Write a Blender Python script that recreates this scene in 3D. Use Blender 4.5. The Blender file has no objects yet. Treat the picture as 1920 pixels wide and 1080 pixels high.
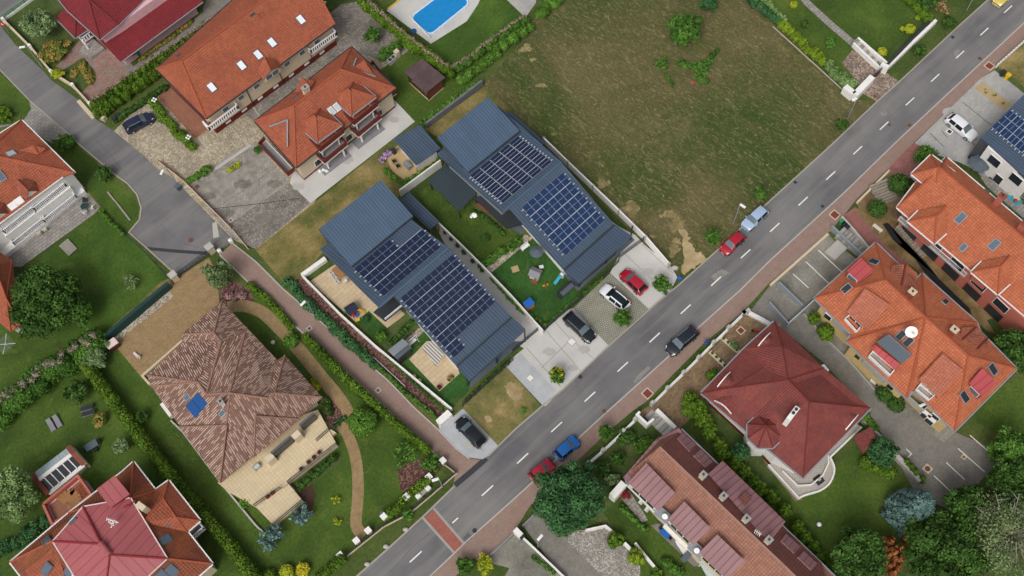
import bpy, math, random
import numpy as np
from mathutils import Vector
random.seed(7); RNG = np.random.default_rng(11)
SC = bpy.context.scene
# ---------------- camera: about 130 m above the street, tilted 24 degrees from straight down
F = 1946.0; HC = 130.0; NX, NY = 1043.0, 1410.0
_n = np.array([(NX-960)/F, -(NY-540)/F, -1.0]); _n /= np.linalg.norm(_n)
_z = -_n; _x = np.array([1.0, 0, 0]) - _z[0]*_z; _x /= np.linalg.norm(_x); _y = np.cross(_z, _x)
R = np.array([_x, _y, _z])
from mathutils import Matrix
cam = bpy.data.objects.new('camera', bpy.data.cameras.new('camera')); SC.collection.objects.link(cam)
cam.matrix_world = Matrix.Translation((0, 0, HC)) @ Matrix([[float(c) for c in r] for r in R]).to_4x4()
cam.data.sensor_width = 36.0; cam.data.lens = 36.0*F/1920; cam.data.clip_start = 1; cam.data.clip_end = 3000
SC.camera = cam
# ---------------- sky and sun (overcast)
SUN_EL, SUN_AZ = 52, 200
w = bpy.data.worlds.new('World'); SC.world = w; w.use_nodes = True
sky = w.node_tree.nodes.new('ShaderNodeTexSky'); sky.sky_type = 'NISHITA'; sky.sun_disc = False
sky.sun_elevation = math.radians(SUN_EL); sky.sun_rotation = math.radians(SUN_AZ)
sky.air_density = 1.0; sky.dust_density = 6.0; sky.ozone_density = 1.0
hs = w.node_tree.nodes.new('ShaderNodeHueSaturation'); hs.inputs['Saturation'].default_value = 0.35
bg = w.node_tree.nodes['Background']; bg.inputs['Strength'].default_value = 0.124
w.node_tree.links.new(sky.outputs[0], hs.inputs['Color']); w.node_tree.links.new(hs.outputs[0], bg.inputs['Color'])
sl = bpy.data.lights.new('sun', 'SUN'); sl.energy = 1.15; sl.angle = math.radians(24); sl.color = (1, .97, .92)
so = bpy.data.objects.new('sun', sl); SC.collection.objects.link(so)
_az = math.radians(SUN_AZ); _el = math.radians(SUN_EL)
so.rotation_euler = Vector((-math.sin(_az)*math.cos(_el), -math.cos(_az)*math.cos(_el), -math.sin(_el))).to_track_quat('-Z', 'Y').to_euler()
SC.view_settings.view_transform = 'Standard'; SC.view_settings.look = 'None'
SC.view_settings.exposure = 0.0; SC.view_settings.gamma = 1
# ---------------- pixel of the photograph + height -> point of the place
def P(px, py, h=0.0):
    d = R @ np.array([(px-960)/F, -(py-540)/F, -1.0]); t = (h-HC)/d[2]
    return Vector((d[0]*t, d[1]*t, h))
def ray_plane(px, py, p0, n):
    d = Vector(R @ np.array([(px-960)/F, -(py-540)/F, -1.0])); o = Vector((0, 0, HC))
    return o + d*((p0-o).dot(n)/d.dot(n))
# ---------------- materials
def lin(c):
    if isinstance(c, str): c = [int(c[i:i+2], 16)/255 for i in (0, 2, 4)]
    return [((v+.055)/1.055)**2.4 if v > .04045 else v/12.92 for v in c] + [1.0]
class NT:
    def __init__(s, name):
        s.m = bpy.data.materials.new(name); s.m.use_nodes = True; s.t = s.m.node_tree; s.n = s.t.nodes; s.l = s.t.links
        s.b = s.n['Principled BSDF']; s.uv = s.n.new('ShaderNodeUVMap').outputs[0]
    def link(s, a, b): s.l.new(a, b)
    def mp(s, scale, rot=0, src=None):
        m = s.n.new('ShaderNodeMapping'); m.inputs['Scale'].default_value = scale; m.inputs['Rotation'].default_value = (0, 0, rot)
        s.link(src or s.uv, m.inputs[0]); return m.outputs[0]
    def noise(s, scale, detail=4, rough=.6, src=None, dist=0):
        k = s.n.new('ShaderNodeTexNoise'); k.inputs['Scale'].default_value = scale; k.inputs['Detail'].default_value = detail
        k.inputs['Roughness'].default_value = rough; k.inputs['Distortion'].default_value = dist; s.link(src or s.uv, k.inputs['Vector']); return k.outputs[0]
    def ramp(s, f, stops):
        r = s.n.new('ShaderNodeValToRGB'); e = r.color_ramp.elements
        while len(e) < len(stops): e.new(.5)
        for i, (p, c) in enumerate(stops): e[i].position = p; e[i].color = c if len(c) == 4 else lin(c)
        s.link(f, r.inputs[0]); return r.outputs[0]
    def mix(s, f, a, b, mode='MIX'):
        x = s.n.new('ShaderNodeMix'); x.data_type = 'RGBA'; x.blend_type = mode
        for sock, v in ((x.inputs[0], f), (x.inputs[6], a), (x.inputs[7], b)):
            if hasattr(v, 'links') or hasattr(v, 'is_linked'): s.link(v, sock)
            elif isinstance(v, (int, float)): sock.default_value = v if sock == x.inputs[0] else (v, v, v, 1)
            else: sock.default_value = lin(v)
        return x.outputs[2]
    def math(s, op, a, b=None, c=None):
        x = s.n.new('ShaderNodeMath'); x.operation = op
        for i, v in enumerate((a, b, c)):
            if v is None: continue
            if isinstance(v, (int, float)): x.inputs[i].default_value = v
            else: s.link(v, x.inputs[i])
        return x.outputs[0]
    def sep(s):
        x = s.n.new('ShaderNodeSeparateXYZ'); s.link(s.uv, x.inputs[0]); return x.outputs[0], x.outputs[1]
    def line(s, coord, pitch, width):                    # 1 in a thin band of every pitch
        f = s.math('FRACT', s.math('DIVIDE', coord, pitch)); return s.math('LESS_THAN', f, width/pitch)
    def bump(s, h, dist, strength=1):
        b = s.n.new('ShaderNodeBump'); b.inputs['Distance'].default_value = dist; b.inputs['Strength'].default_value = strength
        s.link(h, b.inputs['Height']); s.link(b.outputs[0], s.b.inputs['Normal'])
    def done(s, col, rough=.8, metal=0):
        if hasattr(col, 'is_linked'): s.link(col, s.b.inputs['Base Color'])
        else: s.b.inputs['Base Color'].default_value = lin(col)
        s.b.inputs['Roughness'].default_value = rough; s.b.inputs['Metallic'].default_value = metal
        s.b.inputs['Specular IOR Level'].default_value = .35
        return s.m
def m_plain(name, col, rough=.6, metal=0, var=.12):
    t = NT(name); n = t.noise(1.3, 3); g = t.ramp(n, [(.3, (1-var,)*3+(1,)), (.7, (1,)*3+(1,))])
    return t.done(t.mix(1, col, g, 'MULTIPLY'), rough, metal)
def m_blot(name, cols, scale=.25, fine=3.0, rough=.9, amount=.25, bumpd=.03):   # patchy surface: cols dark..light
    t = NT(name); n = t.noise(scale, 6, .62); k = len(cols)
    c = t.ramp(n, [(.32+.36*i/max(1, k-1), cols[i]) for i in range(k)])
    f = t.noise(fine, 5, .7); g = t.ramp(f, [(.3, (1-amount,)*3+(1,)), (.7, (1+amount*.6,)*3+(1,))])
    c = t.mix(1, c, g, 'MULTIPLY'); t.bump(f, bumpd); return t.done(c, rough)
def m_grass(name, dark, mid, light, scale=.12):
    t = NT(name); a = t.noise(scale, 5, .6, dist=.4); c = t.ramp(a, [(.33, dark), (.5, mid), (.67, light)])
    dr = t.ramp(t.noise(.33, 6, .72, dist=.5), [(.55, (0,)*3+(1,)), (.72, (.55,)*3+(1,))]); c = t.mix(dr, c, '666f32')
    f = t.noise(2.6, 6, .75); g = t.ramp(f, [(.28, (.55,)*3+(1,)), (.5, (1,)*3+(1,)), (.75, (1.4,)*3+(1,))])
    c = t.mix(1, c, g, 'MULTIPLY'); t.bump(f, .08); return t.done(c, .95)
def m_field(name):
    t = NT(name); a = t.noise(.04, 5, .6, dist=.8); c = t.ramp(a, [(.34, '38491c'), (.45, '454f24'), (.53, '53532e'), (.62, '605939'), (.72, '6e6344')])
    b = t.ramp(t.noise(.11, 6, .68, src=t.mp((1, .6, 1), .7), dist=1.2), [(.5, (0,)*3+(1,)), (.66, (.6,)*3+(1,))]); c = t.mix(b, c, '706644')
    gr = t.ramp(t.noise(.075, 6, .7, src=t.mp((.6, 1, 1), -.6), dist=.6), [(.54, (0,)*3+(1,)), (.65, (.75,)*3+(1,))]); c = t.mix(gr, c, '465221')
    st = t.noise(1.3, 6, .75, src=t.mp((1.3, .4, 1), .8), dist=2.2); s2 = t.ramp(st, [(.52, (0,)*3+(1,)), (.66, (.7,)*3+(1,))]); c = t.mix(s2, c, '978b62')
    f = t.noise(3.0, 6, .8, dist=1); g = t.ramp(f, [(.3, (.5,)*3+(1,)), (.5, (1,)*3+(1,)), (.72, (1.5,)*3+(1,))])
    c = t.mix(1, c, g, 'MULTIPLY'); t.bump(f, .12); return t.done(c, .95)
def m_asphalt(name, base='6d6c6d'):
    t = NT(name); a = t.noise(.12, 5, .6); c = t.ramp(a, [(.3, '5e5d60'), (.5, base), (.7, '7b7a79')])
    w_ = t.noise(.5, 5, .65, src=t.mp((.08, 1.2, 1))); c = t.mix(t.ramp(w_, [(.46, (0,)*3+(1,)), (.7, (.6,)*3+(1,))]), c, '8a8782')
    w2 = t.noise(.35, 6, .7, src=t.mp((.15, 1, 1), 0)); c = t.mix(t.ramp(w2, [(.55, (0,)*3+(1,)), (.72, (.5,)*3+(1,))]), c, '545357')
    p = t.ramp(t.noise(.35, 6, .7, dist=1), [(.66, (0,)*3+(1,)), (.74, (.55,)*3+(1,))]); c = t.mix(p, c, '9b9689')
    f = t.noise(14, 3, .8); c = t.mix(1, c, t.ramp(f, [(.25, (.8,)*3+(1,)), (.75, (1.15,)*3+(1,))]), 'MULTIPLY')
    t.bump(f, .01); return t.done(c, .9)
def m_brick(name, c1, c2, mortar, bw, bh, ms=.02, rot=0, blot=.3, off=.5, rough=.85, patch=None):
    t = NT(name); b = t.n.new('ShaderNodeTexBrick'); b.inputs['Color1'].default_value = lin(c1); b.inputs['Color2'].default_value = lin(c2)
    b.inputs['Mortar'].default_value = lin(mortar); b.inputs['Scale'].default_value = 1; b.inputs['Mortar Size'].default_value = ms
    b.inputs['Brick Width'].default_value = bw; b.inputs['Row Height'].default_value = bh; b.offset = off
    t.link(t.mp((1, 1, 1), rot), b.inputs[0]); c = b.outputs[0]
    if patch: c = t.mix(t.ramp(t.noise(.3, 5, .65), [(.5, (0,)*3+(1,)), (.68, (.8,)*3+(1,))]), c, patch)
    g = t.ramp(t.noise(.8, 6, .7), [(.3, (1-blot,)*3+(1,)), (.7, (1+blot*.5,)*3+(1,))]); c = t.mix(1, c, g, 'MULTIPLY')
    return t.done(c, rough)
def m_cobble(name, cols, mortar, sc=1.6, blot=.3, wid=.06):
    t = NT(name); v = t.n.new('ShaderNodeTexVoronoi'); v.inputs['Scale'].default_value = sc; t.link(t.uv, v.inputs['Vector'])
    sp = t.n.new('ShaderNodeSeparateColor'); t.link(v.outputs['Color'], sp.inputs[0])
    c = t.ramp(sp.outputs[0], [(.2+.6*i/(len(cols)-1), cols[i]) for i in range(len(cols))])
    e = t.n.new('ShaderNodeTexVoronoi'); e.feature = 'DISTANCE_TO_EDGE'; e.inputs['Scale'].default_value = sc; t.link(t.uv, e.inputs['Vector'])
    c = t.mix(t.math('LESS_THAN', e.outputs[0], wid), c, mortar)
    g = t.ramp(t.noise(.25, 6, .7), [(.3, (1-blot,)*3+(1,)), (.7, (1+blot*.5,)*3+(1,))]); c = t.mix(1, c, g, 'MULTIPLY')
    return t.done(c, .9)
def m_tile(name, base, dark, moss=None, mossamt=.5, pu=.33, pv=.36):       # interlocking roof tiles: courses along v, rolls along u
    t = NT(name); u, v = t.sep(); cell = t.n.new('ShaderNodeTexWhiteNoise'); cell.noise_dimensions = '2D'
    cv = t.n.new('ShaderNodeCombineXYZ'); t.link(t.math('FLOOR', t.math('DIVIDE', u, pu)), cv.inputs[0]); t.link(t.math('FLOOR', t.math('DIVIDE', v, pv)), cv.inputs[1])
    t.link(cv.outputs[0], cell.inputs['Vector']); n = t.noise(.35, 6, .65)
    c = t.mix(t.ramp(n, [(.36, (0,)*3+(1,)), (.64, (1,)*3+(1,))]), dark, base)
    c = t.mix(1, c, t.ramp(cell.outputs[0], [(0, (.86,)*3+(1,)), (1, (1.1,)*3+(1,))]), 'MULTIPLY')
    fv = t.math('FRACT', t.math('DIVIDE', v, pv)); fu = t.math('FRACT', t.math('DIVIDE', u, pu))
    ln = t.math('LESS_THAN', fv, .16); lu = t.math('LESS_THAN', fu, .14)
    c = t.mix(t.math('MULTIPLY', ln, .42), c, '4a241a'); c = t.mix(t.math('MULTIPLY', lu, .2), c, '4a241a')
    if moss: 
        mm = t.ramp(t.noise(.45, 7, .75, dist=.8), [(.5-.1*mossamt, (0,)*3+(1,)), (.66, (mossamt,)*3+(1,))]); c = t.mix(mm, c, moss)
    h = t.math('ADD', t.math('MULTIPLY', fv, -1.0), t.math('MULTIPLY', t.math('SINE', t.math('MULTIPLY', fu, 6.283)), .5)); t.bump(h, .035)
    return t.done(c, .75)
def m_roman(name):                                        # mottled barrel tiles in streaks that run down the slope
    t = NT(name); u, v = t.sep(); fu = t.math('FRACT', t.math('DIVIDE', u, .27))
    row = t.math('FLOOR', t.math('DIVIDE', u, .27)); wn = t.n.new('ShaderNodeTexWhiteNoise'); wn.noise_dimensions = '1D'; t.link(row, wn.inputs['W'])
    cell = t.n.new('ShaderNodeTexWhiteNoise'); cell.noise_dimensions = '2D'; cv = t.n.new('ShaderNodeCombineXYZ'); t.link(row, cv.inputs[0])
    t.link(t.math('FLOOR', t.math('ADD', t.math('DIVIDE', v, .62), t.math('MULTIPLY', wn.outputs[0], 3))), cv.inputs[1]); t.link(cv.outputs[0], cell.inputs['Vector'])
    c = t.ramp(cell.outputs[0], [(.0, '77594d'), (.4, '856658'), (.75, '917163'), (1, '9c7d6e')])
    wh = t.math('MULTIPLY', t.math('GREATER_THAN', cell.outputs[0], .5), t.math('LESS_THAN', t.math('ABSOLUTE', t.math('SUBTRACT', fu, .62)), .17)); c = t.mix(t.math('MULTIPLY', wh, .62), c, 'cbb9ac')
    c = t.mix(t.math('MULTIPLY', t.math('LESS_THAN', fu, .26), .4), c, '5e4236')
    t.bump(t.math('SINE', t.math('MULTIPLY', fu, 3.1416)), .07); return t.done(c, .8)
def m_seam(name, base, pitch=.5, dark='2c3942', wd=.09, rough=.45, var=.08, metal=.0):   # standing seam sheet metal
    t = NT(name); u, v = t.sep(); f = t.math('FRACT', t.math('DIVIDE', u, pitch)); ln = t.math('LESS_THAN', f, wd/pitch)
    n = t.noise(.3, 4, .6); c = t.mix(1, base, t.ramp(n, [(.3, (1-var,)*3+(1,)), (.7, (1+var,)*3+(1,))]), 'MULTIPLY'); c = t.mix(1, c, t.ramp(t.noise(.8, 6, .7, src=t.mp((1.5, .12, 1))), [(.3, (.86,)*3+(1,)), (.7, (1.1,)*3+(1,))]), 'MULTIPLY'); c = t.mix(t.math('MULTIPLY', ln, .75), c, dark)
    t.bump(t.math('LESS_THAN', f, wd*1.5/pitch), .04); return t.done(c, rough, metal)
def m_solar(name, c1='1c2c4e', c2='23365e'):
    t = NT(name); u, v = t.sep(); c = t.mix(t.noise(.6, 3), c1, c2)
    g = t.math('MAXIMUM', t.line(u, .165, .012), t.line(v, .165, .012)); c = t.mix(t.math('MULTIPLY', g, .35), c, '6f86a8')
    m = t.done(c, .12); t.b.inputs['Specular IOR Level'].default_value = .3; return m
def m_leaf(name, dark, light, rough=.7):
    t = NT(name); a = t.n.new('ShaderNodeAttribute'); a.attribute_name = 'tint'; d = lin(dark); l = lin(light)
    d = [v*1.45 for v in d[:3]]+[1]; l = [v*1.6 for v in l[:3]]+[1]
    c = t.ramp(a.outputs['Fac'], [(0, tuple(d)), (1, tuple(l))]); m = t.done(c, rough)
    t.b.inputs['Specular IOR Level'].default_value = .2; return m
def m_stripe(name, a, b, pitch):
    t = NT(name); u, v = t.sep(); f = t.math('LESS_THAN', t.math('FRACT', t.math('DIVIDE', u, pitch)), .5); return t.done(t.mix(f, a, b), .8)
GRID = math.radians(43)
M = {}
# ---------------- mesh helpers
ORG = {}
def setp(o, label=None, cat=None, group=None, kind=None):
    if label: o['label'] = label
    if cat: o['category'] = cat
    if group: o['group'] = group
    if kind: o['kind'] = kind
    return o
def thing(name, label, cat, loc, group=None):
    o = bpy.data.objects.new(name, None); SC.collection.objects.link(o); o.location = loc; o.empty_display_size = .5
    ORG[o.name] = Vector(loc); return setp(o, label, cat, group)
def mesh(name, verts, faces, mat, parent=None, label=None, cat=None, group=None, kind=None, uvrot=GRID, smooth=False, mats=None, midx=None):
    verts = [Vector(v) for v in verts]
    if parent is not None: o0 = ORG[parent.name]
    else:
        zmin = min(v.z for v in verts); c = sum(verts, Vector())/len(verts); o0 = Vector((c.x, c.y, zmin))
        if kind == 'structure': o0 = Vector((0, 0, 0))
    me = bpy.data.meshes.new(name); me.from_pydata([v-o0 for v in verts], [], faces); me.update()
    uvl = me.uv_layers.new(name='UVMap'); ca, sa = math.cos(uvrot), math.sin(uvrot)
    for p in me.polygons:
        n = p.normal
        if abs(n.z) > .995 or n.length < .1: u = Vector((ca, sa, 0)); v = Vector((-sa, ca, 0))
        else:
            u = Vector((0, 0, 1)).cross(n).normalized(); v = n.cross(u)
        for li in p.loop_indices:
            co = me.vertices[me.loops[li].vertex_index].co + o0; uvl.data[li].uv = (co.dot(u), co.dot(v))
        p.use_smooth = smooth
    for m in (mats or [mat]): me.materials.append(M[m] if isinstance(m, str) else m)
    if midx:
        for p, i in zip(me.polygons, midx): p.material_index = i
    o = bpy.data.objects.new(name, me); SC.collection.objects.link(o)
    if parent is None: o.location = o0; ORG[o.name] = o0
    else: o.parent = parent; ORG[o.name] = o0
    return setp(o, label, cat, group, kind)
class MB:
    def __init__(s): s.v = []; s.f = []; s.mi = []; s.cur = 0
    def add(s, v, f):
        k = len(s.v); s.v += [Vector(x) for x in v]; s.f += [tuple(i+k for i in q) for q in f]; s.mi += [s.cur]*len(f); return s
    def box(s, c, size, ang=0, tilt=None):
        cx, cy, cz = c; sx, sy, sz = [k/2 for k in size]; ca, sa = math.cos(ang), math.sin(ang); vs = []
        for z in (-sz, sz):
            for x, y in ((-sx, -sy), (sx, -sy), (sx, sy), (-sx, sy)): vs.append((cx+x*ca-y*sa, cy+x*sa+y*ca, cz+z))
        return s.add(vs, [(3, 2, 1, 0), (4, 5, 6, 7), (0, 1, 5, 4), (1, 2, 6, 5), (2, 3, 7, 6), (3, 0, 4, 7)])
    def bar(s, a, b, w_, h_=None):                      # box beam from a to b
        a = Vector(a); b = Vector(b); h_ = h_ or w_; d = (b-a)
        if d.length < 1e-5: return s
        d.normalize(); up = Vector((0, 0, 1)) if abs(d.z) < .98 else Vector((1, 0, 0)); x = d.cross(up).normalized()*w_/2; y = x.cross(d).normalized()*h_/2
        vs = [p+q for p in (a, b) for q in (-x-y, x-y, x+y, -x+y)]
        return s.add(vs, [(0, 1, 2, 3), (7, 6, 5, 4), (4, 5, 1, 0), (5, 6, 2, 1), (6, 7, 3, 2), (7, 4, 0, 3)])
    def cyl(s, a, b, r1, r2=None, n=8, cap=True):
        a = Vector(a); b = Vector(b); r2 = r1 if r2 is None else r2; d = (b-a).normalized()
        up = Vector((0, 0, 1)) if abs(d.z) < .98 else Vector((1, 0, 0)); x = d.cross(up).normalized(); y = d.cross(x)
        vs = [a+(x*math.cos(2*math.pi*i/n)+y*math.sin(2*math.pi*i/n))*r1 for i in range(n)]+[b+(x*math.cos(2*math.pi*i/n)+y*math.sin(2*math.pi*i/n))*r2 for i in range(n)]
        fs = [(i, n+i, n+(i+1) % n, (i+1) % n) for i in range(n)]
        if cap: fs += [tuple(range(n)), tuple(reversed(range(n, 2*n)))]
        return s.add(vs, fs)
    def lathe(s, c, prof, n=12, sx=1, sy=1):            # prof: (r, z)
        c = Vector(c); vs = []
        for r, z in prof: vs += [c+Vector((r*sx*math.cos(2*math.pi*i/n), r*sy*math.sin(2*math.pi*i/n), z)) for i in range(n)]
        fs = [(k*n+i, k*n+(i+1) % n, (k+1)*n+(i+1) % n, (k+1)*n+i) for k in range(len(prof)-1) for i in range(n)]
        fs += [tuple(reversed(range(n))), tuple(range((len(prof)-1)*n, len(prof)*n))]
        return s.add(vs, fs)
    def prism(s, pts, z0, z1=None):                      # pts: 2D ring or 3D ring with own heights (z1 None)
        pts = [Vector(p) for p in pts]; n = len(pts)
        ar = sum(pts[i].x*pts[(i+1) % n].y-pts[(i+1) % n].x*pts[i].y for i in range(n))
        if ar < 0: pts.reverse()
        vs = [Vector((p.x, p.y, z0)) for p in pts]+[Vector((p.x, p.y, z1 if z1 is not None else p.z)) for p in pts]
        return s.add(vs, [tuple(reversed(range(n))), tuple(range(n, 2*n))]+[(i, (i+1) % n, n+(i+1) % n, n+i) for i in range(n)])
    def obj(s, name, mat, parent=None, **k): 
        return mesh(name, s.v, s.f, mat, parent, midx=(s.mi if k.get('mats') else None), **k)
LAY = [0.0]; SHEETS = []
def _inp(p, poly):
    c = False; j = len(poly)-1
    for i in range(len(poly)):
        a, b = poly[i], poly[j]
        if (a[1] > p[1]) != (b[1] > p[1]) and p[0] < (b[0]-a[0])*(p[1]-a[1])/(b[1]-a[1])+a[0]: c = not c
        j = i
    return c
def _cross(A, B):
    def o(a, b, c): return (b[0]-a[0])*(c[1]-a[1])-(b[1]-a[1])*(c[0]-a[0])
    for i in range(len(A)):
        a, b = A[i-1], A[i]
        for j in range(len(B)):
            c, d = B[j-1], B[j]
            if max(a[0], b[0]) < min(c[0], d[0]) or min(a[0], b[0]) > max(c[0], d[0]): continue
            if o(a, b, c)*o(a, b, d) <= 0 and o(c, d, a)*o(c, d, b) <= 0: return True
    return _inp(A[0], B) or _inp(B[0], A)
def layer(ring):                                         # each sheet lies 4 mm above whatever it overlaps
    bb = (min(p[0] for p in ring), min(p[1] for p in ring), max(p[0] for p in ring), max(p[1] for p in ring)); k = 0
    for r, b, l in SHEETS:
        if l > k and b[0] <= bb[2] and b[2] >= bb[0] and b[1] <= bb[3] and b[3] >= bb[1] and _cross(ring, r): k = l
    SHEETS.append((ring, bb, k+1)); z = (k+1)*.004; LAY[0] = max(LAY[0], z); return z
def ground(name, pts, mat, rot=GRID, label=None):
    vs = [P(x, y, 0) for x, y in pts]; z = layer([(v.x, v.y) for v in vs]); vs = [Vector((v.x, v.y, z)) for v in vs]
    n = len(vs); ar = sum(vs[i].x*vs[(i+1) % n].y-vs[(i+1) % n].x*vs[i].y for i in range(n))
    if ar < 0: vs.reverse()
    from mathutils.geometry import tessellate_polygon
    tr = tessellate_polygon([vs]); fs = []
    for t in tr:
        a, b, c = [vs[i] for i in t]
        fs.append(tuple(t) if (b-a).cross(c-a).z > 0 else tuple(reversed(t)))
    return mesh(name, vs, fs, mat, kind='structure', uvrot=rot, label=label)
def spline(pts, k=6):                                    # smooth a pixel polyline
    out = []; n = len(pts)
    for i in range(n-1):
        p0 = pts[max(0, i-1)]; p1 = pts[i]; p2 = pts[i+1]; p3 = pts[min(n-1, i+2)]
        for j in range(k):
            t = j/k; out.append(tuple(.5*(2*b+(c-a)*t+(2*a-5*b+4*c-d)*t*t+(3*b-a-3*c+d)*t**3) for a, b, c, d in zip(p0, p1, p2, p3)))
    return out+[pts[-1]]
def offs(vs, d, closed=False):                           # offset a world polyline sideways
    out = []; n = len(vs)
    for i in range(n):
        a = vs[i-1] if (i or closed) else None; b = vs[(i+1) % n] if (i < n-1 or closed) else None
        ds = [x for x in ((vs[i]-a) if a is not None else None, (b-vs[i]) if b is not None else None) if x is not None]
        ns = []
        for x in ds: x = Vector((x.x, x.y, 0)).normalized(); ns.append(Vector((-x.y, x.x, 0)))
        m = sum(ns, Vector()); m.normalize(); k = 1/max(.4, m.dot(ns[0])); out.append(vs[i]+m*d*k)
    return out
def fray(pts, amp=3, step=4, seed=1):
    rs = np.random.RandomState(seed); out = []; n = len(pts)
    for i in range(n):
        a, b = pts[i], pts[(i+1) % n]; L = math.hypot(b[0]-a[0], b[1]-a[1]); k = max(1, int(L/step)); nx_, ny_ = -(b[1]-a[1])/max(L, .01), (b[0]-a[0])/max(L, .01)
        for j in range(k): t = j/k; o = rs.normal(0, amp) if j else 0; out.append((a[0]+(b[0]-a[0])*t+nx_*o, a[1]+(b[1]-a[1])*t+ny_*o))
    return out
def ribbon(name, pts, width, mat, label=None, rot=GRID):
    vs = [P(x, y) for x, y in pts]; a = offs(vs, width/2); b = offs(vs, -width/2); n = len(vs); z = Vector((0, 0, layer([(v.x, v.y) for v in b+a[::-1]])))
    return mesh(name, [v+z for v in b+a], [(i, i+1, n+i+1, n+i) for i in range(n-1)], mat, kind='structure', uvrot=rot, label=label)
def strip(mb, vs, w_, z0, z1):                           # a wall body along a world polyline
    a = offs(vs, w_/2); b = offs(vs, -w_/2); n = len(vs)
    q = [Vector((p.x, p.y, z)) for z in (z0, z1) for p in b+a]; m = 2*n; f = []
    for i in range(n-1):
        f += [(m+i, m+i+1, m+n+i+1, m+n+i), (i+1, i, n+i, n+i+1), (i, i+1, m+i+1, m+i), (n+i+1, n+i, m+n+i, m+n+i+1)]
    f += [(0, m, m+n, n), (n-1, 2*n-1, m+2*n-1, m+n-1)]
    mb.add(q, f); return mb
def kerb(pts, w_=.2, h_=.11, mat='kerb', name='kerb'):
    vs = [P(x, y) for x, y in pts]; return strip(MB(), vs, w_, -.02, h_).obj(name, mat, kind='structure')
def wall(name, pts, h_, w_, mat, label, cat='wall', cap=None, posts=None, group=None):
    vs = [P(x, y) for x, y in pts]
    if not cap and not posts: return strip(MB(), vs, w_, 0, h_).obj(name, mat, label=label, cat=cat, group=group)
    t = thing(name, label, cat, vs[0], group); strip(MB(), vs, w_, 0, h_).obj('wall_panel', mat, t)
    if cap: strip(MB(), vs, w_+.08, h_+.002, h_+.07).obj('coping', cap, t)
    if posts:
        sp, pm, pw, ph = posts
        for p in along(vs, sp): MB().box((p.x, p.y, ph/2), (pw, pw, ph), GRID).obj('post', pm, t)
    return t
def along(vs, sp):
    out = [vs[0]]
    for a, b in zip(vs, vs[1:]):
        L = (b-a).length; k = max(1, round(L/sp)); out += [a.lerp(b, i/k) for i in range(1, k+1)]
    return out
def fence(name, pts, h_, mat, label, sp=2.4, rails=3, pick=0, base=0, basemat='white_wall', post=.08, panel=None, cat='fence', bw=.2):
    vs = [P(x, y) for x, y in pts]; t = thing(name, label, cat, vs[0])
    if base: strip(MB(), vs, bw, 0, base).obj('base_wall', basemat, t)
    for p in along(vs, sp): MB().box((p.x, p.y, (base+h_+.05)/2), (post, post, h_+.05-base), GRID).obj('post', mat, t)
    mb = MB(); 
    for a, b in zip(vs, vs[1:]):
        for i in range(rails): z = base+.12+(h_-base-.14)*i/max(1, rails-1); mb.bar(a+Vector((0, 0, z)), b+Vector((0, 0, z)), .045)
        if pick:
            L = (b-a).length; k = max(2, int(L/pick))
            for i in range(1, k): p = a.lerp(b, i/k); mb.bar(p+Vector((0, 0, base+.1)), p+Vector((0, 0, h_)), .03)
    mb.obj('rail', mat, t)
    if panel: strip(MB(), vs, .03, base+.05, h_-.05).obj('panel', panel, t)
    return t
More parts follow.
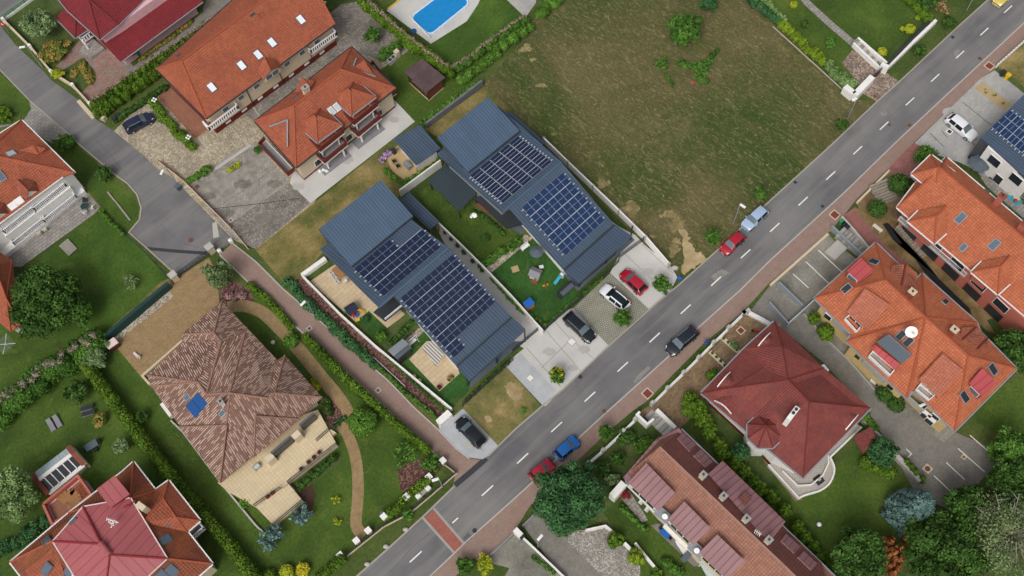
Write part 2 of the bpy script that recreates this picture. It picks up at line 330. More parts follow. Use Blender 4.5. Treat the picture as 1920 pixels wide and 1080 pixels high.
# ---------------- house helpers
def inset(vs, d):
    n = len(vs); ar = sum(vs[i].x*vs[(i+1) % n].y-vs[(i+1) % n].x*vs[i].y for i in range(n))
    return offs(vs, d if ar > 0 else -d, True)
def body(parent, pts, h_, mat, d=.6, z0=0, name='wall', plinth=None):       # walls under eaves given in pixels (px, py) at height h_
    vs = [P(x, y, h_) for x, y in pts]; vs = inset(vs, d) if d else vs
    o = MB().prism(vs, z0, h_-.05).obj(name, mat, parent)
    if plinth: MB().prism(inset(vs, -.04), z0, z0+plinth[1]).obj('plinth', plinth[0], parent)
    return vs
def roof(parent, pts, faces, mat, th=.2, cap=None, gutter=None, name='roof', capr=.13, ret=None):
    W = {k: P(*v) for k, v in pts.items()}; ks = list(W); ix = {k: i for i, k in enumerate(ks)}; fs = []; pl = []
    for f in faces:
        q = f.split() if isinstance(f, str) else f; v = [W[k] for k in q]
        n = Vector((0, 0, 0))
        for i in range(len(v)): n += v[i].cross(v[(i+1) % len(v)])
        if n.z < 0: q = q[::-1]; n = -n
        n.normalize(); fs.append([ix[k] for k in q]); u = Vector((0, 0, 1)).cross(n); u = u.normalized() if u.length > .02 else Vector((math.cos(GRID), math.sin(GRID), 0))
        pl.append((sum(v, Vector())/len(v), n, u, n.cross(u)))
    V = [W[k] for k in ks]; N = len(V); ed = {}
    for fi, f in enumerate(fs):
        for a, b in zip(f, f[1:]+f[:1]): ed.setdefault((min(a, b), max(a, b)), []).append((fi, a, b))
    vs = V+[v-Vector((0, 0, th)) for v in V]; F2 = [tuple(f) for f in fs]+[tuple(i+N for i in reversed(f)) for f in fs]
    caps = MB(); gut = MB()
    for (a, b), l in ed.items():
        if len(l) == 1:
            _, x, y = l[0]; F2.append((x, x+N, y+N, y))
            if gutter and abs(V[a].z-V[b].z) < .35:
                c = sum((V[i] for i in fs[l[0][0]]), Vector())/len(fs[l[0][0]]); o = (V[a]+V[b])/2-c; d = (V[b]-V[a]).normalized(); o -= d*o.dot(d); o.z = 0; o = o.normalized()*.1 if o.length > 0 else o
                gut.bar(V[a]+o-Vector((0, 0, .06)), V[b]+o-Vector((0, 0, .06)), .15, .13)
        elif cap:
            c1 = pl[l[0][0]]; c2 = pl[l[1][0]]
            if (c2[0]-c1[0]).dot(c1[1]) < -.02: caps.cyl(V[a]+Vector((0, 0, .02)), V[b]+Vector((0, 0, .02)), capr, n=6)
    o = mesh(name, vs, F2, mat, parent)
    if caps.v: caps.obj('ridge_cap', cap, o)
    if gut.v: gut.obj('gutter', gutter, o)
    if ret is not None: ret.append(o)
    return pl
def skylight(parent, px, py, pl, wu=.8, wv=1.2, frame='dark_frame', glass='sky_glass', lift=.12, name='skylight'):
    c0, n, u, v = pl; c = ray_plane(px, py, c0, n)
    def slab(a, b, z0, z1): 
        q = [c+u*x+v*y+n*z for z in (z0, z1) for x, y in ((-a, -b), (a, -b), (a, b), (-a, b))]
        return q, [(3, 2, 1, 0), (4, 5, 6, 7), (0, 1, 5, 4), (1, 2, 6, 5), (2, 3, 7, 6), (3, 0, 4, 7)]
    q, f = slab(wu/2+.1, wv/2+.1, -.1, lift); o = mesh(name, q, f, frame, parent)
    q, f = slab(wu/2, wv/2, lift-.05, lift+.02); mesh('pane', q, f, glass, o); return o
def solar(parent, quad, pl, nu, nv, skip=(), gap=.02, mat='solar', frame='solar_frame', lift=.16, clips=True, run=None):
    # quad of pixel corners on the roof plane: (0,0) (1,0) (1,1) (0,1); every panel is a part
    c = [ray_plane(x, y, pl[0], pl[1]) for x, y in quad]; n = pl[1]
    def at(s, t): return (c[0]*(1-s)+c[1]*s)*(1-t)+(c[3]*(1-s)+c[2]*s)*t
    for i in range(nu):
        for j in range(nv):
            if (i, j) in skip: continue
            g = gap; a = [at((i+g)/nu, (j+g)/nv), at((i+1-g)/nu, (j+g)/nv), at((i+1-g)/nu, (j+1-g)/nv), at((i+g)/nu, (j+1-g)/nv)]
            m = sum(a, Vector())/4; z1 = n*lift; z0 = n*(lift-.04)
            inn = [m+(p-m)*.985 for p in a]
            vs = [p+z0 for p in a]+[p+z1 for p in a]+[p+z1+n*.003 for p in inn]
            fs = [(3, 2, 1, 0), (0, 1, 5, 4), (1, 2, 6, 5), (2, 3, 7, 6), (3, 0, 4, 7), (4, 5, 9, 8), (5, 6, 10, 9), (6, 7, 11, 10), (7, 4, 8, 11), (8, 9, 10, 11)]
            if (Vector(a[1])-a[0]).cross(a[2]-a[1]).dot(n) < 0: fs = [tuple(reversed(f)) for f in fs]
            mesh('solar_panel', vs, fs, None, parent, mats=[frame, mat], midx=[0]*9+[1])
    rl = MB()
    for j in range(nv):
        ii = [i for i in range(nu) if (i, j) not in skip]; s0, s1 = min(ii)/nu, (max(ii)+1)/nu
        for t in ((j+.25)/nv, (j+.75)/nv):
            e = .28; d = (at(1, t)-at(0, t)).normalized(); rl.bar(at(s0, t)-d*e+n*.1, at(s1, t)+d*e+n*.1, .1)
        rl.bar(at(s0, (j+.5)/nv)+n*(lift+.006), at(s1, (j+.5)/nv)+n*(lift+.006), .02, .02)
        if j: rl.bar(at(s0, j/nv)+n*(lift+.01), at(s1, j/nv)+n*(lift+.01), .05, .03)
    rl.obj('mounting_rail', 'solar_frame', parent)
def dormer(parent, q, mat, wmat='white_wall', drop=1.3, win=True, cap=None, th=.1, pane='sky_glass', ins=.12):
    # shed dormer: q = back-left, back-right, front-right, front-left as (px, py, h)
    W = [P(*k) for k in q]; b = inset(W, ins); z = min(v.z for v in W)-drop
    o = MB().prism([v-Vector((0, 0, .07)) for v in b], z).obj('dormer', wmat, parent)
    roof(o, dict(a=q[0], b=q[1], c=q[2], d=q[3]), ['a b c d'], mat, th=th, name='dormer_roof')
    if win:
        L, Rr = b[3], b[2]; facewin(o, L, Rr, min(L.z, Rr.z)-drop+.25, min(L.z, Rr.z)-.25, .12, pane=pane)
    return o
def facewin(o, L, Rr, z0, z1, pad=.1, frame='white_frame', pane='sky_glass', n=0, name='window'):
    d = (Rr-L); d.z = 0; Ln = d.length; d.normalize(); nn = Vector((d.y, -d.x, 0))
    if nn.y > 0: nn = -nn
    c = (L+Rr)/2; c.z = (z0+z1)/2; ang = math.atan2(d.y, d.x); wd = Ln*(1-2*pad)
    f = MB().box(c+nn*.04, (wd, .1, z1-z0), ang).obj(name, frame, o)
    k = max(1, n or int(round(wd/1.0))); pw = wd/k
    mb = MB()
    for i in range(k): mb.box(c+d*(-wd/2+pw*(i+.5))+nn*.07, (pw-.14, .06, z1-z0-.14), ang)
    mb.obj('pane', pane, f); return f
def gable(parent, rb, rf, lf, rt, lb, rbk, mat, wmat='white_wall', drop=1.0, cap=None, win=True):
    # gabled dormer: ridge back/front, eave left-front/right-front, eave left-back/right-back
    pts = dict(rb=rb, rf=rf, lf=lf, rt=rt, lb=lb, rk=rbk); W = {k: P(*v) for k, v in pts.items()}
    dn = Vector((0, 0, -drop)); back = (W['rb']-W['rf']); back.z = 0; back = back.normalized()
    f = [W['lf'], W['rf'], W['rt']]; f = [v+back*.18-Vector((0, 0, .1)) for v in f]; c = sum(f, Vector())/3; f = [c+(v-c)*.92 for v in f]
    ring = [f[0]+dn, f[0], f[1], f[2], f[2]+dn]; r2 = [v+back*.9 for v in ring]; n = 5
    o = mesh('dormer', ring+r2, [tuple(range(n)), tuple(reversed(range(n, 2*n)))]+[(i, n+i, n+(i+1) % n, (i+1) % n) for i in range(n)], wmat, parent)
    roof(o, pts, ['rb rf lf lb', 'rb rk rt rf'], mat, th=.1, cap=cap, name='dormer_roof', capr=.1)
    if win: facewin(o, f[0]+Vector((0, 0, 0)), f[2], f[0].z-drop+.2, f[0].z+.15, .12)
    return o
def windows(parent, vs, edges, z0=.9, z1=2.2, wd=1.2, sp=3.0, mat='white_frame', pane='dark_glass'):
    n = len(vs)
    for e in edges:
        a = vs[e]; b = vs[(e+1) % n]; L = (b-a).length; k = max(1, int(L/sp)); d = (b-a).normalized()
        out = Vector((d.y, -d.x, 0)); c = sum(vs, Vector())/n
        if out.dot((a+b)/2-c) < 0: out = -out
        for i in range(k):
            m = a.lerp(b, (i+.5)/k); m = Vector((m.x, m.y, (z0+z1)/2))
            f = MB().box(m+out*.03, (wd, .1, z1-z0), math.atan2(d.y, d.x)).obj('window', mat, parent)
            MB().box(m+out*.06, (wd-.16, .06, z1-z0-.16), math.atan2(d.y, d.x)).obj('pane', pane, f)
def chimney(parent, px, py, h_, sx=.6, sy=.9, ht=1.8, mat='chimney', ang=GRID, cap='concrete', pots=1):
    c = P(px, py, h_); o = MB().box((c.x, c.y, h_-ht/2), (sx, sy, ht), ang).obj('chimney', mat, parent)
    MB().box((c.x, c.y, h_+.05), (sx+.16, sy+.16, .1), ang).obj('chimney_cap', cap, o); mb = MB()
    for i in range(pots):
        off = (i-(pots-1)/2)*.45; mb.cyl((c.x-math.sin(ang)*off, c.y+math.cos(ang)*off, h_+.1), (c.x-math.sin(ang)*off, c.y+math.cos(ang)*off, h_+.3), .14, .12, 10)
    mb.obj('flue', 'dark_metal', o); return o
def balcony(parent, a, b, h_, depth, mat='brown_rail', floor='concrete', picket=.18, rh=1.0, solid=False, slab='white_wall'):
    A = P(*a, h_); B = P(*b, h_); d = (B-A).normalized(); bk = Vector((-d.y, d.x, 0))
    if bk.y < 0: bk = -bk
    ring = [A, B, B+bk*depth, A+bk*depth]; o = MB().prism(ring, h_-.18, h_).obj('balcony', slab, parent)
    q = inset(ring, .03); MB().prism(q, h_+.002, h_+.02).obj('floor', floor, o)
    mb = MB(); path = [A+bk*depth*.95, A, B, B+bk*depth*.95]; path[1] = A+d*.06+bk*.06; path[2] = B-d*.06+bk*.06; path[0] += d*.06; path[3] -= d*.06
    for p, q in zip(path, path[1:]):
        up = Vector((0, 0, rh)); mb.bar(p+up, q+up, .2 if picket > .3 else .12, .1); mb.bar(p+Vector((0, 0, .1)), q+Vector((0, 0, .1)), .08)
        if solid: strip(mb, [p, q], .05, h_+.12, h_+rh-.05)
        else:
            L = (q-p).length; k = max(1, int(L/picket))
            for i in range(k+1): x = p.lerp(q, i/k); mb.bar(x+Vector((0, 0, .1)), x+up, picket*.42)
    mb.obj('railing', mat, o); return o
# ---------------- vegetation helpers
def _fib(n):
    i = np.arange(n)+.5; ph = np.arccos(1-2*i/n); th = np.pi*(1+5**.5)*i
    return np.stack([np.cos(th)*np.sin(ph), np.sin(th)*np.sin(ph), np.cos(ph)], 1)
class Leaves:
    def __init__(s, size): s.size = size*(.62 if size > .27 else .78); s.P = []; s.N = []; s.T = []; s.cv = []; s.cf = []; s.nc = 0
    def blob(s, c, r, tint=None, dens=1.0, low=-.35, core=.86, jit=.16):
        c = np.array(c, float); r = np.array(r, float); tint = RNG.uniform(.25, .75) if tint is None else tint
        area = 4*np.pi*((r[0]*r[1])**1.6/3+(r[0]*r[2])**1.6/3+(r[1]*r[2])**1.6/3)**(1/1.6); n = int(max(14, area*dens*.95/(s.size**2)))
        d = _fib(n)+RNG.normal(0, .12, (n, 3)); d /= np.linalg.norm(d, axis=1)[:, None]; d = d[d[:, 2] > low]
        k = 1+RNG.normal(0, jit, len(d))*.7; s.P.append(c+d*r*k[:, None]); nn = d/r; nn /= np.linalg.norm(nn, axis=1)[:, None]; s.N.append(nn)
        s.T.append(np.clip(tint+RNG.normal(0, .16, len(d)), 0, 1))
        if core:
            rows, cols = 5, 8
            vs = [c+np.array([r[0]*core*math.cos(2*math.pi*j/cols)*math.sin(math.pi*(i+.5)/rows), r[1]*core*math.sin(2*math.pi*j/cols)*math.sin(math.pi*(i+.5)/rows), r[2]*core*math.cos(math.pi*(i+.5)/rows)]) for i in range(rows) for j in range(cols)]
            fs = [(i*cols+j, i*cols+(j+1) % cols, (i+1)*cols+(j+1) % cols, (i+1)*cols+j) for i in range(rows-1) for j in range(cols)]+[tuple(range(cols)), tuple(reversed(range((rows-1)*cols, rows*cols)))]
            s.cv += vs; s.cf += [tuple(a+s.nc for a in f) for f in fs]; s.nc += len(vs)
    def build(s, name, mat, parent=None, aspect=.6, tilt=.55, zmin=.03, label=None, cat=None, group=None, kind=None, out=0.0):
        Pp = np.concatenate(s.P); N = np.concatenate(s.N); T = np.concatenate(s.T); n = len(Pp)
        N = N+RNG.normal(0, tilt, (n, 3)); N /= np.linalg.norm(N, axis=1)[:, None]
        A = np.cross(N, RNG.normal(0, 1, (n, 3))); A /= np.linalg.norm(A, axis=1)[:, None]+1e-9; B = np.cross(N, A)
        z = s.size*RNG.uniform(.6, 1.25, n)[:, None]
        V = np.stack([Pp-A*z, Pp-B*z*aspect, Pp+A*z, Pp+B*z*aspect], 1).reshape(-1, 3)
        if s.cv: V = np.concatenate([V, np.array(s.cv)])
        V[:, 2] = np.maximum(V[:, 2], zmin)
        o0 = ORG[parent.name] if parent is not None else Vector((float(V[:, 0].mean()), float(V[:, 1].mean()), 0.0))
        V = V-np.array(o0); nl = n*4; cf = s.cf; loops = np.concatenate([np.arange(nl)]+[np.array(f)+nl for f in cf]).astype(np.int32)
        ln = np.array([4]*n+[len(f) for f in cf], dtype=np.int32); st = np.concatenate([[0], np.cumsum(ln)[:-1]]).astype(np.int32)
        me = bpy.data.meshes.new(name); me.vertices.add(len(V)); me.vertices.foreach_set('co', V.astype(np.float32).ravel())
        me.loops.add(len(loops)); me.loops.foreach_set('vertex_index', loops); me.polygons.add(len(ln)); me.polygons.foreach_set('loop_start', st); me.polygons.foreach_set('loop_total', ln)
        me.update(calc_edges=True); a = me.attributes.new('tint', 'FLOAT', 'FACE')
        a.data.foreach_set('value', np.concatenate([T, RNG.uniform(.2, .6, len(cf))]).astype(np.float32))
        me.materials.append(M[mat]); o = bpy.data.objects.new(name, me); SC.collection.objects.link(o)
        if parent is not None: o.parent = parent
        else: o.location = o0
        ORG[o.name] = o0; return setp(o, label, cat, group, kind)
def trunk_mb(c, h_, r, R_, limbs=5, z1=None):
    mb = MB(); c = Vector(c); t = c+Vector((R_*.06, -R_*.05, h_*.62)); mb.cyl(c, c+(t-c)*.5, r, r*.75, 8); mb.cyl(c+(t-c)*.5, t, r*.75, r*.4, 8)
    for i in range(limbs):
        a = 2*math.pi*i/limbs+.4; s_ = c+(t-c)*(.45+.1*(i % 4)); e = Vector((c.x+R_*.62*math.cos(a), c.y+R_*.62*math.sin(a), h_*(.55+.07*(i % 3)))); mb.cyl(s_, e, r*.4, r*.12, 6)
    return mb
def tree(name, px, py, rpx, h_, mat, label, style='round', cat='tree', group=None, size=.3, ry=None, seed=None, dens=1.0, K=None, squash=1.0, angle=0, sub=None, trunk=True):
    zc = h_*.55; c = P(px, py, zc); Rr = (P(px+rpx, py, zc)-c).length; Ry = Rr*(ry or 1.0)
    t = thing(name, label, cat, (c.x, c.y, 0), group)
    if trunk: trunk_mb((c.x, c.y, 0), h_, max(.05, Rr*.06), Rr).obj('trunk', 'bark', t)
    L = Leaves(size); rs = np.random.RandomState(seed if seed is not None else int(px*7+py)); ca, sa = math.cos(angle), math.sin(angle)
    def pt(x, y, z): return (c.x+x*Rr*ca-y*Ry*sa, c.y+x*Rr*sa+y*Ry*ca, z)
    if style == 'round':
        K = int((K or int(14+Rr*6))*1.5); d = _fib(K)+rs.normal(0, .18, (K, 3))
        for i in range(K):
            x, y, z = d[i]; 
            if z < -.55: continue
            k = rs.uniform(.5, .84); br = rs.uniform(.14, .31)*(1 if Rr > 1.2 else 1.2)
            L.blob(pt(x*k, y*k, h_*.58+z*k*h_*.4*squash), (Rr*br, Rr*br, max(.18, h_*.13)), rs.uniform(.05, 1), dens, core=.78, jit=.24)
        L.blob(pt(0, 0, h_*.56), (Rr*.72, Ry*.72, h_*.34), .3, dens*.5)
    elif style == 'conifer':
        rings = max(5, int(h_*1.1)); 
        for j in range(rings):
            f = j/rings; rr = (1-f)**.75; m = max(3, int(2*math.pi*rr*3.6)); z = h_*(.12+.84*f)
            for i in range(m):
                a = 2*math.pi*(i+rs.uniform(-.3, .3))/m+j*1.3; k = rr*rs.uniform(.7, .92)
                L.blob(pt(math.cos(a)*k, math.sin(a)*k, z-k*h_*.05), (Rr*.17, Rr*.17, h_*.055), rs.uniform(.1, .9), dens*.8, low=-.2)
            L.blob(pt(0, 0, z), (Rr*rr*.75, Ry*rr*.75, h_*.1), .3, dens*.35, low=0)
    elif style == 'thuja':
        m = K or 9
        for i in range(m):
            a = 2.4*i; k = .75*math.sqrt(i/m); rr = sub or .38; hh = h_*(1-.35*k)*rs.uniform(.9, 1.05)
            L.blob(pt(math.cos(a)*k, math.sin(a)*k, hh*.55), (Rr*rr, Rr*rr, hh*.47), rs.uniform(.25, .85), dens, jit=.07, core=.92)
    elif style == 'ball':
        L.blob(pt(0, 0, h_*.52), (Rr, Ry, h_*.5), .5, dens, jit=.06, core=.92)
        for i in range(int(10+Rr*5)): 
            a = rs.uniform(0, 6.28); e = rs.uniform(.1, 1.3); L.blob(pt(math.cos(a)*math.cos(e)*.78, math.sin(a)*math.cos(e)*.78, h_*(.52+.36*math.sin(e))), (Rr*.3, Rr*.3, h_*.16), rs.uniform(.1, .95), dens*.8, jit=.1)
    elif style == 'loose':
        m = K or 16
        for i in range(m):
            a = rs.uniform(0, 6.28); k = math.sqrt(rs.uniform(0, 1))*.85; L.blob(pt(math.cos(a)*k, math.sin(a)*k, h_*rs.uniform(.35, .95)), (Rr*.22, Rr*.22, h_*.1), rs.uniform(.1, 1), dens*.45, core=0, jit=.4)
    L.build('crown', mat, t, tilt=(.35 if style in ('conifer', 'thuja') else .55)); return t
def shrub(px, py, rpx, h_, mat, label, name='shrub', cat='shrub', **k):
    return tree(name, px, py, rpx, h_, mat, label, cat=cat, **k)
def hedge(name, pts, wpx, h_, mat, label, cat='hedge', size=.22, lobes=None, jit=.1, dens=1.0, rough=.18, tint=(.15, .9), wood=None, group=None):
    vs = [P(x, y, h_*.6) for x, y in pts]; w_ = (P(pts[0][0]+wpx, pts[0][1], h_*.6)-vs[0]).length
    base = [Vector((v.x, v.y, 0)) for v in vs]; t = thing(name, label, cat, base[len(base)//2], group); L = Leaves(size); rs = np.random.RandomState(int(pts[0][0]*3+pts[0][1]+500))
    sp = lobes or w_*.42
    for p in along(base, sp):
        if lobes: hh = h_*rs.uniform(.92, 1.06); L.blob((p.x, p.y, hh*.5), (w_*.5, w_*.5, hh*.52), rs.uniform(*tint), dens, jit=jit, core=.92)
        else:
            for _ in range(2):
                o = rs.uniform(-.22, .22, 2)*w_; hh = h_*rs.uniform(1-rough, 1+rough*.5); rr = w_*rs.uniform(.3, .4); L.blob((p.x+o[0], p.y+o[1], hh*.5), (rr, rr, hh*.52), rs.uniform(*tint), dens, jit=jit, core=.9)
    L.build('foliage', mat, t)
    if wood:                                                # clipped bare stems showing along the top
        W_ = Leaves(.2)
        for p in along(base, w_*.2):
            for _ in range(2): o = rs.uniform(-.13, .13, 2)*w_; W_.blob((p.x+o[0], p.y+o[1], h_*rs.uniform(1.02, 1.1)), (w_*.1, w_*.1, .24), rs.uniform(.1, 1), .7, core=.7, jit=.3)
        W_.build('bare_stems', wood, t, aspect=.25)
    return t
# ---------------- cars
CARN = [0]
def car(front, rear, paint, label, H=1.5, Wd=1.82, kind='hatch', rails=False, blackroof=False, L_=None, group='cars parked and driving along the street', seats=False):
    a = P(*front, .7); b = P(*rear, .7); c = (a+b)/2; ang = math.atan2(a.y-b.y, a.x-b.x); L = L_ or (a-b).length
    t = thing('parked_car' if kind != 'drive' else 'driving_car', label, 'car', (0, 0, 0)); ORG[t.name] = Vector((0, 0, 0))
    prof = {  # x, width, shoulder, roof-edge width, roof-edge height
    'hatch': [(0, .84, .5, .78, .54), (.025, .93, .6, .8, .62), (.05, .95, .63, .76, .67), (.14, .98, .64, .70, .955), (.27, 1, .63, .73, .99), (.34, 1, .63, .73, 1), (.36, 1, .63, .73, 1), (.50, 1, .62, .73, .99), (.58, 1, .62, .71, .955), (.735, .99, .62, .84, .655), (.80, .98, .60, .85, .63), (.90, .94, .55, .80, .58), (.965, .86, .46, .70, .5), (1, .72, .34, .56, .38)],
    'estate': [(0, .86, .5, .80, .54), (.02, .93, .6, .82, .62), (.04, .95, .62, .76, .66), (.12, .97, .63, .70, .94), (.25, .99, .62, .72, .99), (.40, 1, .62, .73, 1), (.42, 1, .62, .73, 1), (.52, 1, .61, .73, .985), (.60, 1, .61, .71, .94), (.735, .99, .61, .84, .64), (.80, .98, .60, .85, .62), (.90, .94, .55, .80, .57), (.965, .87, .46, .72, .5), (1, .74, .34, .58, .38)]}['estate' if kind in ('estate', 'drive') else 'hatch']
    st = []
    for x, wf, zb, wc, zc in prof:
        w_ = Wd/2*wf; X = (x-.5)*L; wc *= Wd/2
        hs_ = [(w_*.93, .2), (w_, .46*H), (w_*.975, zb*H), (wc, zc*H), (wc*.72, zc*H+.035), (0, zc*H+.055)]
        st.append([(X, -y, z) for y, z in hs_[:-1]]+[(X, 0, hs_[-1][1])]+[(X, y, z) for y, z in reversed(hs_[:-1])])
    n = len(st[0]); V = [v for s in st for v in s]; Fb, Fg, Fs, Fr = [], [], [], []
    for i in range(len(st)-1):
        for j in range(n-1):
            f = (i*n+j, (i+1)*n+j, (i+1)*n+j+1, i*n+j+1); col = min(j, n-2-j)
            if col == 2 and i in (3, 4, 6, 7): Fs.append(f)
            elif col >= 3 and i == 8: Fg.append(f)
            elif col >= 3 and i == 2: Fr.append(f)
            elif col >= 4 and 3 <= i <= 7 and blackroof: Fg.append(f)
            else: Fb.append(f)
    Fb += [tuple(range(n)), tuple(reversed(range((len(st)-1)*n, len(st)*n)))]
    def sub(name, F_, mat, par=t, sm=True):
        us = sorted({i for f in F_ for i in f}); mp = {k: q for q, k in enumerate(us)}
        o = mesh(name, [V[i] for i in us], [tuple(mp[i] for i in f) for f in F_], mat, par, smooth=sm); return o
    bo = sub('body', Fb, paint, t); md = bo.modifiers.new('b', 'BEVEL'); md.width = .03; md.segments = 2; md.limit_method = 'ANGLE'; md.angle_limit = .6
    sub('windscreen', Fg, 'car_glass' if blackroof else 'windscreen_sky_glass'); sub('rear_window', Fr, 'car_glass'); sub('side_window', Fs, 'car_glass')
    mb = MB(); mb.box((0, 0, .3), (L*.9, Wd*.86, .24)).obj('underbody', 'rubber', t)
    for sx in (-.305, .315):
        for sy in (-1, 1):
            wl = MB().cyl((sx*L, sy*(Wd/2-.2), .33), (sx*L, sy*(Wd/2+.015), .33), .34, n=16).obj('wheel', 'rubber', t)
            MB().cyl((sx*L, sy*(Wd/2+.016), .33), (sx*L, sy*(Wd/2+.03), .33), .21, n=12).obj('rim', 'silver', wl)
    for sy in (-1, 1):
        hl = [(L*.5-.03, sy*Wd*.30, .50*H*.8), (L*.5-.13, sy*Wd*.40, .50*H*.86), (L*.5-.5, sy*Wd*.455, .60*H*.96), (L*.5-.34, sy*Wd*.34, .60*H*.97)]
        hv = [Vector(p)+Vector((.012, 0, .03)) for p in hl]+[Vector(p)-Vector((.03, 0, .1)) for p in hl]
        mesh('headlight', hv, [(0, 1, 2, 3), (7, 6, 5, 4), (0, 4, 5, 1), (1, 5, 6, 2), (2, 6, 7, 3), (3, 7, 4, 0)], 'lamp_glass', t)
        MB().box((-L*.5+.07, sy*Wd*.40, .60*H), (.16, .24, .2)).obj('taillight', 'tail_red', t)
        MB().box((L*.2, sy*(Wd/2+.08), .66*H), (.13, .2, .13)).obj('wing_mirror', paint, t)
        if rails: MB().bar((-L*.33, sy*Wd*.35, H*1.01), (L*.06, sy*Wd*.355, H*1.01), .045).obj('roof_rail', 'silver', t)
    MB().box((L*.5-.02, 0, .4), (.06, .52, .12)).obj('number_plate', 'white_paint', t); MB().box((-L*.5+.01, 0, .62), (.06, .52, .12)).obj('number_plate', 'white_paint', t)
    MB().box((L*.5-.03, 0, .56), (.06, Wd*.4, .1)).obj('grille', 'rubber', t)
    mb = MB(); mb.bar((L*.243, -.5, .665*H), (L*.2, .1, .71*H), .025); mb.bar((L*.243, .05, .665*H+.02), (L*.2, .6, .71*H), .025); mb.obj('wiper', 'rubber', t)
    t.location = (c.x, c.y, .02); t.rotation_euler = (0, 0, ang); ORG[t.name] = Vector((0, 0, 0)); return t
# ---------------- materials list
for k, c, r in (('white_wall', 'e8e6e2', .8), ('cream_wall', 'd2c2a8', .85), ('pink_wall', 'd8aeb4', .85), ('beige_wall', 'cdb999', .85), ('salmon_wall', 'b5695a', .85), ('yellow_wall', 'cbb37c', .85),
    ('dark_wall', '474b4f', .8), ('grey_wall', '8d8f91', .8), ('white_paint', 'e6e4df', .6), ('white_frame', 'e4e4e2', .5), ('dark_frame', '5b5f63', .5), ('brown_rail', '6e2a22', .6), ('maroon', '6a2620', .8),
    ('concrete', '9d9a94', .9), ('light_concrete', 'b3afa8', .9), ('kerb', 'a39c90', .9), ('dark_metal', '33373b', .5), ('grey_metal', '8c9298', .45), ('bark', '5a4a3a', .9), ('rubber', '17181a', .7), ('wood', '9a7047', .8),
    ('dark_wood', '54301f', .8), ('brick_red', '8a4a3c', .9), ('chimney', '9a5a44', .9), ('cream_stone', 'cbbba0', .9), ('white_plastic', 'dedede', .5), ('blue_plastic', '2263b8', .5), ('red_plastic', 'b0282a', .5), ('yellow_plastic', 'd8b51e', .5), ('green_plastic', '2e8a4a', .5), ('dark_plastic', '2c2f33', .6),
    ('teal_plastic', '2f9bb0', .5), ('brown_rattan', '3a2a22', .8), ('grey_cushion', '85868c', .9), ('sand', 'b39b72', .95), ('tarp_black', '1d1e22', .6), ('soil', '4a352b', .95), ('yellow_paint', 'c9a63c', .7), ('pool_edge', 'c8dcf0', .5), ('white_rail', 'e9e9ec', .5), ('grey_rail', '5f6468', .5), ('navy', '1c2740', .5),
    ('pink_metal_edge', 'd8c4c0', .6), ('red_edge', '8c2a30', .6), ('grey_slab', '87868a', .85), ('blue_metal_edge', '4a5f74', .5), ('roof_ridge', 'a4553a', .8), ('roof_ridge_dark', '8a4634', .8), ('roof_ridge_red', '6e2a26', .8), ('roman_ridge', '93705e', .85), ('slate', '566069', .8), ('green_mesh', '1d3f3c', .8), ('flower_pot', 'a2543a', .8), ('cream_plastic', 'd6d0c0', .6), ('yellow_line', 'c8a94e', .7), ('rug_blue', '3a7f96', .9)):
    m_plain(k, c, r); M[k] = bpy.data.materials[k]
for k, c in (('paint_navy', '1d2740'), ('paint_black', '14181f'), ('paint_blue', '1562b0'), ('paint_red', 'a3192c'), ('paint_darkblue', '1c222c'), ('paint_silver', '9db2cc'), ('paint_white', 'e2e4e8'), ('paint_yellow', 'c9b45a')):
    M[k] = m_plain(k, c, .22, 0, .02); M[k].node_tree.nodes['Principled BSDF'].inputs['Coat Weight'].default_value = .6
M['car_glass'] = m_plain('car_glass', '1a2428', .08, 0, .05); M['windscreen_sky_glass'] = m_plain('windscreen_sky_glass', '66757a', .15, 0, .3); M['tile_edge'] = m_plain('tile_edge', 'a27e70', .8); M['dark_glass'] = m_plain('dark_glass', '2a3036', .1); M['sky_glass'] = m_plain('sky_glass', '5c6a78', .12); M['bright_glass'] = m_plain('bright_glass', 'e4ebf2', .15); M['pale_glass'] = m_plain('pale_glass', 'b9c6cc', .2)  # windscreen colour is paler than car_glass: reflected sky put into it
M['lamp_glass'] = m_plain('lamp_glass', 'dfe3e6', .15); M['tail_red'] = m_plain('tail_red', '7c1c22', .25); M['silver'] = m_plain('silver', 'b5b8bc', .3, .6); M['bulb_white'] = m_plain('bulb_white', 'eeeeee', .4)
M['grass_base'] = m_grass('grass_base', '38491c', '465624', '5c6334', .08); M['lawn'] = m_grass('lawn', '354a17', '42591c', '526626', .12); M['lawn_bright'] = m_grass('lawn_bright', '344c17', '3e591b', '4c6623', .15)
M['lawn_dull'] = m_grass('lawn_dull', '34481a', '445528', '5a6238', .15); M['turf'] = m_grass('turf', '294a1b', '2f5520', '376026', .3); M['field'] = m_field('field')
M['dry_grass'] = m_blot('dry_grass', ['4d5a28', '6b6638', '87794a', '9a8a5c'], .22, 3, .95, .35, .06); M['dry_plot'] = m_blot('dry_plot', ['4f5a2b', '6b6a3c', '7f7448', 'a08a5e'], .28, 3, .95, .3, .05)
M['asphalt'] = m_asphalt('asphalt'); M['asphalt_lane'] = m_asphalt('asphalt_lane', '666567')
M['footway'] = m_brick('footway', '8f766b', '9a8277', '7f6a60', .24, .12, .012, 0, .14, patch='8c7a72'); M['red_paver'] = m_brick('red_paver', '98594d', 'a26458', '84554b', .3, .15, .015, 0, .15); M['pink_paver'] = m_brick('pink_paver', '96605c', 'a46e68', '6f5048', .55, .28, .03, 0, .22)
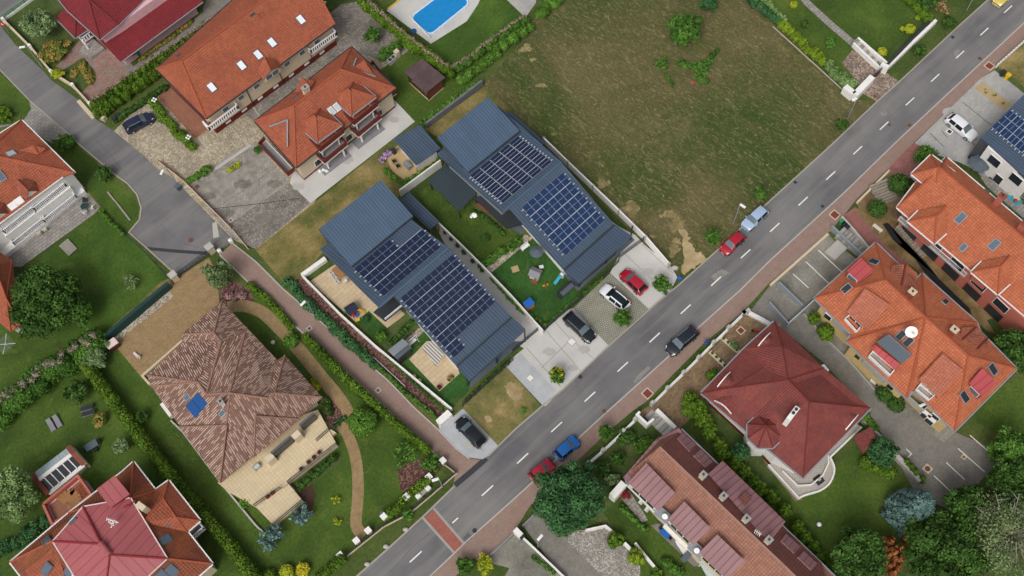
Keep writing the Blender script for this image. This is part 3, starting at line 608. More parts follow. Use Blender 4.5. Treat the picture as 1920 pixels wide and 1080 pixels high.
M['tan_paver'] = m_brick('tan_paver', 'a38a64', '937a56', '7e694c', .34, .2, .025, .3, .22); M['drive_paver'] = m_brick('drive_paver', '9a8162', '7c6750', '66543f', .4, .22, .03, 0, .3); M['beige_tile'] = m_brick('beige_tile', 'cbb996', 'd1c09f', 'b3a283', .45, .45, .02, 0, .08, off=0)
M['deck_tile'] = m_brick('deck_tile', 'bda98a', 'c4b192', 'a08d72', 1.2, .6, .02, 0, .08); M['grey_paver'] = m_brick('grey_paver', 'a1a09c', 'adaba6', '94928e', .6, .3, .012, 0, .12, patch='98979a'); M['grid_paver'] = m_brick('grid_paver', 'a3a199', '99968e', '72725f', .34, .26, .05, 0, .2, patch='8a8874')
M['concrete_slab'] = m_blot('concrete_slab', ['b4b2ae', 'bdbbb7', 'c4c2bd'], .25, 5, .9, .07, .005); M['blue_grey_slab'] = m_blot('blue_grey_slab', ['a0a3a6', 'aaadb0', 'b4b6b8'], .5, 5, .9, .1, .005); M['pebble'] = m_cobble('pebble', ['8a8074', 'b4a998', 'd0c6b6'], '6e6456', 6, .15)
M['stone_paving'] = m_cobble('stone_paving', ['9a8f7c', 'aca18d', 'bab09e'], '84795f', 3.6, .3); M['grey_stone'] = m_cobble('grey_stone', ['7c766e', '8c867d', '9a948b'], '69635b', 4.2, .45); M['grey_cobble'] = m_brick('grey_cobble', '9f9a92', '918c84', '7c776f', .5, .35, .03, 0, .35, patch='7d776d')
M['worn_concrete'] = m_blot('worn_concrete', ['6c6a62', '87847a', '9a968b'], .2, 3, .9, .3, .02); M['yard_grey'] = m_brick('yard_grey', '7c7871', '8a867e', '68645d', .3, .15, .015, 0, .2); M['flag_stone'] = m_brick('flag_stone', '8b8782', '9b9690', '66635c', .75, .5, .03, 0, .22)
M['red_mix'] = m_brick('red_mix', '8c857c', '9a6055', '70695f', .5, .25, .03, 0, .2); M['terracotta'] = m_brick('terracotta', '8f5f4c', '9c6c58', '77503f', .3, .15, .02, .5, .2); M['mulch'] = m_cobble('mulch', ['4e322c', '6f4b42', '8a6a60'], '3a2822', 5, .25); M['bare_soil'] = m_blot('bare_soil', ['5f4a36', '7a6448', '937b5a'], .3, 4, .95, .25, .04)
M['sand_patch'] = m_blot('sand_patch', ['8d7a58', 'a8946f', 'b8a680'], .4, 4, .95, .15, .02); M['gravel'] = m_cobble('gravel', ['857f78', '9c968e', 'bdb7ae'], '6f6a62', 7, .3); M['cobble_mix'] = m_cobble('cobble_mix', ['7c6d63', '9a8878', 'b09c8c'], '60544a', 3.5, .2); M['clay_earth'] = m_blot('clay_earth', ['5e4a30', '7d6844', '95805a'], .4, 3, .95, .25, .05)
M['water'] = m_plain('water', '1d86c8', .1, 0, .15)
M['tile_orange'] = m_tile('tile_orange', 'a45b3f', '97513a'); M['tile_orange_dull'] = m_tile('tile_orange_dull', '9a5641', '8b4c39', '6e4636', .5); M['tile_coral'] = m_tile('tile_coral', 'b96b49', 'ae6041'); M['tile_moss'] = m_tile('tile_moss', 'a86248', '985540', '523a30', .75); M['tile_salmon'] = m_tile('tile_salmon', 'b26c55', 'a8624c')
M['tile_rust'] = m_tile('tile_rust', '93532f', '7e4230', '5f3a2c', .6); M['tile_red'] = m_tile('tile_red', '7e262c', '74242a', None, .4); M['tile_dark_red'] = m_tile('tile_dark_red', '87443c', '7a3b36', '56363a', .45, .3, .3); M['tile_pinkbrown'] = m_tile('tile_pinkbrown', '9a6d5c', '906453'); M['tile_brown_dark'] = m_tile('tile_brown_dark', '74463f', '6a403a', '5c3c38', .4)
M['roman'] = m_roman('roman'); M['felt'] = m_blot('felt', ['4f3f40', '584648', '625052'], .6, 6, .9, .15)
M['seam_blue'] = m_seam('seam_blue', '49586a', .42, '2c3b4c', .1); M['seam_blue_lit'] = m_seam('seam_blue_lit', '4c6076', .42, '34465a', .1); M['seam_dark'] = m_seam('seam_dark', '3a464c', .36, '222b30', .13); M['seam_pink'] = m_seam('seam_pink', 'a45a5c', 1.1, '84404a', .1, var=.05); M['seam_mauve'] = m_seam('seam_mauve', '8f686a', .75, '5c4246', .1); M['seam_red'] = m_seam('seam_red', 'ac4a4e', .9, '87343a', .08)  # second blue seam metal: lighter shading of the rear pitch put into the colour
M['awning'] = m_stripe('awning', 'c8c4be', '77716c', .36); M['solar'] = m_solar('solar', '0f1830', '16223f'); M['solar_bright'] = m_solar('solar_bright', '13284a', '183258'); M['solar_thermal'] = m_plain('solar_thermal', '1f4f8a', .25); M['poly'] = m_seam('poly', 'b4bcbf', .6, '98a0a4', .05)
M['timber_slat'] = m_seam('timber_slat', '7a4030', .25, '4e2820', .04, .8); M['grey_deck'] = m_seam('grey_deck', '9a948a', .25, '6f6a60', .04, .8); M['timber_steps'] = m_brick('timber_steps', '9b8f7c', '8b7f6c', '6c6252', 3, .35, .03, 0, .15)
M['solar_frame'] = m_plain('solar_frame', 'c2c7ce', .4); M['panel_edge'] = m_plain('panel_edge', '8d97aa', .4); M['stone_wall'] = m_cobble('stone_wall', ['8f887c', 'aaa296', 'c0b8ac'], '6f695f', 3, .2); M['slate_wall'] = m_brick('slate_wall', '6b6d70', '7c7e80', '505254', .6, .2, .03, 0, .15)
LF = dict(dark_green=('20360f', '3d5a24'), mid_green=('284414', '4a6c28'), bright_green=('335018', '507228'), conifer_green=('1e3a22', '3c6136'), thuja_green=('32480f', '536e1e'), thuja_lime=('475e14', '75851f'), blue_spruce=('2c403c', '5e7872'), grey_green=('3f5230', '73875a'), olive_tree=('3c4c2c', '66764c'),
    dead_brown=('5a321c', '8a5a34'), lime_yellow=('5e701a', '9a9a26'), yellow_leaf=('7f7c1c', 'aa9f2a'), red_leaf=('4a1a1e', '7a2a30'), pale_leaf=('455c30', '748c56'), flower_mix=('3a5a1c', '8a6a3a'), stems=('5c4a40', '9a8878'), pink_flower=('3e4a2a', 'b0808a'), white_flower=('b0b0a8', 'f0f0ee'), purple_flower=('4a4a4a', 'a080a8'), grey_stem=('524b40', '8a8074'), bamboo=('2e4a12', '5a7a24'), brown_shrub=('52402a', '86704a'))
for k, (a, b) in LF.items(): M[k] = m_leaf(k, a, b)
M['straw'] = m_blot('straw', ['6a6040', '857850', 'a0916a'], .9, 3, .95, .45, .06); M['weedy'] = m_blot('weedy', ['46551f', '536030', '5e6236'], .9, 3, .95, .4, .06); M['patch_light'] = m_blot('patch_light', ['7d7b76', '8f8c86'], 1, 8, .9, .15); M['patch_dark'] = m_plain('patch_dark', '605f63', .9)
M['dark_strip'] = m_plain('dark_strip', '3c3c40', .9); m_plain('joint', '87857f', .9); M['joint'] = bpy.data.materials['joint']; M['slab_stain'] = m_blot('slab_stain', ['a5a39e', 'b0aea9'], .8, 5, .9, .12, .003); M['stain'] = m_brick('stain', '857f76', '78736b', '66625b', .5, .35, .03, 0, .4)
# ---------------- ground
g0 = mesh('ground', [(-500, -300, 0), (500, -300, 0), (500, 700, 0), (-500, 700, 0)], [(0, 1, 2, 3)], 'grass_base', kind='structure')
G_ = ground
FIELD = [(905, 160), (985, 70), (1005, 30), (1060, -60), (1370, -60), (1440, 35), (1520, 108), (1600, 186), (1645, 192), (1561, 270), (1440, 382), (1350, 467), (1310, 483), (1270, 534), (1256, 500), (1175, 425), (1020, 270), (950, 205)]
G_('dry_field', FIELD, 'field')
G_('garden_lawn', [(720, 110), (760, 95), (905, 150), (905, 160), (810, 235), (775, 227), (742, 192)], 'lawn'); G_('garden_lawn', [(785, 95), (870, 40), (900, -40), (1010, -40), (985, 45), (905, 120), (845, 118)], 'lawn_bright'); G_('pool_terrace', [(725, 20), (745, 0), (790, -60), (930, -60), (895, 10), (875, 40), (808, 82)], 'concrete_slab')
G_('terrace', [(925, -60), (1003, -60), (1005, 5), (985, 33), (930, -20)], 'grey_paver'); G_('dry_grass_strip', [(478, 468), (590, 380), (725, 272), (765, 335), (745, 372), (690, 400), (600, 478), (575, 515), (540, 540)], 'dry_grass')
G_('dry_grass_strip', [(795, 243), (908, 163), (960, 205), (905, 260), (830, 262)], 'dry_grass')
G_('stone_driveway', [(213, 246), (245, 215), (330, 158), (420, 235), (480, 200), (620, 72), (600, 40), (640, 8), (690, 0), (770, 92), (700, 140), (660, 200), (590, 380), (480, 467), (437, 450), (325, 335), (290, 315)], 'stone_paving')
G_('grey_stone_paving', [(545, 75), (600, 40), (640, 8), (690, 0), (770, 92), (720, 115), (660, 95), (590, 150), (480, 230), (440, 200)], 'grey_stone'); G_('grey_stone_paving', [(355, 345), (430, 290), (480, 265), (545, 345), (582, 380), (480, 467), (437, 450)], 'grey_cobble'); G_('grey_stone_paving', [(525, 355), (545, 340), (582, 380), (480, 467), (470, 458), (430, 420)], 'grey_stone')
G_('concrete_apron', [(543, 343), (582, 381), (722, 272), (778, 228), (742, 190), (700, 160), (560, 300)], 'concrete_slab'); G_('terracotta_patio', [(296, 182), (345, 140), (400, 250), (368, 262)], 'terracotta')
G_('brick_strip', [(356, 268), (385, 246), (640, 62), (655, 66), (520, 160), (368, 276)], 'stone_paving')
for a, b, w_, m in (((372, 345), (440, 303), .25, 'grey_stone'), ((400, 395), (535, 300), .12, 'grey_stone'), ((345, 352), (470, 272), .5, 'light_concrete'), ((395, 392), (560, 372), .1, 'dark_strip'), ((440, 452), (560, 358), .15, 'grey_stone'), ((375, 262), (395, 292), .12, 'light_concrete'), ((425, 230), (452, 262), .12, 'light_concrete'), ((470, 196), (490, 224), .12, 'light_concrete')): ribbon('paving_joint', [a, ((a[0]+b[0])/2+2, (a[1]+b[1])/2+1), b], w_, m)
for i, (x, y, r) in enumerate(((420, 400, 14), (455, 345, 12), (500, 410, 16), (515, 345, 10), (392, 368, 9))): G_('paving_stain', fray([(x+r*1.5*math.cos(a), y+r*.7*math.sin(a)) for a in [k*math.pi/6 for k in range(12)]], 1.5, 2.5, i), 'stain')
# house with the dark red roof: garden and drive
G_('front_garden', [(10, 40), (90, -40), (160, -40), (250, 60), (200, 150), (170, 190), (148, 185), (82, 130)], 'lawn_dull'); G_('red_grey_paving', [(105, 125), (150, 75), (215, 70), (245, 125), (240, 145), (173, 192), (148, 176), (180, 150), (178, 135), (158, 108), (118, 132)], 'red_mix')
G_('side_path', [(226, 118), (262, 112), (378, 22), (400, -30), (500, -40), (245, 140)], 'yard_grey'); G_('flower_bed', [(118, 132), (155, 108), (179, 135), (181, 148), (150, 172)], 'lawn_dull'); G_('planting_bed', [(250, 125), (382, 22), (380, 12), (240, 112)], 'lawn_dull')
G_('car_park', [(-80, -60), (80, -60), (68, -3), (8, 38), (-80, 44)], 'asphalt'); G_('road_verge', [(4, 52), (14, 60), (92, 134), (82, 144), (40, 100)], 'grass_base'); G_('road_verge', [(96, 148), (146, 176), (143, 187), (134, 184)], 'grass_base')
# left street
LSL = [(-420, -280), (-120, 20), (0, 131), (57, 190), (130, 252), (150, 272), (215, 327), (240, 345), (257, 365), (265, 390), (262, 412), (242, 436), (275, 465), (332, 517)]
LSR = [(410, 470), (437, 452), (325, 335), (295, 317), (270, 292), (215, 247), (175, 220), (147, 187), (96, 150), (82, 134), (27, 82), (0, 47), (-100, -60), (-380, -360)]
G_('street', LSL[:-1]+[(332, 517), (388, 476)]+LSR, 'asphalt')
ribbon('gutter_strip', [(272, 465), (330, 471), (388, 476)], .55, 'asphalt_lane'); ribbon('repaired_strip', [(275, 466), (330, 471), (388, 475)], .5, 'dark_strip')
G_('concrete_patch', [(398, 419), (406, 415), (411, 444), (400, 447)], 'light_concrete')
G_('parking_bay', [(-60, 205), (30, 218), (42, 198), (58, 190), (130, 254), (120, 265), (100, 270), (85, 262), (40, 228), (0, 240), (-60, 290)], 'flag_stone'); G_('road_verge', [(-60, 80), (0, 136), (55, 190), (58, 205), (45, 225), (30, 232), (-60, 240)], 'lawn')
G_('garden_lawn', [(95, 262), (130, 262), (150, 278), (212, 332), (252, 368), (260, 390), (256, 412), (238, 434), (188, 385), (160, 350), (130, 318)], 'lawn')
G_('garden_lawn', [(185, 395), (192, 385), (235, 438), (322, 524), (300, 545), (170, 640), (60, 640), (20, 560), (60, 500), (128, 440)], 'lawn_bright'); G_('dry_margin', [(180, 640), (300, 530), (320, 520), (324, 528), (210, 625), (190, 650)], 'dry_grass'); G_('flagstone_patio', [(160, 362), (165, 362), (187, 388), (178, 400), (40, 500), (22, 500), (-40, 470)], 'flag_stone')
kerb(LSL[4:], .22, .11); kerb(LSL[:5], .18, .05); kerb([(147, 189), (176, 222)], .6, .1, 'cream_stone')
G_('back_garden', [(-60, 700), (60, 640), (130, 660), (170, 690), (470, 1090), (-60, 1090)], 'lawn'); G_('garden_lawn', [(-60, 560), (60, 600), (110, 640), (20, 720), (-60, 760)], 'lawn')
# villa plot
G_('villa_garden', [(217, 650), (180, 690), (330, 880), (480, 1080), (600, 1120), (680, 1050), (855, 895), (845, 880), (560, 612), (470, 540), (420, 540), (345, 640), (264, 706)], 'lawn'); G_('villa_driveway', [(214, 646), (332, 519), (392, 484), (406, 510), (412, 570), (340, 660), (264, 706)], 'tan_paver')
G_('pebble_strip', [(219, 641), (214, 634), (318, 546), (326, 556)], 'pebble'); G_('mulch_bed', [(414, 528), (436, 525), (470, 545), (478, 572), (428, 574), (412, 566)], 'mulch')
pth = spline([(426, 576), (460, 574), (495, 588), (530, 622), (560, 655), (600, 704), (636, 748), (655, 780)], 5); ribbon('garden_path', pth, 1.75, 'tan_paver', rot=.8)
ribbon('garden_path', spline([(600, 800), (640, 800), (660, 835), (670, 880), (671, 930), (668, 985), (684, 1004)], 6), 1.45, 'tan_paver', rot=1.57)
G_('mulch_bed', [(600, 745), (612, 740), (638, 768), (645, 788), (628, 800), (612, 790)], 'mulch'); G_('mulch_bed', [(745, 880), (768, 868), (815, 850), (835, 872), (790, 915), (765, 935), (750, 915)], 'mulch'); G_('mulch_bed', [(540, 925), (585, 905), (592, 930), (585, 960), (565, 975), (545, 960)], 'soil')
G_('planting_bed', [(530, 905), (620, 850), (640, 858), (640, 868), (560, 925)], 'lawn_dull'); G_('road_verge', [(852, 912), (858, 888), (845, 868), (800, 920), (640, 1060), (600, 1110), (650, 1110), (672, 1078), (732, 1024), (792, 969)], 'grass_base')
# footpath
FPL = [(412, 478), (480, 543), (565, 622), (675, 720), (772, 811), (837, 871), (853, 892), (849, 912)]; FPR = [(912, 856), (898, 862), (880, 860), (855, 841), (822, 806), (775, 763), (730, 716), (630, 628), (530, 541), (480, 491), (436, 456)]
G_('footpath', FPL+[(852, 911), (914, 856)]+FPR, 'footway'); kerb(FPL[:6], .18, .06, 'light_concrete'); kerb(FPR[2:], .16, .06, 'light_concrete')
# main road
RL = [(2330, -430), (2030, -165), (1852, 0), (1790, 56), (1690, 150), (1644, 191), (1561, 270), (1439, 381), (1350, 465), (1272, 535), (1235, 565), (1140, 650), (1056, 730), (1016, 762), (967, 804), (915, 855), (850, 912), (792, 970), (732, 1025), (670, 1080), (600, 1145), (300, 1420)]
RR = [(450, 1410), (720, 1160), (807, 1080), (852, 1037), (870, 1019), (960, 939), (995, 907), (1097, 810), (1135, 775), (1190, 726), (1255, 667), (1305, 618), (1387, 545), (1440, 492), (1582, 362), (1690, 257), (1835, 122), (1919, 44), (2060, -95), (2390, -400)]
G_('road', RL[::-1]+RR[::-1], 'asphalt', rot=math.radians(43))
WALK = [(450, 1412), (720, 1162), (810, 1080)]+RR[3:]+[(2430, -370), (2150, 10-130), (1930, 72), (1862, 132), (1840, 146), (1778, 206), (1715, 266), (1665, 317), (1602, 378), (1580, 407), (1552, 438), (1440, 533), (1392, 586), (1322, 641), (1212, 753), (1187, 770), (1150, 801), (1122, 826), (1081, 866), (1035, 910), (992, 951), (960, 1004), (920, 1040), (887, 1047), (845, 1090), (500, 1420)]
G_('pavement', WALK, 'footway'); kerb([p for p in RL if p[0] < 2100][0:13], .2, .1); kerb([(1016, 762), (967, 804), (915, 855)], .2, .04); kerb([(852, 912), (792, 970), (732, 1025), (670, 1080), (600, 1145)], .22, .11); kerb(RR, .16, .04, 'light_concrete')
G_('raised_crossing', [(814, 956), (794, 972), (851, 1035), (868, 1020)], 'red_paver')
for a, b in (((813, 953), (869, 1018)), ((793, 971), (851, 1036))): ribbon('crossing_edge', [a, b], .3, 'concrete')
ribbon('drain_channel', [(912, 859), (884, 884), (853, 910)], .75, 'dark_strip')
DS = [(1890, 17.5), (1845.5, 59.5), (1800, 102.5), (1753.5, 146), (1706, 190.5), (1657.5, 236), (1608, 282), (1557.5, 329.5), (1505.7, 377.5), (1452.5, 426.7), (1398, 476), (1342.5, 527.5), (1285.5, 580), (1227.5, 633), (1167.5, 688), (1106, 744), (1043.7, 800.7), (980, 859.5), (914, 920), (779.5, 1044)]
LAY[0] += .003
d_ = (P(1890, 17.5)-P(914, 920)).normalized()
for x, y in DS+[(853.5, 976)]:
    c = P(x, y); l = 1.95 if (x, y) != (853.5, 976) else .95
    MB().box((c.x, c.y, LAY[0]), (l, .17, .004), math.atan2(d_.y, d_.x)).obj('road_marking', 'white_paint', kind='structure')
# north-east gardens
G_('garden_lawn', [(1405, -60), (1640, -60), (1760, 40), (1745, 58), (1660, 128), (1600, 180), (1520, 100), (1440, 20)], 'lawn'); ribbon('garden_path', [(1495, -25), (1513, 5), (1560, 48), (1603, 84)], 1.15, 'flag_stone'); G_('cobbled_drive', [(1578, 118), (1600, 92), (1648, 128), (1686, 152), (1643, 190), (1616, 174), (1605, 150)], 'cobble_mix')
G_('road_verge', [(1664, 130), (1758, 42), (1765, 30), (1800, -10), (1850, -10), (1850, 3), (1790, 58), (1690, 150)], 'grass_base')
G_('planting_bed', [(1708, 44), (1750, 30), (1748, 52), (1662, 124), (1660, 116)], 'lawn_dull')
# driveways on the street front
G_('driveway', [(1185, 440), (1258, 500), (1270, 520), (1258, 544), (1218, 581), (1144, 512), (1160, 480)], 'concrete_slab'); G_('grid_parking', [(1144, 513), (1217, 581), (1142, 648), (1068, 584)], 'grid_paver'); G_('planting_strip', [(1068, 582), (1143, 511), (1158, 482), (1150, 478), (1060, 565)], 'lawn_dull'); G_('driveway', [(1060, 582), (1075, 578), (1141, 648), (1090, 697), (1056, 728), (1022, 762), (948, 682), (1022, 620)], 'concrete_slab')
G_('driveway_strip', [(960, 677), (976, 662), (1044, 733), (1017, 760), (947, 685)], 'blue_grey_slab')
G_('bare_plot', [(868, 758), (948, 686), (1015, 762), (968, 804), (930, 836), (872, 775)], 'dry_plot'); G_('driveway', [(840, 790), (868, 766), (934, 836), (915, 855), (905, 861), (880, 858), (858, 842), (824, 806), (822, 797)], 'blue_grey_slab')
G_('sand_patch', fray([(946, 722), (960, 716), (975, 730), (978, 748), (962, 750), (950, 738)], 1.6, 3), 'sand_patch'); G_('sand_patch', spline([(908, 780), (918, 780), (922, 790), (912, 792), (908, 780)], 4)[:-1], 'sand_patch')
G_('sand_track', fray([(1272, 425), (1286, 432), (1294, 455), (1308, 474), (1328, 484), (1312, 494), (1284, 516), (1277, 508), (1284, 485), (1280, 455)], 2.2, 4), 'sand_patch')
for i, (x, y, r, q) in enumerate(((1255, 402, 15, .7), (1268, 420, 12, 1.3), (1130, 345, 12, .6), (1182, 398, 15, 1.2), (1205, 440, 8, .8), (1270, 452, 8, .8), (1015, 160, 10, .5), (985, 92, 13, .5), (1262, 470, 9, 1.4))):
    G_('worn_grass', fray([(x+r*math.cos(a)*(1+.35*math.sin(3*a+i)), y+r*q*math.sin(a)*(1+.3*math.cos(2*a+i))) for a in [k*math.pi/9 for k in range(18)]], 2.2, 2.5, i), 'straw')
rk = random.Random(4)
for i in range(46):                                      # scattered straw tufts and bare spots in the dry field
    x, y = rk.uniform(960, 1600), rk.uniform(5, 470); r = rk.uniform(1.5, 4.5)
    if (x-905)*.98 < (y-160) or y > 535-(x-1270)*.92-14 or (x > 1400 and y < (x-1400)*.95+10): continue
    G_('worn_grass', fray([(x+r*1.8*math.cos(a), y+r*.8*math.sin(a)) for a in [k*math.pi/4 for k in range(8)]], 1, 2, i), ('straw', 'weedy')[i % 2])
for i, q in enumerate(([(1190, 718), (1205, 705), (1220, 690), (1216, 686), (1196, 703), (1187, 714)], [(1330, 520), (1352, 505), (1368, 510), (1345, 528)], [(1788, 98), (1796, 92), (1799, 99), (1791, 106)], [(1650, 210), (1660, 206), (1664, 214), (1654, 219)], [(868, 1008), (878, 998), (886, 1008), (874, 1018)])): G_('road_patch', fray(q, .8, 3, i), ('patch_light', 'patch_light', 'patch_light', 'patch_light', 'patch_dark')[i])
for i, p in enumerate(([(1300, 590), (1330, 560), (1362, 536), (1392, 520)], [(1455, 470), (1490, 436), (1530, 402), (1575, 356)], [(1040, 775), (1075, 748), (1120, 700), (1150, 676)], [(900, 895), (930, 872), (962, 840)], [(1630, 300), (1668, 262), (1710, 228), (1760, 176)], [(730, 1075), (770, 1030), (805, 1000)], [(180, 260), (215, 300), (240, 330)], [(300, 420), (335, 452), (372, 465)])): ribbon('road_crack', spline([(x+rk.uniform(-1.5, 1.5), y+rk.uniform(-1.5, 1.5)) for x, y in spline(p, 3)], 2), .07, 'patch_dark')
for p in ([(1022, 618), (1090, 697)], [(1040, 603), (1064, 630), (1112, 672)], [(985, 650), (1052, 726)], [(1165, 470), (1240, 540)], [(1200, 455), (1262, 512)], [(1150, 520), (1222, 585)], [(1015, 690), (1075, 632)], [(850, 790), (880, 822), (905, 845)]): ribbon('slab_joint', p, .07, 'joint')
for i, (x, y, r) in enumerate(((1030, 660, 10), (1075, 690, 8), (1095, 655, 9), (1215, 510, 9), (1180, 470, 7), (880, 835, 8), (560, 350, 9), (650, 300, 10), (740, 225, 7), (1780, 210, 10), (1750, 270, 8))): G_('slab_stain', fray([(x+r*1.3*math.cos(a), y+r*.8*math.sin(a)) for a in [k*math.pi/6 for k in range(12)]], 1.2, 2.5, i), 'slab_stain')
# yards of the four blue-grey houses
G_('side_driveway', [(817, 424), (840, 430), (880, 480), (1016, 612), (1022, 626), (985, 655), (960, 640), (840, 470)], 'concrete_slab'); G_('side_driveway', [(1120, 395), (1160, 425), (1190, 440), (1206, 456), (1180, 480), (1160, 462)], 'concrete_slab')
G_('dark_deck', [(858, 690), (955, 640), (985, 640), (962, 658), (882, 728), (850, 695)], 'slate'); G_('dark_deck', [(1050, 520), (1180, 440), (1190, 450), (1085, 545), (1068, 540)], 'slate')
G_('beige_terrace', [(582, 527), (645, 484), (760, 590), (725, 616), (692, 584), (668, 605), (600, 545)], 'deck_tile'); G_('lawn_patch', [(668, 602), (692, 583), (728, 617), (770, 580), (800, 605), (730, 650), (705, 638)], 'turf')
G_('planting_bed', [(727, 617), (775, 580), (800, 600), (740, 655), (718, 645)], 'lawn_dull'); G_('gravel_strip', [(755, 640), (800, 604), (810, 612), (762, 648)], 'pebble'); G_('lawn_patch', [(745, 670), (805, 612), (885, 705), (878, 735), (848, 762), (830, 756)], 'turf'); G_('tiled_terrace', [(767, 674), (800, 640), (840, 640), (862, 700), (824, 734)], 'deck_tile')
G_('mulch_strip', [(558, 522), (570, 522), (700, 645), (842, 775), (820, 790), (705, 690), (620, 600), (545, 535)], 'mulch')
G_('garden_lawn', [(782, 365), (800, 350), (880, 380), (920, 415), (960, 440), (990, 455), (912, 500), (880, 478), (830, 425)], 'lawn'); G_('gravel_strip', [(912, 502), (985, 440), (1000, 446), (918, 514)], 'pebble'); G_('playground_lawn', [(918, 515), (1000, 448), (1082, 545), (1078, 560), (1020, 615), (1010, 608)], 'turf'); G_('dark_deck', [(892, 372), (905, 365), (985, 420), (980, 440), (955, 425)], 'slate')
G_('sand_yard', [(722, 290), (760, 262), (832, 305), (765, 342), (735, 320)], 'sand')
# south-east side of the street
G_('grey_yard', [(1715, 268), (1840, 146), (1865, 132), (1990, 230), (1850, 330), (1800, 305), (1740, 285)], 'grey_paver'); G_('pebble_bed', [(1828, 166), (1841, 154), (1899, 196), (1883, 208)], 'sand'); G_('dry_plot', [(1868, 125), (1930, 76), (1990, 140), (1935, 176), (1905, 150)], 'dry_grass')
G_('red_paved_drive', [(1664, 318), (1712, 268), (1730, 275), (1720, 330), (1690, 340), (1667, 328)], 'pink_paver'); G_('front_garden', [(1606, 380), (1666, 320), (1700, 330), (1712, 400), (1700, 420), (1640, 410), (1612, 395)], 'bare_soil')
G_('red_paved_drive', [(1580, 406), (1604, 388), (1640, 430), (1690, 480), (1740, 540), (1700, 545), (1640, 470)], 'pink_paver'); G_('earth_strip', [(1600, 390), (1640, 398), (1690, 420), (1800, 500), (1900, 590), (1900, 640), (1850, 620), (1760, 540), (1660, 460)], 'clay_earth')
G_('parking_court', [(1444, 535), (1552, 438), (1565, 452), (1622, 500), (1560, 570), (1520, 610)], 'worn_concrete'); G_('service_yard', [(1400, 592), (1444, 535), (1480, 565), (1540, 610), (1640, 720), (1700, 760), (1790, 810), (1880, 850), (1870, 920), (1790, 960), (1720, 930), (1640, 790), (1545, 680), (1455, 610)], 'yard_grey')
G_('house_apron', [(1540, 590), (1600, 635), (1700, 745), (1790, 810), (1770, 830), (1640, 740), (1530, 610)], 'worn_concrete'); G_('front_yard', [(1335, 655), (1392, 592), (1440, 600), (1450, 620), (1330, 720), (1270, 760), (1225, 760)], 'drive_paver')
G_('front_yard', [(1225, 755), (1330, 655), (1350, 700), (1290, 790), (1262, 815), (1230, 800), (1195, 775)], 'drive_paver'); G_('verge_strip', [(1214, 752), (1322, 642), (1330, 650), (1222, 755)], 'lawn'); G_('verge_strip', [(1084, 864), (1187, 770), (1196, 776), (1100, 866)], 'grass_base')
G_('garden_lawn', [(1400, 870), (1500, 925), (1620, 830), (1700, 900), (1740, 960), (1700, 1060), (1560, 1090), (1540, 1060)], 'lawn'); G_('garden', [(1300, 780), (1350, 760), (1440, 860), (1460, 930), (1400, 880)], 'lawn_dull'); G_('bare_margin', [(1430, 862), (1440, 860), (1500, 925), (1505, 938), (1490, 940)], 'bare_soil')
G_('front_garden', [(1085, 868), (1200, 790), (1240, 800), (1170, 900), (1230, 990), (1260, 1010), (1240, 1090), (1180, 1090), (1130, 980), (1040, 960)], 'lawn_dull'); G_('garden_lawn', [(1130, 960), (1170, 930), (1260, 1000), (1300, 1090), (1210, 1090), (1180, 1030)], 'lawn')
G_('access_drive', [(980, 985), (1002, 965), (1040, 985), (1140, 1090), (1060, 1090)], 'yard_grey'); G_('gravel_court', [(1058, 1010), (1080, 995), (1138, 990), (1200, 1060), (1200, 1100), (1150, 1100)], 'gravel'); G_('access_drive', [(890, 1048), (922, 1040), (968, 1000), (1050, 1080), (1050, 1110), (930, 1110), (955, 1065)], 'worn_concrete')
G_('tiled_terrace', [(1160, 928), (1180, 920), (1215, 975), (1203, 980)], 'flag_stone'); G_('tiled_terrace', [(1220, 985), (1245, 980), (1330, 1060), (1300, 1062)], 'yard_grey'); G_('garden_lawn', [(1840, 740), (1930, 700), (1990, 760), (1900, 830), (1830, 790)], 'lawn'); G_('wood_floor', [(1780, 960), (1880, 860), (2050, 800), (2050, 1120), (1700, 1120), (1700, 1060)], 'lawn_dull')
G_('villa_lawn', [(1850, 600), (1990, 560), (1990, 700), (1900, 680)], 'lawn_dull')
G_('terrace_garden', [(1812, 290), (1835, 300), (1920, 385), (1920, 410), (1850, 350)], 'flag_stone')
# parking lines, covers and gratings
LAY[0] += .003
def mark(a, b, wd=.13, mat='white_paint', name='parking_line'):
    v = [P(*a), P(*b)]; v = [Vector((q.x, q.y, LAY[0]-.002)) for q in v]; MB().bar(v[0], v[1], wd, .004).obj(name, mat, kind='structure')
for a, b in (((1487, 514), (1516, 540)), ((1511, 491), (1554, 532)), ((1534, 469), (1578, 510)), ((1458, 531), (1490, 560)), ((1751, 892), (1787, 926)), ((1774, 867), (1808, 899)), ((1796, 841), (1846, 885)), ((1818, 816), (1857, 850)), ((1699, 842), (1710, 852)), ((1700, 860), (1709, 851))): mark(a, b)
for a, b in (((1765, 245), (1776, 258)), ((1744, 520-270), (1770, 276)), ((1805, 192), (1858, 235)), ((1790, 238), (1838, 282))): mark(a, b, .08, 'dark_strip', 'drain_slot')
def cover(x, y, s, mat, ring=None, label=None, round_=False, name='manhole_cover'):
    c = P(x, y); z = LAY[0]+.001
    lab = label; o = MB()
    if ring: t = thing(name, lab, 'manhole cover', (c.x, c.y, z), 'covers set in the paving'); MB().box((c.x, c.y, z), (s+.28, s+.28, .012), GRID).obj('surround', ring, t); (MB().cyl((c.x, c.y, z+.001), (c.x, c.y, z+.014), s/2, n=16) if round_ else MB().box((c.x, c.y, z+.004), (s, s, .014), GRID)).obj('cover', mat, t)
    else: (o.cyl((c.x, c.y, z-.004), (c.x, c.y, z+.01), s/2, n=18) if round_ else o.box((c.x, c.y, z), (s, s, .014), GRID)).obj(name, mat, label=lab, cat='manhole cover', group='covers set in the paving')
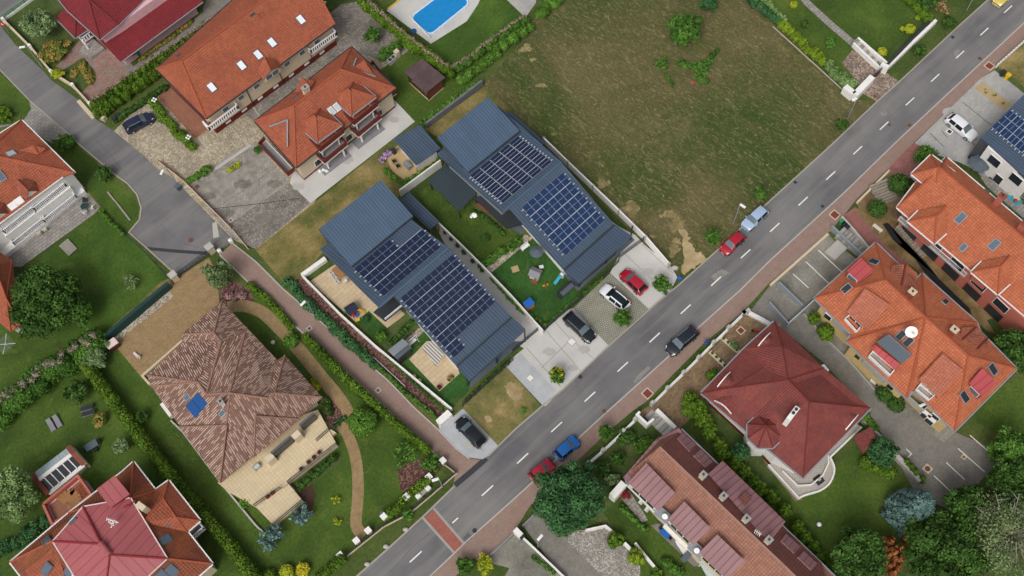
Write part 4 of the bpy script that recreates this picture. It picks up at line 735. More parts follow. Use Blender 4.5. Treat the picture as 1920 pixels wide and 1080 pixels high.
M['rust_iron'] = m_plain('rust_iron', '6e4a3c', .8); M['red_cover'] = m_plain('red_cover', '7a3a34', .8)
for a in ((358, 450, .75, 'rust_iron', None, 'rusty round manhole cover in the cul-de-sac asphalt', True), (409, 457, .6, 'footway', None, 'faded round cover near the footpath entrance', True), (580, 616, .4, 'rust_iron', 'light_concrete', 'small square drain with pale frame on the upper footpath near the leaning lamp', False), (709, 732, .4, 'rust_iron', 'light_concrete', 'small square drain with pale frame halfway down the footpath', False),
          (1214, 738, .95, 'red_cover', 'cream_stone', 'large square red cover with cream frame beside the red roofed house gate', False), (1855, 124, .95, 'red_cover', 'cream_stone', 'large square red cover with cream frame beside the grey parking yard', False), (1565, 403, .95, 'red_cover', 'cream_stone', 'large square red cover with cream frame above the stairs with bins', False), (1389, 620, .7, 'red_cover', 'cream_stone', 'square red cover set in the tan paving of the red roofed house', False),
          (1640, 181, .55, 'rust_iron', None, 'round iron cover on the cobbled drive by the white gate wall', True), (1667, 234, .5, 'rust_iron', None, 'round iron cover in the road below the white gate wall', True), (1705, 505-270, .6, 'rust_iron', None, 'round iron cover at the road edge opposite the white parked hatchback', True), (1837, 110, .6, 'rust_iron', None, 'round iron cover at the road edge near the yellow bin', True), (1786, 70, .45, 'dark_metal', None, 'dark gully grating at the kerb near the roadside bushes', False), (1491, 342, .45, 'dark_metal', None, 'dark gully grating at the kerb beside the dry field', False),
          (1542, 387, .45, 'dark_metal', None, 'dark gully grating at the pavement edge above the square red cover', False), (1088, 707, .5, 'dark_metal', None, 'dark gully grating beside the driveway with the flowering tree', False), (1133, 771, .55, 'rust_iron', None, 'round iron cover at the road edge across from the bare plot', True), (890, 995, .6, 'dark_metal', None, 'round dark cover near the red raised crossing', True), (994, 709, .65, 'white_paint', 'light_concrete', 'pale square cover on the empty grey driveway', False), (1072, 641, .75, 'white_paint', 'light_concrete', 'pale square cover beside the black parked car', False),
          (1739, 879, .7, 'rust_iron', 'cream_stone', 'round cover in a cream square in the back parking yard', True), (1807, 857, .3, 'rust_iron', 'cream_stone', 'tiny drain between the back yard parking lines', False), (433, 413, .35, 'rust_iron', 'light_concrete', 'small round drain in the grey stone forecourt', True), (370, 350, .6, 'rust_iron', None, 'square iron cover beside the small forecourt hedge', False), (1780, 247, .55, 'dark_metal', 'white_paint', 'dark square cover beside the white parked hatchback', False)):
    cover(a[0], a[1], a[2], a[3], a[4], a[5], a[6])
# ================= houses
def house(name, label, x, y, cat='house', group=None): return thing(name, label, cat, P(x, y), group)
# --- central-left blue-grey house with solar roof
h = house('solar_house', 'long blue-grey metal roofed house with dense dark solar panels, beside the reddish footpath', 800, 560, group='blue-grey houses with solar roofs')
body(h, [(602, 445), (716, 352), (772, 410), (665, 502)], 5.2, 'dark_wall', .3)
body(h, [(608, 470), (722, 380), (840, 468), (712, 570)], 4.6, 'grey_wall', .5, name='wall')
body(h, [(745, 562), (842, 472), (955, 595), (852, 685)], 3.8, 'white_wall', .5, name='wall'); body(h, [(855, 690), (955, 602), (970, 618), (870, 705)], 4.0, 'dark_wall', .9, name='wall')
mid = roof(h, dict(a=(600, 467, 4.9), b=(719, 371, 4.9), c=(842, 465, 7.05), d=(711, 577, 6.8)), ['a b c d'], 'seam_blue', th=.35)
bb = roof(h, dict(a=(739, 556, 7.0), b=(842, 464, 7.0), c=(959, 594, 4.1), d=(855, 685, 4.1)), ['a b c d'], 'seam_blue', th=.35)
roof(h, dict(a=(855, 685, 4.3), b=(959, 594, 4.3), c=(985, 617, 4.6), d=(880, 714, 4.6)), ['a b c d'], 'seam_blue', th=.5)
roof(h, dict(a=(597, 430, 8.0), b=(714, 337, 8.0), c=(774, 405, 6.0), d=(659, 499, 6.0)), ['a b c d'], 'seam_blue_lit', th=.5)
MB().bar(P(660, 500, 5.95), P(775, 406, 5.95), .16, .2).obj('gutter', 'dark_metal', h); MB().bar(P(857, 687, 4.32), P(960, 595, 4.32), .18, .14).obj('gutter', 'dark_metal', h)
MB().bar(P(711, 576, 6.9), P(841, 465, 7.12), .3, .1).obj('ridge_cap', 'blue_metal_edge', h)
solar(h, [(664, 505), (774, 414), (827, 465), (720, 557)], mid[0], 10, 3, skip=[(i, 0) for i in range(6, 10)], mat='solar', frame='panel_edge', gap=.015)
solar(h, [(750, 559), (848, 477), (944, 586), (851, 672)], bb[0], 9, 6, skip=[(i, 5) for i in range(2, 9)], mat='solar', frame='panel_edge', gap=.015)
balc = MB().prism([P(705, 590, 2.9), P(754, 570, 2.9), P(750, 545, 2.9), P(700, 560, 2.9)], 2.6, 2.9)
MB().prism([P(700, 585, 3.0), P(722, 602, 3.0), P(756, 574, 3.0), P(735, 555, 3.0)], 2.7, 3.0).obj('porch_roof', 'dark_metal', h)
strip(MB(), [P(722, 600, 3.0), P(755, 573, 3.0)], .08, 3.0, 3.5).obj('railing', 'white_rail', h)
v = [P(791, 652, 2.9), P(812, 637, 2.9), P(832, 667, 2.35), P(817, 687, 2.35)]; mesh('awning', v+[q-Vector((0, 0, .06)) for q in v], [(0, 3, 2, 1), (4, 5, 6, 7), (0, 1, 5, 4), (1, 2, 6, 5), (2, 3, 7, 6), (3, 0, 4, 7)], 'awning', h, uvrot=0)
fv = [P(852, 690, 0), P(878, 722, 0), P(962, 655, 0), P(985, 640, 0)]
for q in (fv[1], fv[3], fv[1].lerp(fv[3], .5)): MB().box((q.x, q.y, 2.1), (.15, .15, 4.2), GRID).obj('porch_post', 'dark_metal', h)
# --- central-right blue-grey house
h = house('solar_house', 'long blue-grey metal roofed house with white framed solar panels, next to the dry field', 1000, 380, group='blue-grey houses with solar roofs')
body(h, [(825, 275), (915, 200), (975, 255), (880, 335)], 5.2, 'dark_wall', .3); body(h, [(830, 300), (955, 215), (1050, 305), (940, 400)], 4.8, 'grey_wall', .5)
body(h, [(958, 388), (1052, 312), (1150, 430), (1058, 505)], 3.9, 'white_wall', .6); body(h, [(1060, 508), (1150, 432), (1172, 455), (1082, 530)], 4.0, 'dark_wall', .8)
mid = roof(h, dict(a=(819, 288, 4.9), b=(934, 198, 4.9), c=(1053, 304, 7.1), d=(942, 397, 7.0)), ['a b c d'], 'seam_blue', th=.35)
bb = roof(h, dict(a=(953, 389, 7.1), b=(1052, 303, 7.1), c=(1151, 420, 4.1), d=(1057, 505, 4.1)), ['a b c d'], 'seam_blue', th=.35)
roof(h, dict(a=(1057, 506, 4.3), b=(1152, 420, 4.3), c=(1184, 442, 4.6), d=(1086, 530, 4.6)), ['a b c d'], 'seam_blue', th=.5)
roof(h, dict(a=(820, 258, 8.0), b=(915, 182, 8.0), c=(974, 245, 6.0), d=(878, 322, 6.0)), ['a b c d'], 'seam_blue_lit', th=.5)
MB().bar(P(879, 323, 5.95), P(975, 246, 5.95), .16, .2).obj('gutter', 'dark_metal', h); MB().bar(P(1059, 507, 4.32), P(1153, 422, 4.32), .18, .14).obj('gutter', 'dark_metal', h); MB().bar(P(943, 397, 7.1), P(1053, 304, 7.15), .3, .1).obj('ridge_cap', 'blue_metal_edge', h)
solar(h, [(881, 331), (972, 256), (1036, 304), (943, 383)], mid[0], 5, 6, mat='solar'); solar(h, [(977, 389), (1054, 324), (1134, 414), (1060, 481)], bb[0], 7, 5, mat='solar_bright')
MB().prism([P(890, 372, 3.0), P(908, 362, 3.0), P(985, 418, 3.0), P(950, 428, 3.0)], 2.7, 3.0).obj('porch_roof', 'dark_metal', h)
for q in ((1086, 538), (1182, 450), (1136, 494)): q = P(*q); MB().box((q.x, q.y, 2.1), (.15, .15, 4.2), GRID).obj('porch_post', 'dark_metal', h)
# side wing roofs
def shed(name, label, cat, q, mat, wmat, posts=False, ins=.25, th=.15, group=None, floor=None):
    W = [P(*k) for k in q]; c = sum(W, Vector())/4; t = thing(name, label, cat, (c.x, c.y, 0), group)
    b = inset(W, ins)
    if posts:
        for v in b: MB().box((v.x, v.y, v.z/2-.05), (.14, .14, v.z-.1), GRID).obj('post', wmat, t)
    else: MB().prism([v-Vector((0, 0, .08)) for v in b], 0).obj('wall', wmat, t)
    roof(t, dict(a=q[0], b=q[1], c=q[2], d=q[3]), ['a b c d'], mat, th=th); return t
shed('lean_to', 'dark ribbed lean-to roof on the right flank of the footpath-side solar house', 'lean-to', [(749, 378, 2.6), (767, 360, 2.6), (824, 416, 2.9), (806, 431, 2.9)], 'seam_blue', 'wood', posts=True)
shed('lean_to', 'narrow blue-grey lean-to roof squeezed between the solar house and the dry field', 'lean-to', [(946, 217, 2.7), (958, 209, 2.7), (1021, 266, 2.8), (1013, 276, 2.8)], 'seam_blue', 'dark_metal', posts=True)
shed('pergola', 'dark metal pergola with slatted roof above the garden between the two solar houses', 'pergola', [(802, 339, 2.7), (836, 309, 2.9), (895, 362, 2.9), (860, 396, 2.7)], 'seam_dark', 'dark_metal', posts=True)
t = shed('garden_house', 'small blue-grey roofed garden house with a covered terrace near the stone barbecue corner', 'garden house', [(737, 261, 2.9), (787, 234, 2.9), (826, 278, 2.7), (780, 310, 2.6)], 'seam_blue', 'white_wall', ins=.5)
MB().cyl(P(782, 322, 0), P(782, 312, 2.5), .06).obj('post', 'dark_metal', t)
# --- top right solar house
h = house('solar_house', 'blue-grey solar house cut by the right edge, white walls above a terrace with parasol', 1900, 300, group='blue-grey houses with solar roofs')
v = body(h, [(1845, 275), (1925, 180), (2010, 250), (1935, 350)], 5.0, 'white_wall', .35); pl = roof(h, dict(a=(1840, 257, 5.2), b=(1925, 172, 6.2), c=(2030, 240, 6.2), d=(1928, 338, 5.2)), ['a b c d'], 'seam_blue', th=.4)
solar(h, [(1858, 239), (1893, 207), (1965, 262), (1930, 300)], pl[0], 3, 5, mat='solar_bright')
windows(h, v, [3], 2.7, 4.4, 1.9, 3.2); windows(h, v, [3], .2, 2.0, 1.3, 4.2)
balcony(h, (1887, 349), (1928, 378), 1.0, 3.0, mat='grey_rail', solid=False, slab='grey_wall'); MB().box(P(1846, 288, 2.5), (.25, 3.2, 5), math.radians(53)).obj('pillar', 'dark_wall', h)
# --- long orange house, top left
h = house('terraced_house', 'long orange tiled house with five bright skylights and white balustrades, top left of centre', 460, 130)
E_ = [(293, 129), (386, 221), (627, 44), (520, -70)]
v = body(h, E_, 5.2, 'cream_wall', .5, plinth=('maroon', 1.1))
pl = roof(h, dict(a=(293, 129, 5.4), b=(386, 222, 5.4), c=(628, 45, 5.4), d=(520, -75, 5.4), r=(340, 114, 9.0), s=(572, -58, 9.0)), ['a b r', 'b c s r', 'c d s', 'd a r s'], 'tile_orange', cap='roof_ridge', gutter='dark_metal')
for x, y in ((397, 164), (453, 123), (484, 103), (510, 80), (564, 37)): skylight(h, x, y, pl[1], .85, 1.25, 'dark_frame', 'bright_glass')
for x, y in ((336, 104), (392, 62), (449, 21), (474, 28)): skylight(h, x, y, pl[3], .7, .35, 'dark_frame', 'dark_glass')
balcony(h, (394, 246), (449, 204), 2.7, 1.5, mat='white_rail', floor='terracotta', picket=.36); balcony(h, (584, 102), (633, 67), 2.7, 1.5, mat='white_rail', floor='terracotta', picket=.36)
gable(h, (495, 106, 8.0), (507, 131, 7.0), (493, 150, 5.3), (526, 126, 5.3), (483, 133, 6.4), (516, 113, 6.4), 'tile_orange', 'cream_wall', 1.0, 'roof_ridge')
n_ = (v[1], v[2])
for i in range(7):
    q = n_[0].lerp(n_[1], .12+.125*i); d = (n_[1]-n_[0]).normalized(); o = Vector((d.y, -d.x, 0)); f = MB().box((q.x+o.x*.05, q.y+o.y*.05, 3.6), (1.1, .12, .9), math.atan2(d.y, d.x)).obj('window', 'white_frame', h); MB().box((q.x+o.x*.09, q.y+o.y*.09, 3.6), (.9, .1, .7), math.atan2(d.y, d.x)).obj('pane', 'sky_glass', f)
    if i in (1, 3, 5): MB().cyl((q.x+d.x*1.2+o.x*.12, q.y+d.y*1.2+o.y*.12, 0), (q.x+d.x*1.2+o.x*.12, q.y+d.y*1.2+o.y*.12, 5.2), .06).obj('downpipe', 'dark_metal', h)
for i in range(7):
    q = n_[0].lerp(n_[1], .1+.13*i); d = (n_[1]-n_[0]).normalized(); o = Vector((d.y, -d.x, 0)); MB().box((q.x+o.x*.05, q.y+o.y*.05, .75), (.9, .12, .4), math.atan2(d.y, d.x)).obj('basement_window', 'white_frame', h)
# --- orange house with two turrets
h = house('turret_house', 'orange tiled house with twin pyramid turrets over brown railed balconies', 610, 230)
v = body(h, [(478, 227), (555, 314), (742, 165), (659, 88)], 4.9, 'cream_wall', .55, plinth=('maroon', .35))
pl = roof(h, dict(a=(478, 227, 5.0), b=(555, 314, 5.0), c=(742, 165, 5.0), d=(659, 88, 5.0), r=(551, 199, 8.2), s=(639, 130, 8.2)), ['a b r', 'b c s r', 'c d s', 'd a r s'], 'tile_orange', cap='roof_ridge', gutter='dark_metal')
for (ap, ri) in (((656, 166), [(622, 183), (659, 217), (705, 182), (665, 148)]), ((592, 216), [(558, 233), (595, 268), (641, 234), (603, 198)])):
    b = body(h, [(x*.86+ap[0]*.14, y*.86+ap[1]*.14) for x, y in ri], 6.3, 'cream_wall', .3, z0=4.6, name='turret_wall')
    roof(h, dict(a=(*ri[0], 6.4), b=(*ri[1], 6.4), c=(*ri[2], 6.4), d=(*ri[3], 6.4), t=(*ap, 8.3)), ['a b t', 'b c t', 'c d t', 'd a t'], 'tile_orange', cap='roof_ridge', gutter='grey_metal', name='turret_roof')
    MB().bar(P(ri[0][0]-3, ri[0][1], 6.5), P(ri[3][0]-4, ri[3][1]-1, 6.6), .5, .12).bar(P(ri[3][0]-4, ri[3][1]-1, 6.6), P(ri[3][0]+9, ri[3][1]+1, 6.7), .4, .12).obj('flashing', 'grey_metal', h)
    c = P(*ap, 8.4); MB().cyl(c-Vector((0, 0, .3)), c+Vector((0, 0, .15)), .22, .1).obj('finial', 'dark_metal', h)
for dx, dy in ((0, 0), (-63, 50)):
    balcony(h, (664+dx, 236+dy), (710+dx, 199+dy), 4.9, 2.3, mat='brown_rail', floor='grey_slab', solid=True); balcony(h, (672+dx, 258+dy), (716+dx, 222+dy), 2.6, 2.6, mat='brown_rail', floor='grey_slab', solid=True)
    MB().prism([P(672+dx, 280+dy), P(722+dx, 243+dy), P(705+dx, 225+dy), P(655+dx, 262+dy)], 0, .15).obj('terrace_slab', 'grey_slab', h)
    for x, y in ((680, 266), (710, 243)):
        c = P(x+dx, y+dy); MB().cyl(c, c+Vector((0, 0, 2.5)), .15, n=10).obj('pillar', 'white_wall', h); MB().cyl(c+Vector((-.3, .5, 2.6)), c+Vector((-.3, .5, 4.8)), .13, n=10).obj('pillar', 'white_wall', h); MB().cyl(c+Vector((-.5, .9, 4.9)), c+Vector((-.5, .9, 6.2)), .13, n=10).obj('pillar', 'white_wall', h)
A = [P(487, 274, 2.6), P(541, 330, 2.6), P(553, 320, 2.6), P(498, 262, 2.6)]; o = MB().prism(A, 2.4, 2.6).obj('balcony', 'white_wall', h); MB().prism(inset(A, .1), 2.6, 2.62).obj('floor', 'grey_slab', o); strip(MB(), [A[3], A[0], A[1], A[2]], .1, 2.6, 3.5).obj('railing', 'brown_rail', o)
A = [P(744, 175, 2.2), P(700, 120, 2.2), P(694, 128, 2.2), P(736, 180, 2.2)]; o = MB().prism(A, 2.0, 2.2).obj('balcony', 'white_wall', h); strip(MB(), [A[3], A[0], A[1], A[2]], .1, 2.2, 3.1).obj('railing', 'brown_rail', o)
roof(h, dict(a=(661, 129, 6.6), b=(682, 113, 6.9), c=(703, 143, 5.6)), ['a b c'], 'tile_orange', th=.5, gutter=None, name='roof_vent'); MB().bar(P(661, 129, 6.75), P(668, 110, 6.2), .2).bar(P(661, 129, 6.75), P(704, 144, 5.8), .2).obj('flashing', 'grey_metal', h)
roof(h, dict(a=(507, 237, 6.2), b=(538, 225, 7.2), c=(537, 272, 6.0)), ['a b c'], 'tile_orange', th=.5, name='roof_vent'); MB().bar(P(505, 238, 6.4), P(539, 225, 7.3), .18).bar(P(539, 225, 7.3), P(539, 275, 6.0), .18).obj('flashing', 'grey_metal', h)
roof(h, dict(a=(566, 146, 7.4), b=(552, 172, 6.6), c=(583, 166, 7.3), d=(590, 152, 7.0)), ['a b c', 'a c d'], 'tile_orange', th=.4, name='roof_vent', cap='roof_ridge')
chimney(h, 572, 164, 8.8, .6, 1.0, 1.8, 'cream_wall', ang=GRID+1.57); skylight(h, 609, 88, pl[3], .6, .3) ; skylight(h, 554, 182, pl[3], .6, .3); skylight(h, 622, 208, pl[1], .6, 1.0, 'white_frame', 'pale_glass'); skylight(h, 632, 201, pl[1], .6, 1.0, 'white_frame', 'pale_glass')
windows(h, v, [1], .9, 2.2, 1.2, 4.5)
# --- dark red roofed pink house, top left
h = house('pink_house', 'pink walled house under dark red metal tile roofs, cut by the top edge', 220, 30)
body(h, [(110, -30), (187, 73), (226, 48), (420, -90), (300, -180)], 5.2, 'pink_wall', .4); body(h, [(187, 78), (224, 116), (377, 5), (340, -35)], 2.6, 'pink_wall', .9)
roof(h, dict(a=(187, 75, 3.7), b=(226, 116, 2.7), c=(380, 3, 2.7), d=(345, -38, 3.7)), ['a b c d'], 'tile_red', gutter='grey_metal')
roof(h, dict(a=(105, -8, 5.3), b=(126, 19, 5.3), e=(187, 74, 5.3), f=(223, 46, 5.3), r=(166, -2, 8.0), t=(250, -110, 8.0), k=(330, -60, 5.3), j=(200, -150, 5.3)), ['a b e r', 'e f r', 'f k t r', 'r t j a'], 'tile_red', cap='roof_ridge_red', gutter='grey_metal')
roof(h, dict(a=(105, 34, 2.9), b=(141, 71, 2.9), c=(164, 56, 2.9), d=(125, 10, 4.0), m=(143, 16, 4.2)), ['a b m d', 'b c m'], 'tile_red', cap='roof_ridge_red', gutter='grey_metal', name='porch_roof')
balcony(h, (222, 41), (282, -1), 3.6, 2.4, mat='white_rail', floor='wood', picket=.35); dormer(h, [(178, 14, 7.0), (192, -8, 7.2), (206, 4, 6.6), (190, 24, 6.4)], 'pink_metal_edge', 'white_wall', 1.4); balcony(h, (157, 80), (175, 67), 1.2, 1.6, mat='white_rail', floor='grey_slab', picket=.4)
MB().prism([P(150, 100), P(173, 111), (P(198, 94)), P(172, 72)], 0, .5).obj('front_steps', 'flag_stone', h)
for x, y in ((157, 80), (168, 95)): c = P(x, y); MB().cyl(c, c+Vector((0, 0, 2.7)), .16, n=10).obj('pillar', 'white_wall', h)
# --- left edge orange house with white balconies
h = house('white_house', 'orange roofed house with white balconies and gabled dormers at the left edge', 60, 350)
v = body(h, [(42, 232), (130, 318), (118, 332), (-40, 448), (-130, 340)], 5.5, 'white_wall', .05)
A = [P(*k) for k in ((163, 363, 0), (19, 483, 0), (-70, 552, 0), (-100, 510, 0), (140, 330, 0))]; MB().prism([A[0], A[2], A[3], A[4]], 0, .85).obj('terrace_base', 'white_wall', h)
pl = roof(h, dict(a=(40, 225, 5.7), b=(140, 324, 5.7), b2=(117, 331, 5.7), c=(-40, 447, 5.7), d=(-150, 345, 5.7), r=(-28, 288, 9.2)), ['a b r', 'b b2 c r', 'c d r', 'd a r'], 'tile_orange', cap='roof_ridge', gutter='white_frame')
for dx, dy in ((0, 0), (-57, 42)):
    gable(h, (30+dx, 335+dy, 8.0), (53+dx, 358+dy, 7.4), (50+dx, 378+dy, 5.6), (77+dx, 358+dy, 5.6), (34+dx, 364+dy, 6.6), (64+dx, 340+dy, 6.6), 'tile_orange_dull', 'white_wall', 1.5, 'roof_ridge')
    q = [P(66+dx, 400+dy, 3.3), P(131+dx, 350+dy, 3.3), P(118+dx, 325+dy, 3.3), P(52+dx, 372+dy, 3.3)]; MB().prism(q, .86, 3.1).obj('wall', 'white_wall', h)
    for a, b, hh in (((68, 397), (127, 350), 3.3), ((86, 419), (146, 371), .9)): o = balcony(h, (a[0]+dx, a[1]+dy), (b[0]+dx, b[1]+dy), hh, 1.5 if hh > 2 else 1.1, mat='white_rail', floor='grey_slab', picket=.24)
    windows(h, [P(60+dx, 390+dy), P(120+dx, 342+dy), P(60+dx, 330+dy)], [0], 3.5, 5.2, 1.6, 2.2)
roof(h, dict(a=(36, 282, 7.4), b=(62, 272, 7.6), c=(86, 278, 6.6), d=(72, 290, 6.6)), ['a b d', 'b c d'], 'tile_orange', th=.4, name='dormer_roof', cap='roof_ridge'); skylight(h, 21, 288, pl[0], .8, 1.0, 'grey_metal', 'pale_glass'); skylight(h, 1, 330, pl[1], .8, 1.4, 'grey_metal', 'sky_glass')
skylight(h, 24, 386, pl[1], .9, .8, 'white_frame', 'white_wall'); skylight(h, 36, 377, pl[1], .9, .8, 'white_frame', 'white_wall')
# --- orange roof behind the big tree
h = house('tiled_house', 'orange tiled hip roof at the left edge, half hidden by the big dark tree', 0, 560)
body(h, [(5, 475), (38, 610), (20, 622), (-60, 560), (-60, 480)], 2.9, 'white_wall', .5); roof(h, dict(a=(-30, 452, 3.0), b=(22, 488, 3.0), c=(39, 610, 3.0), d=(20, 622, 3.0), e=(-80, 545, 3.0), r=(-10, 500, 5.8), s=(12, 560, 4.6)), ['a b s r', 'b c s', 'c d s', 'd e r s', 'e a r'], 'tile_orange', cap='roof_ridge')
# --- villa with mottled brown roof
h = house('villa', 'villa with mottled brown barrel tile roof, blue thermal collector and beige terrace', 440, 740, cat='villa')
Z = 3.3
body(h, [(285, 720), (414, 900), (600, 745), (534, 670), (520, 679), (462, 620), (416, 575), (345, 630), (350, 640)], Z, 'cream_wall', .6)
roof(h, dict(W=(276, 704, Z), W2=(283, 724, Z), S=(414, 905, Z), E=(604, 745, Z), T=(534, 666, Z), V=(520, 675, Z), N=(462, 614, Z), v2=(415, 640, 4.9), nw=(345, 640, Z), nn=(394, 636, 3.5), R0=(372, 717, 5.6), Rv=(387, 739, 5.6), R1=(431, 737, 6.4), R2=(503, 747, 6.2), R3=(515, 737, 6.2)),
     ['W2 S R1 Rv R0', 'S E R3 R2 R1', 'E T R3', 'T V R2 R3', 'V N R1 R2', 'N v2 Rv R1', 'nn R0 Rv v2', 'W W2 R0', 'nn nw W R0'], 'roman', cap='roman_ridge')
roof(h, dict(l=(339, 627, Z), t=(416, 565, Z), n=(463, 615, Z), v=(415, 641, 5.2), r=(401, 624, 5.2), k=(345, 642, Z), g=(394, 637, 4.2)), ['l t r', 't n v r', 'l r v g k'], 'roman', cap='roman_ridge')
pl = (P(431, 800, 4.6), None, None, None)
W_ = [P(283, 724, Z), P(414, 905, Z), P(431, 737, 6.4)]; n = (W_[1]-W_[0]).cross(W_[2]-W_[0]).normalized(); n = n if n.z > 0 else -n; u = Vector((0, 0, 1)).cross(n).normalized(); pl = (W_[0], n, u, n.cross(u))
E_ = [P(414, 905, 3.3), P(604, 745, 3.3), P(503, 747, 6.2)]; n2 = (E_[1]-E_[0]).cross(E_[2]-E_[0]).normalized(); n2 = n2 if n2.z > 0 else -n2
for tri, nn_, p0 in (([(478, 779), (561, 785), (475, 858)], n2, E_[0]), ([(428, 797), (338, 801), (414, 905)], n, W_[0])):
    a = [ray_plane(x, y, p0, nn_) for x, y in tri]; k_ = mesh('roof', [p+nn_*.03 for p in a[1:]]+[a[0]+nn_*.05]+[a[0]+nn_*.3, a[1]+nn_*.22, a[2]+nn_*.22], [(3, 4, 5), (2, 0, 4, 3), (2, 3, 5, 1), (0, 1, 5, 4)], 'roman', h); MB().cyl(a[0]+nn_*.32, a[1]+nn_*.24, .11, n=6).cyl(a[0]+nn_*.32, a[2]+nn_*.24, .11, n=6).obj('ridge_cap', 'roman_ridge', k_)
q = [(349, 762), (373, 736), (391, 757), (367, 784)]
for k in (0, 1):
    a = [ray_plane(x, y, pl[0], n) for x, y in q]; s = [a[0].lerp(a[3], 0), a[1], a[2], a[3]]
    f = lambda s_, t_: (a[0]*(1-s_)+a[1]*s_)*(1-t_)+(a[3]*(1-s_)+a[2]*s_)*t_
    b = [f(k*.5+.01, 0), f(k*.5+.49, 0), f(k*.5+.49, 1), f(k*.5+.01, 1)]; up = n*.2
    mesh('thermal_collector', [p+n*.08 for p in b]+[p+up for p in b], [(3, 2, 1, 0), (4, 5, 6, 7), (0, 1, 5, 4), (1, 2, 6, 5), (2, 3, 7, 6), (3, 0, 4, 7)], 'solar_thermal', h)
skylight(h, 351, 745, pl, .5, .7, 'grey_metal', 'sky_glass'); skylight(h, 417, 775, pl, .5, .7, 'grey_metal', 'sky_glass'); chimney(h, 413, 753, 6.9, .5, .7, 1.5, 'white_wall')
o = MB().prism([P(x, y) for x, y in ((304, 762), (312, 756), (330, 778), (322, 786))], 0, .9).obj('service_box', 'white_wall', h)
def terr(name, pts, z, floor, wallm, parent):
    v = [P(x, y, z) for x, y in pts]; o = MB().prism(v, 0, z-.02).obj(name, wallm, parent); MB().prism(inset(v, .03), z-.03, z+.01).obj('floor', floor, o); return v
tv = terr('terrace', [(408, 905), (425, 920), (478, 950), (541, 905), (632, 834), (596, 768), (560, 780), (470, 850)], 1.0, 'beige_tile', 'cream_stone', h); t2 = terr('lower_terrace', [(480, 951), (514, 986), (569, 940), (541, 907)], .6, 'beige_tile', 'cream_stone', h)
for a, b in (((590, 826), (632, 833)),): pass
def rail(parent, pts, z, rh, mat, k=.15, name='railing'):
    v = [P(x, y, z) for x, y in pts]; mb = MB()
    for p, q in zip(v, v[1:]):
        up = Vector((0, 0, rh)); mb.bar(p+up, q+up, .07); mb.bar(p+Vector((0, 0, .12)), q+Vector((0, 0, .12)), .04); c = max(1, int((q-p).length/k))
        for i in range(c+1): x = p.lerp(q, i/c); mb.bar(x, x+up, .03 if i not in (0, c) else .07)
    return mb.obj(name, mat, parent)
rail(h, [(632, 834), (541, 906)], 1.0, .95, 'dark_metal'); rail(h, [(541, 906), (569, 939), (514, 985)], .6, .95, 'dark_metal'); rail(h, [(478, 949), (527, 916)], 1.0, .95, 'dark_metal'); rail(h, [(595, 827), (626, 800)], 1.0, .95, 'dark_metal')
for a, b, c_, d_2 in (((600, 827), (622, 808), (632, 814), (612, 834)), ((533, 920), (545, 910), (556, 922), (544, 932))):
    for i in range(3):
        f = i/3; q = [P(*[a[k]*(1-f)+d_2[k]*f for k in (0, 1)]), P(*[b[k]*(1-f)+c_[k]*f for k in (0, 1)]), P(*c_), P(*d_2)]; MB().prism(q, 0, .82-.2*i).obj('terrace_step', 'beige_tile', h) if i == 0 else None
for x, y in ((505, 858), (555, 815)): c = P(x, y, 2.9); MB().box((c.x, c.y, 1.95), (1.1, .8, 1.9), GRID).obj('pillar', 'cream_wall', h)
f = MB().box(P(530, 838, 2.0), (3.2, .3, 2.0), GRID).obj('window', 'dark_frame', h); MB().box(P(530, 839, 2.0), (3.0, .34, 1.8), GRID).obj('pane', 'dark_glass', f); f = MB().box(P(578, 790, 2.0), (2.4, .3, 2.0), GRID).obj('window', 'dark_frame', h); MB().box(P(578, 791, 2.0), (2.2, .34, 1.8), GRID).obj('pane', 'dark_glass', f)
# --- bottom left pink metal and orange tile house
h = house('pink_roof_house', 'large house with a pink sheet metal crown roof ringed by orange tile wings, bottom left', 220, 1010)
Z = 4.8
body(h, [(22, 1052), (128, 962), (220, 892), (250, 870), (290, 920), (316, 905), (372, 975), (352, 997), (394, 1057), (300, 1150), (90, 1150)], Z, 'cream_wall', .4)
pl = roof(h, dict(a=(19, 1054, Z), b=(129, 962, Z), c=(230, 884, Z+.0), e=(250, 866, Z), g=(292, 920, Z), k=(244, 935, 7.2), j=(156, 952, 7.2), l=(99, 1014, 7.2), m=(70, 1120, Z), n=(150, 1110, 7.0), q=(268, 980, 7.15)), ['a b j l', 'b c e k j', 'e g k', 'g q k', 'a l n m'], 'tile_rust', cap='roof_ridge', gutter='white_frame')
pr = roof(h, dict(g=(292, 918, Z), t=(316, 901, Z), r=(375, 976, Z), s=(351, 997, Z), q=(268, 980, 7.2), p=(306, 935, 6.4), o=(330, 970, 6.4)), ['g t p q', 't r o p', 'r s o', 's q p o'], 'tile_orange', cap='roof_ridge', gutter='white_frame', capr=.1)
p3 = roof(h, dict(s=(351, 997, Z), u=(398, 1057, Z), v=(372, 1080, Z), w=(310, 1047, 7.2), q=(268, 980, 7.2), x=(290, 1160, Z), y=(240, 1130, 7.0)), ['s u w q', 'u v x y w'], 'tile_rust', cap='roof_ridge', gutter='white_frame')
pk = roof(h, dict(a=(100, 1015, 7.4), b=(156, 951, 7.4), c=(244, 935, 7.4), d=(312, 1047, 7.4), e=(190, 1160, 7.4), r=(190, 1020, 8.9), s=(206, 1040, 8.9)), ['a b r', 'b c d s r', 'd e s', 'e a r s'], 'seam_pink', th=.5, cap='red_edge', gutter='pink_metal_edge')
MB().cyl(P(188, 1018, 9.0), P(206, 1040, 9.0), .35, n=10).obj('ridge_vent', 'seam_pink', h)
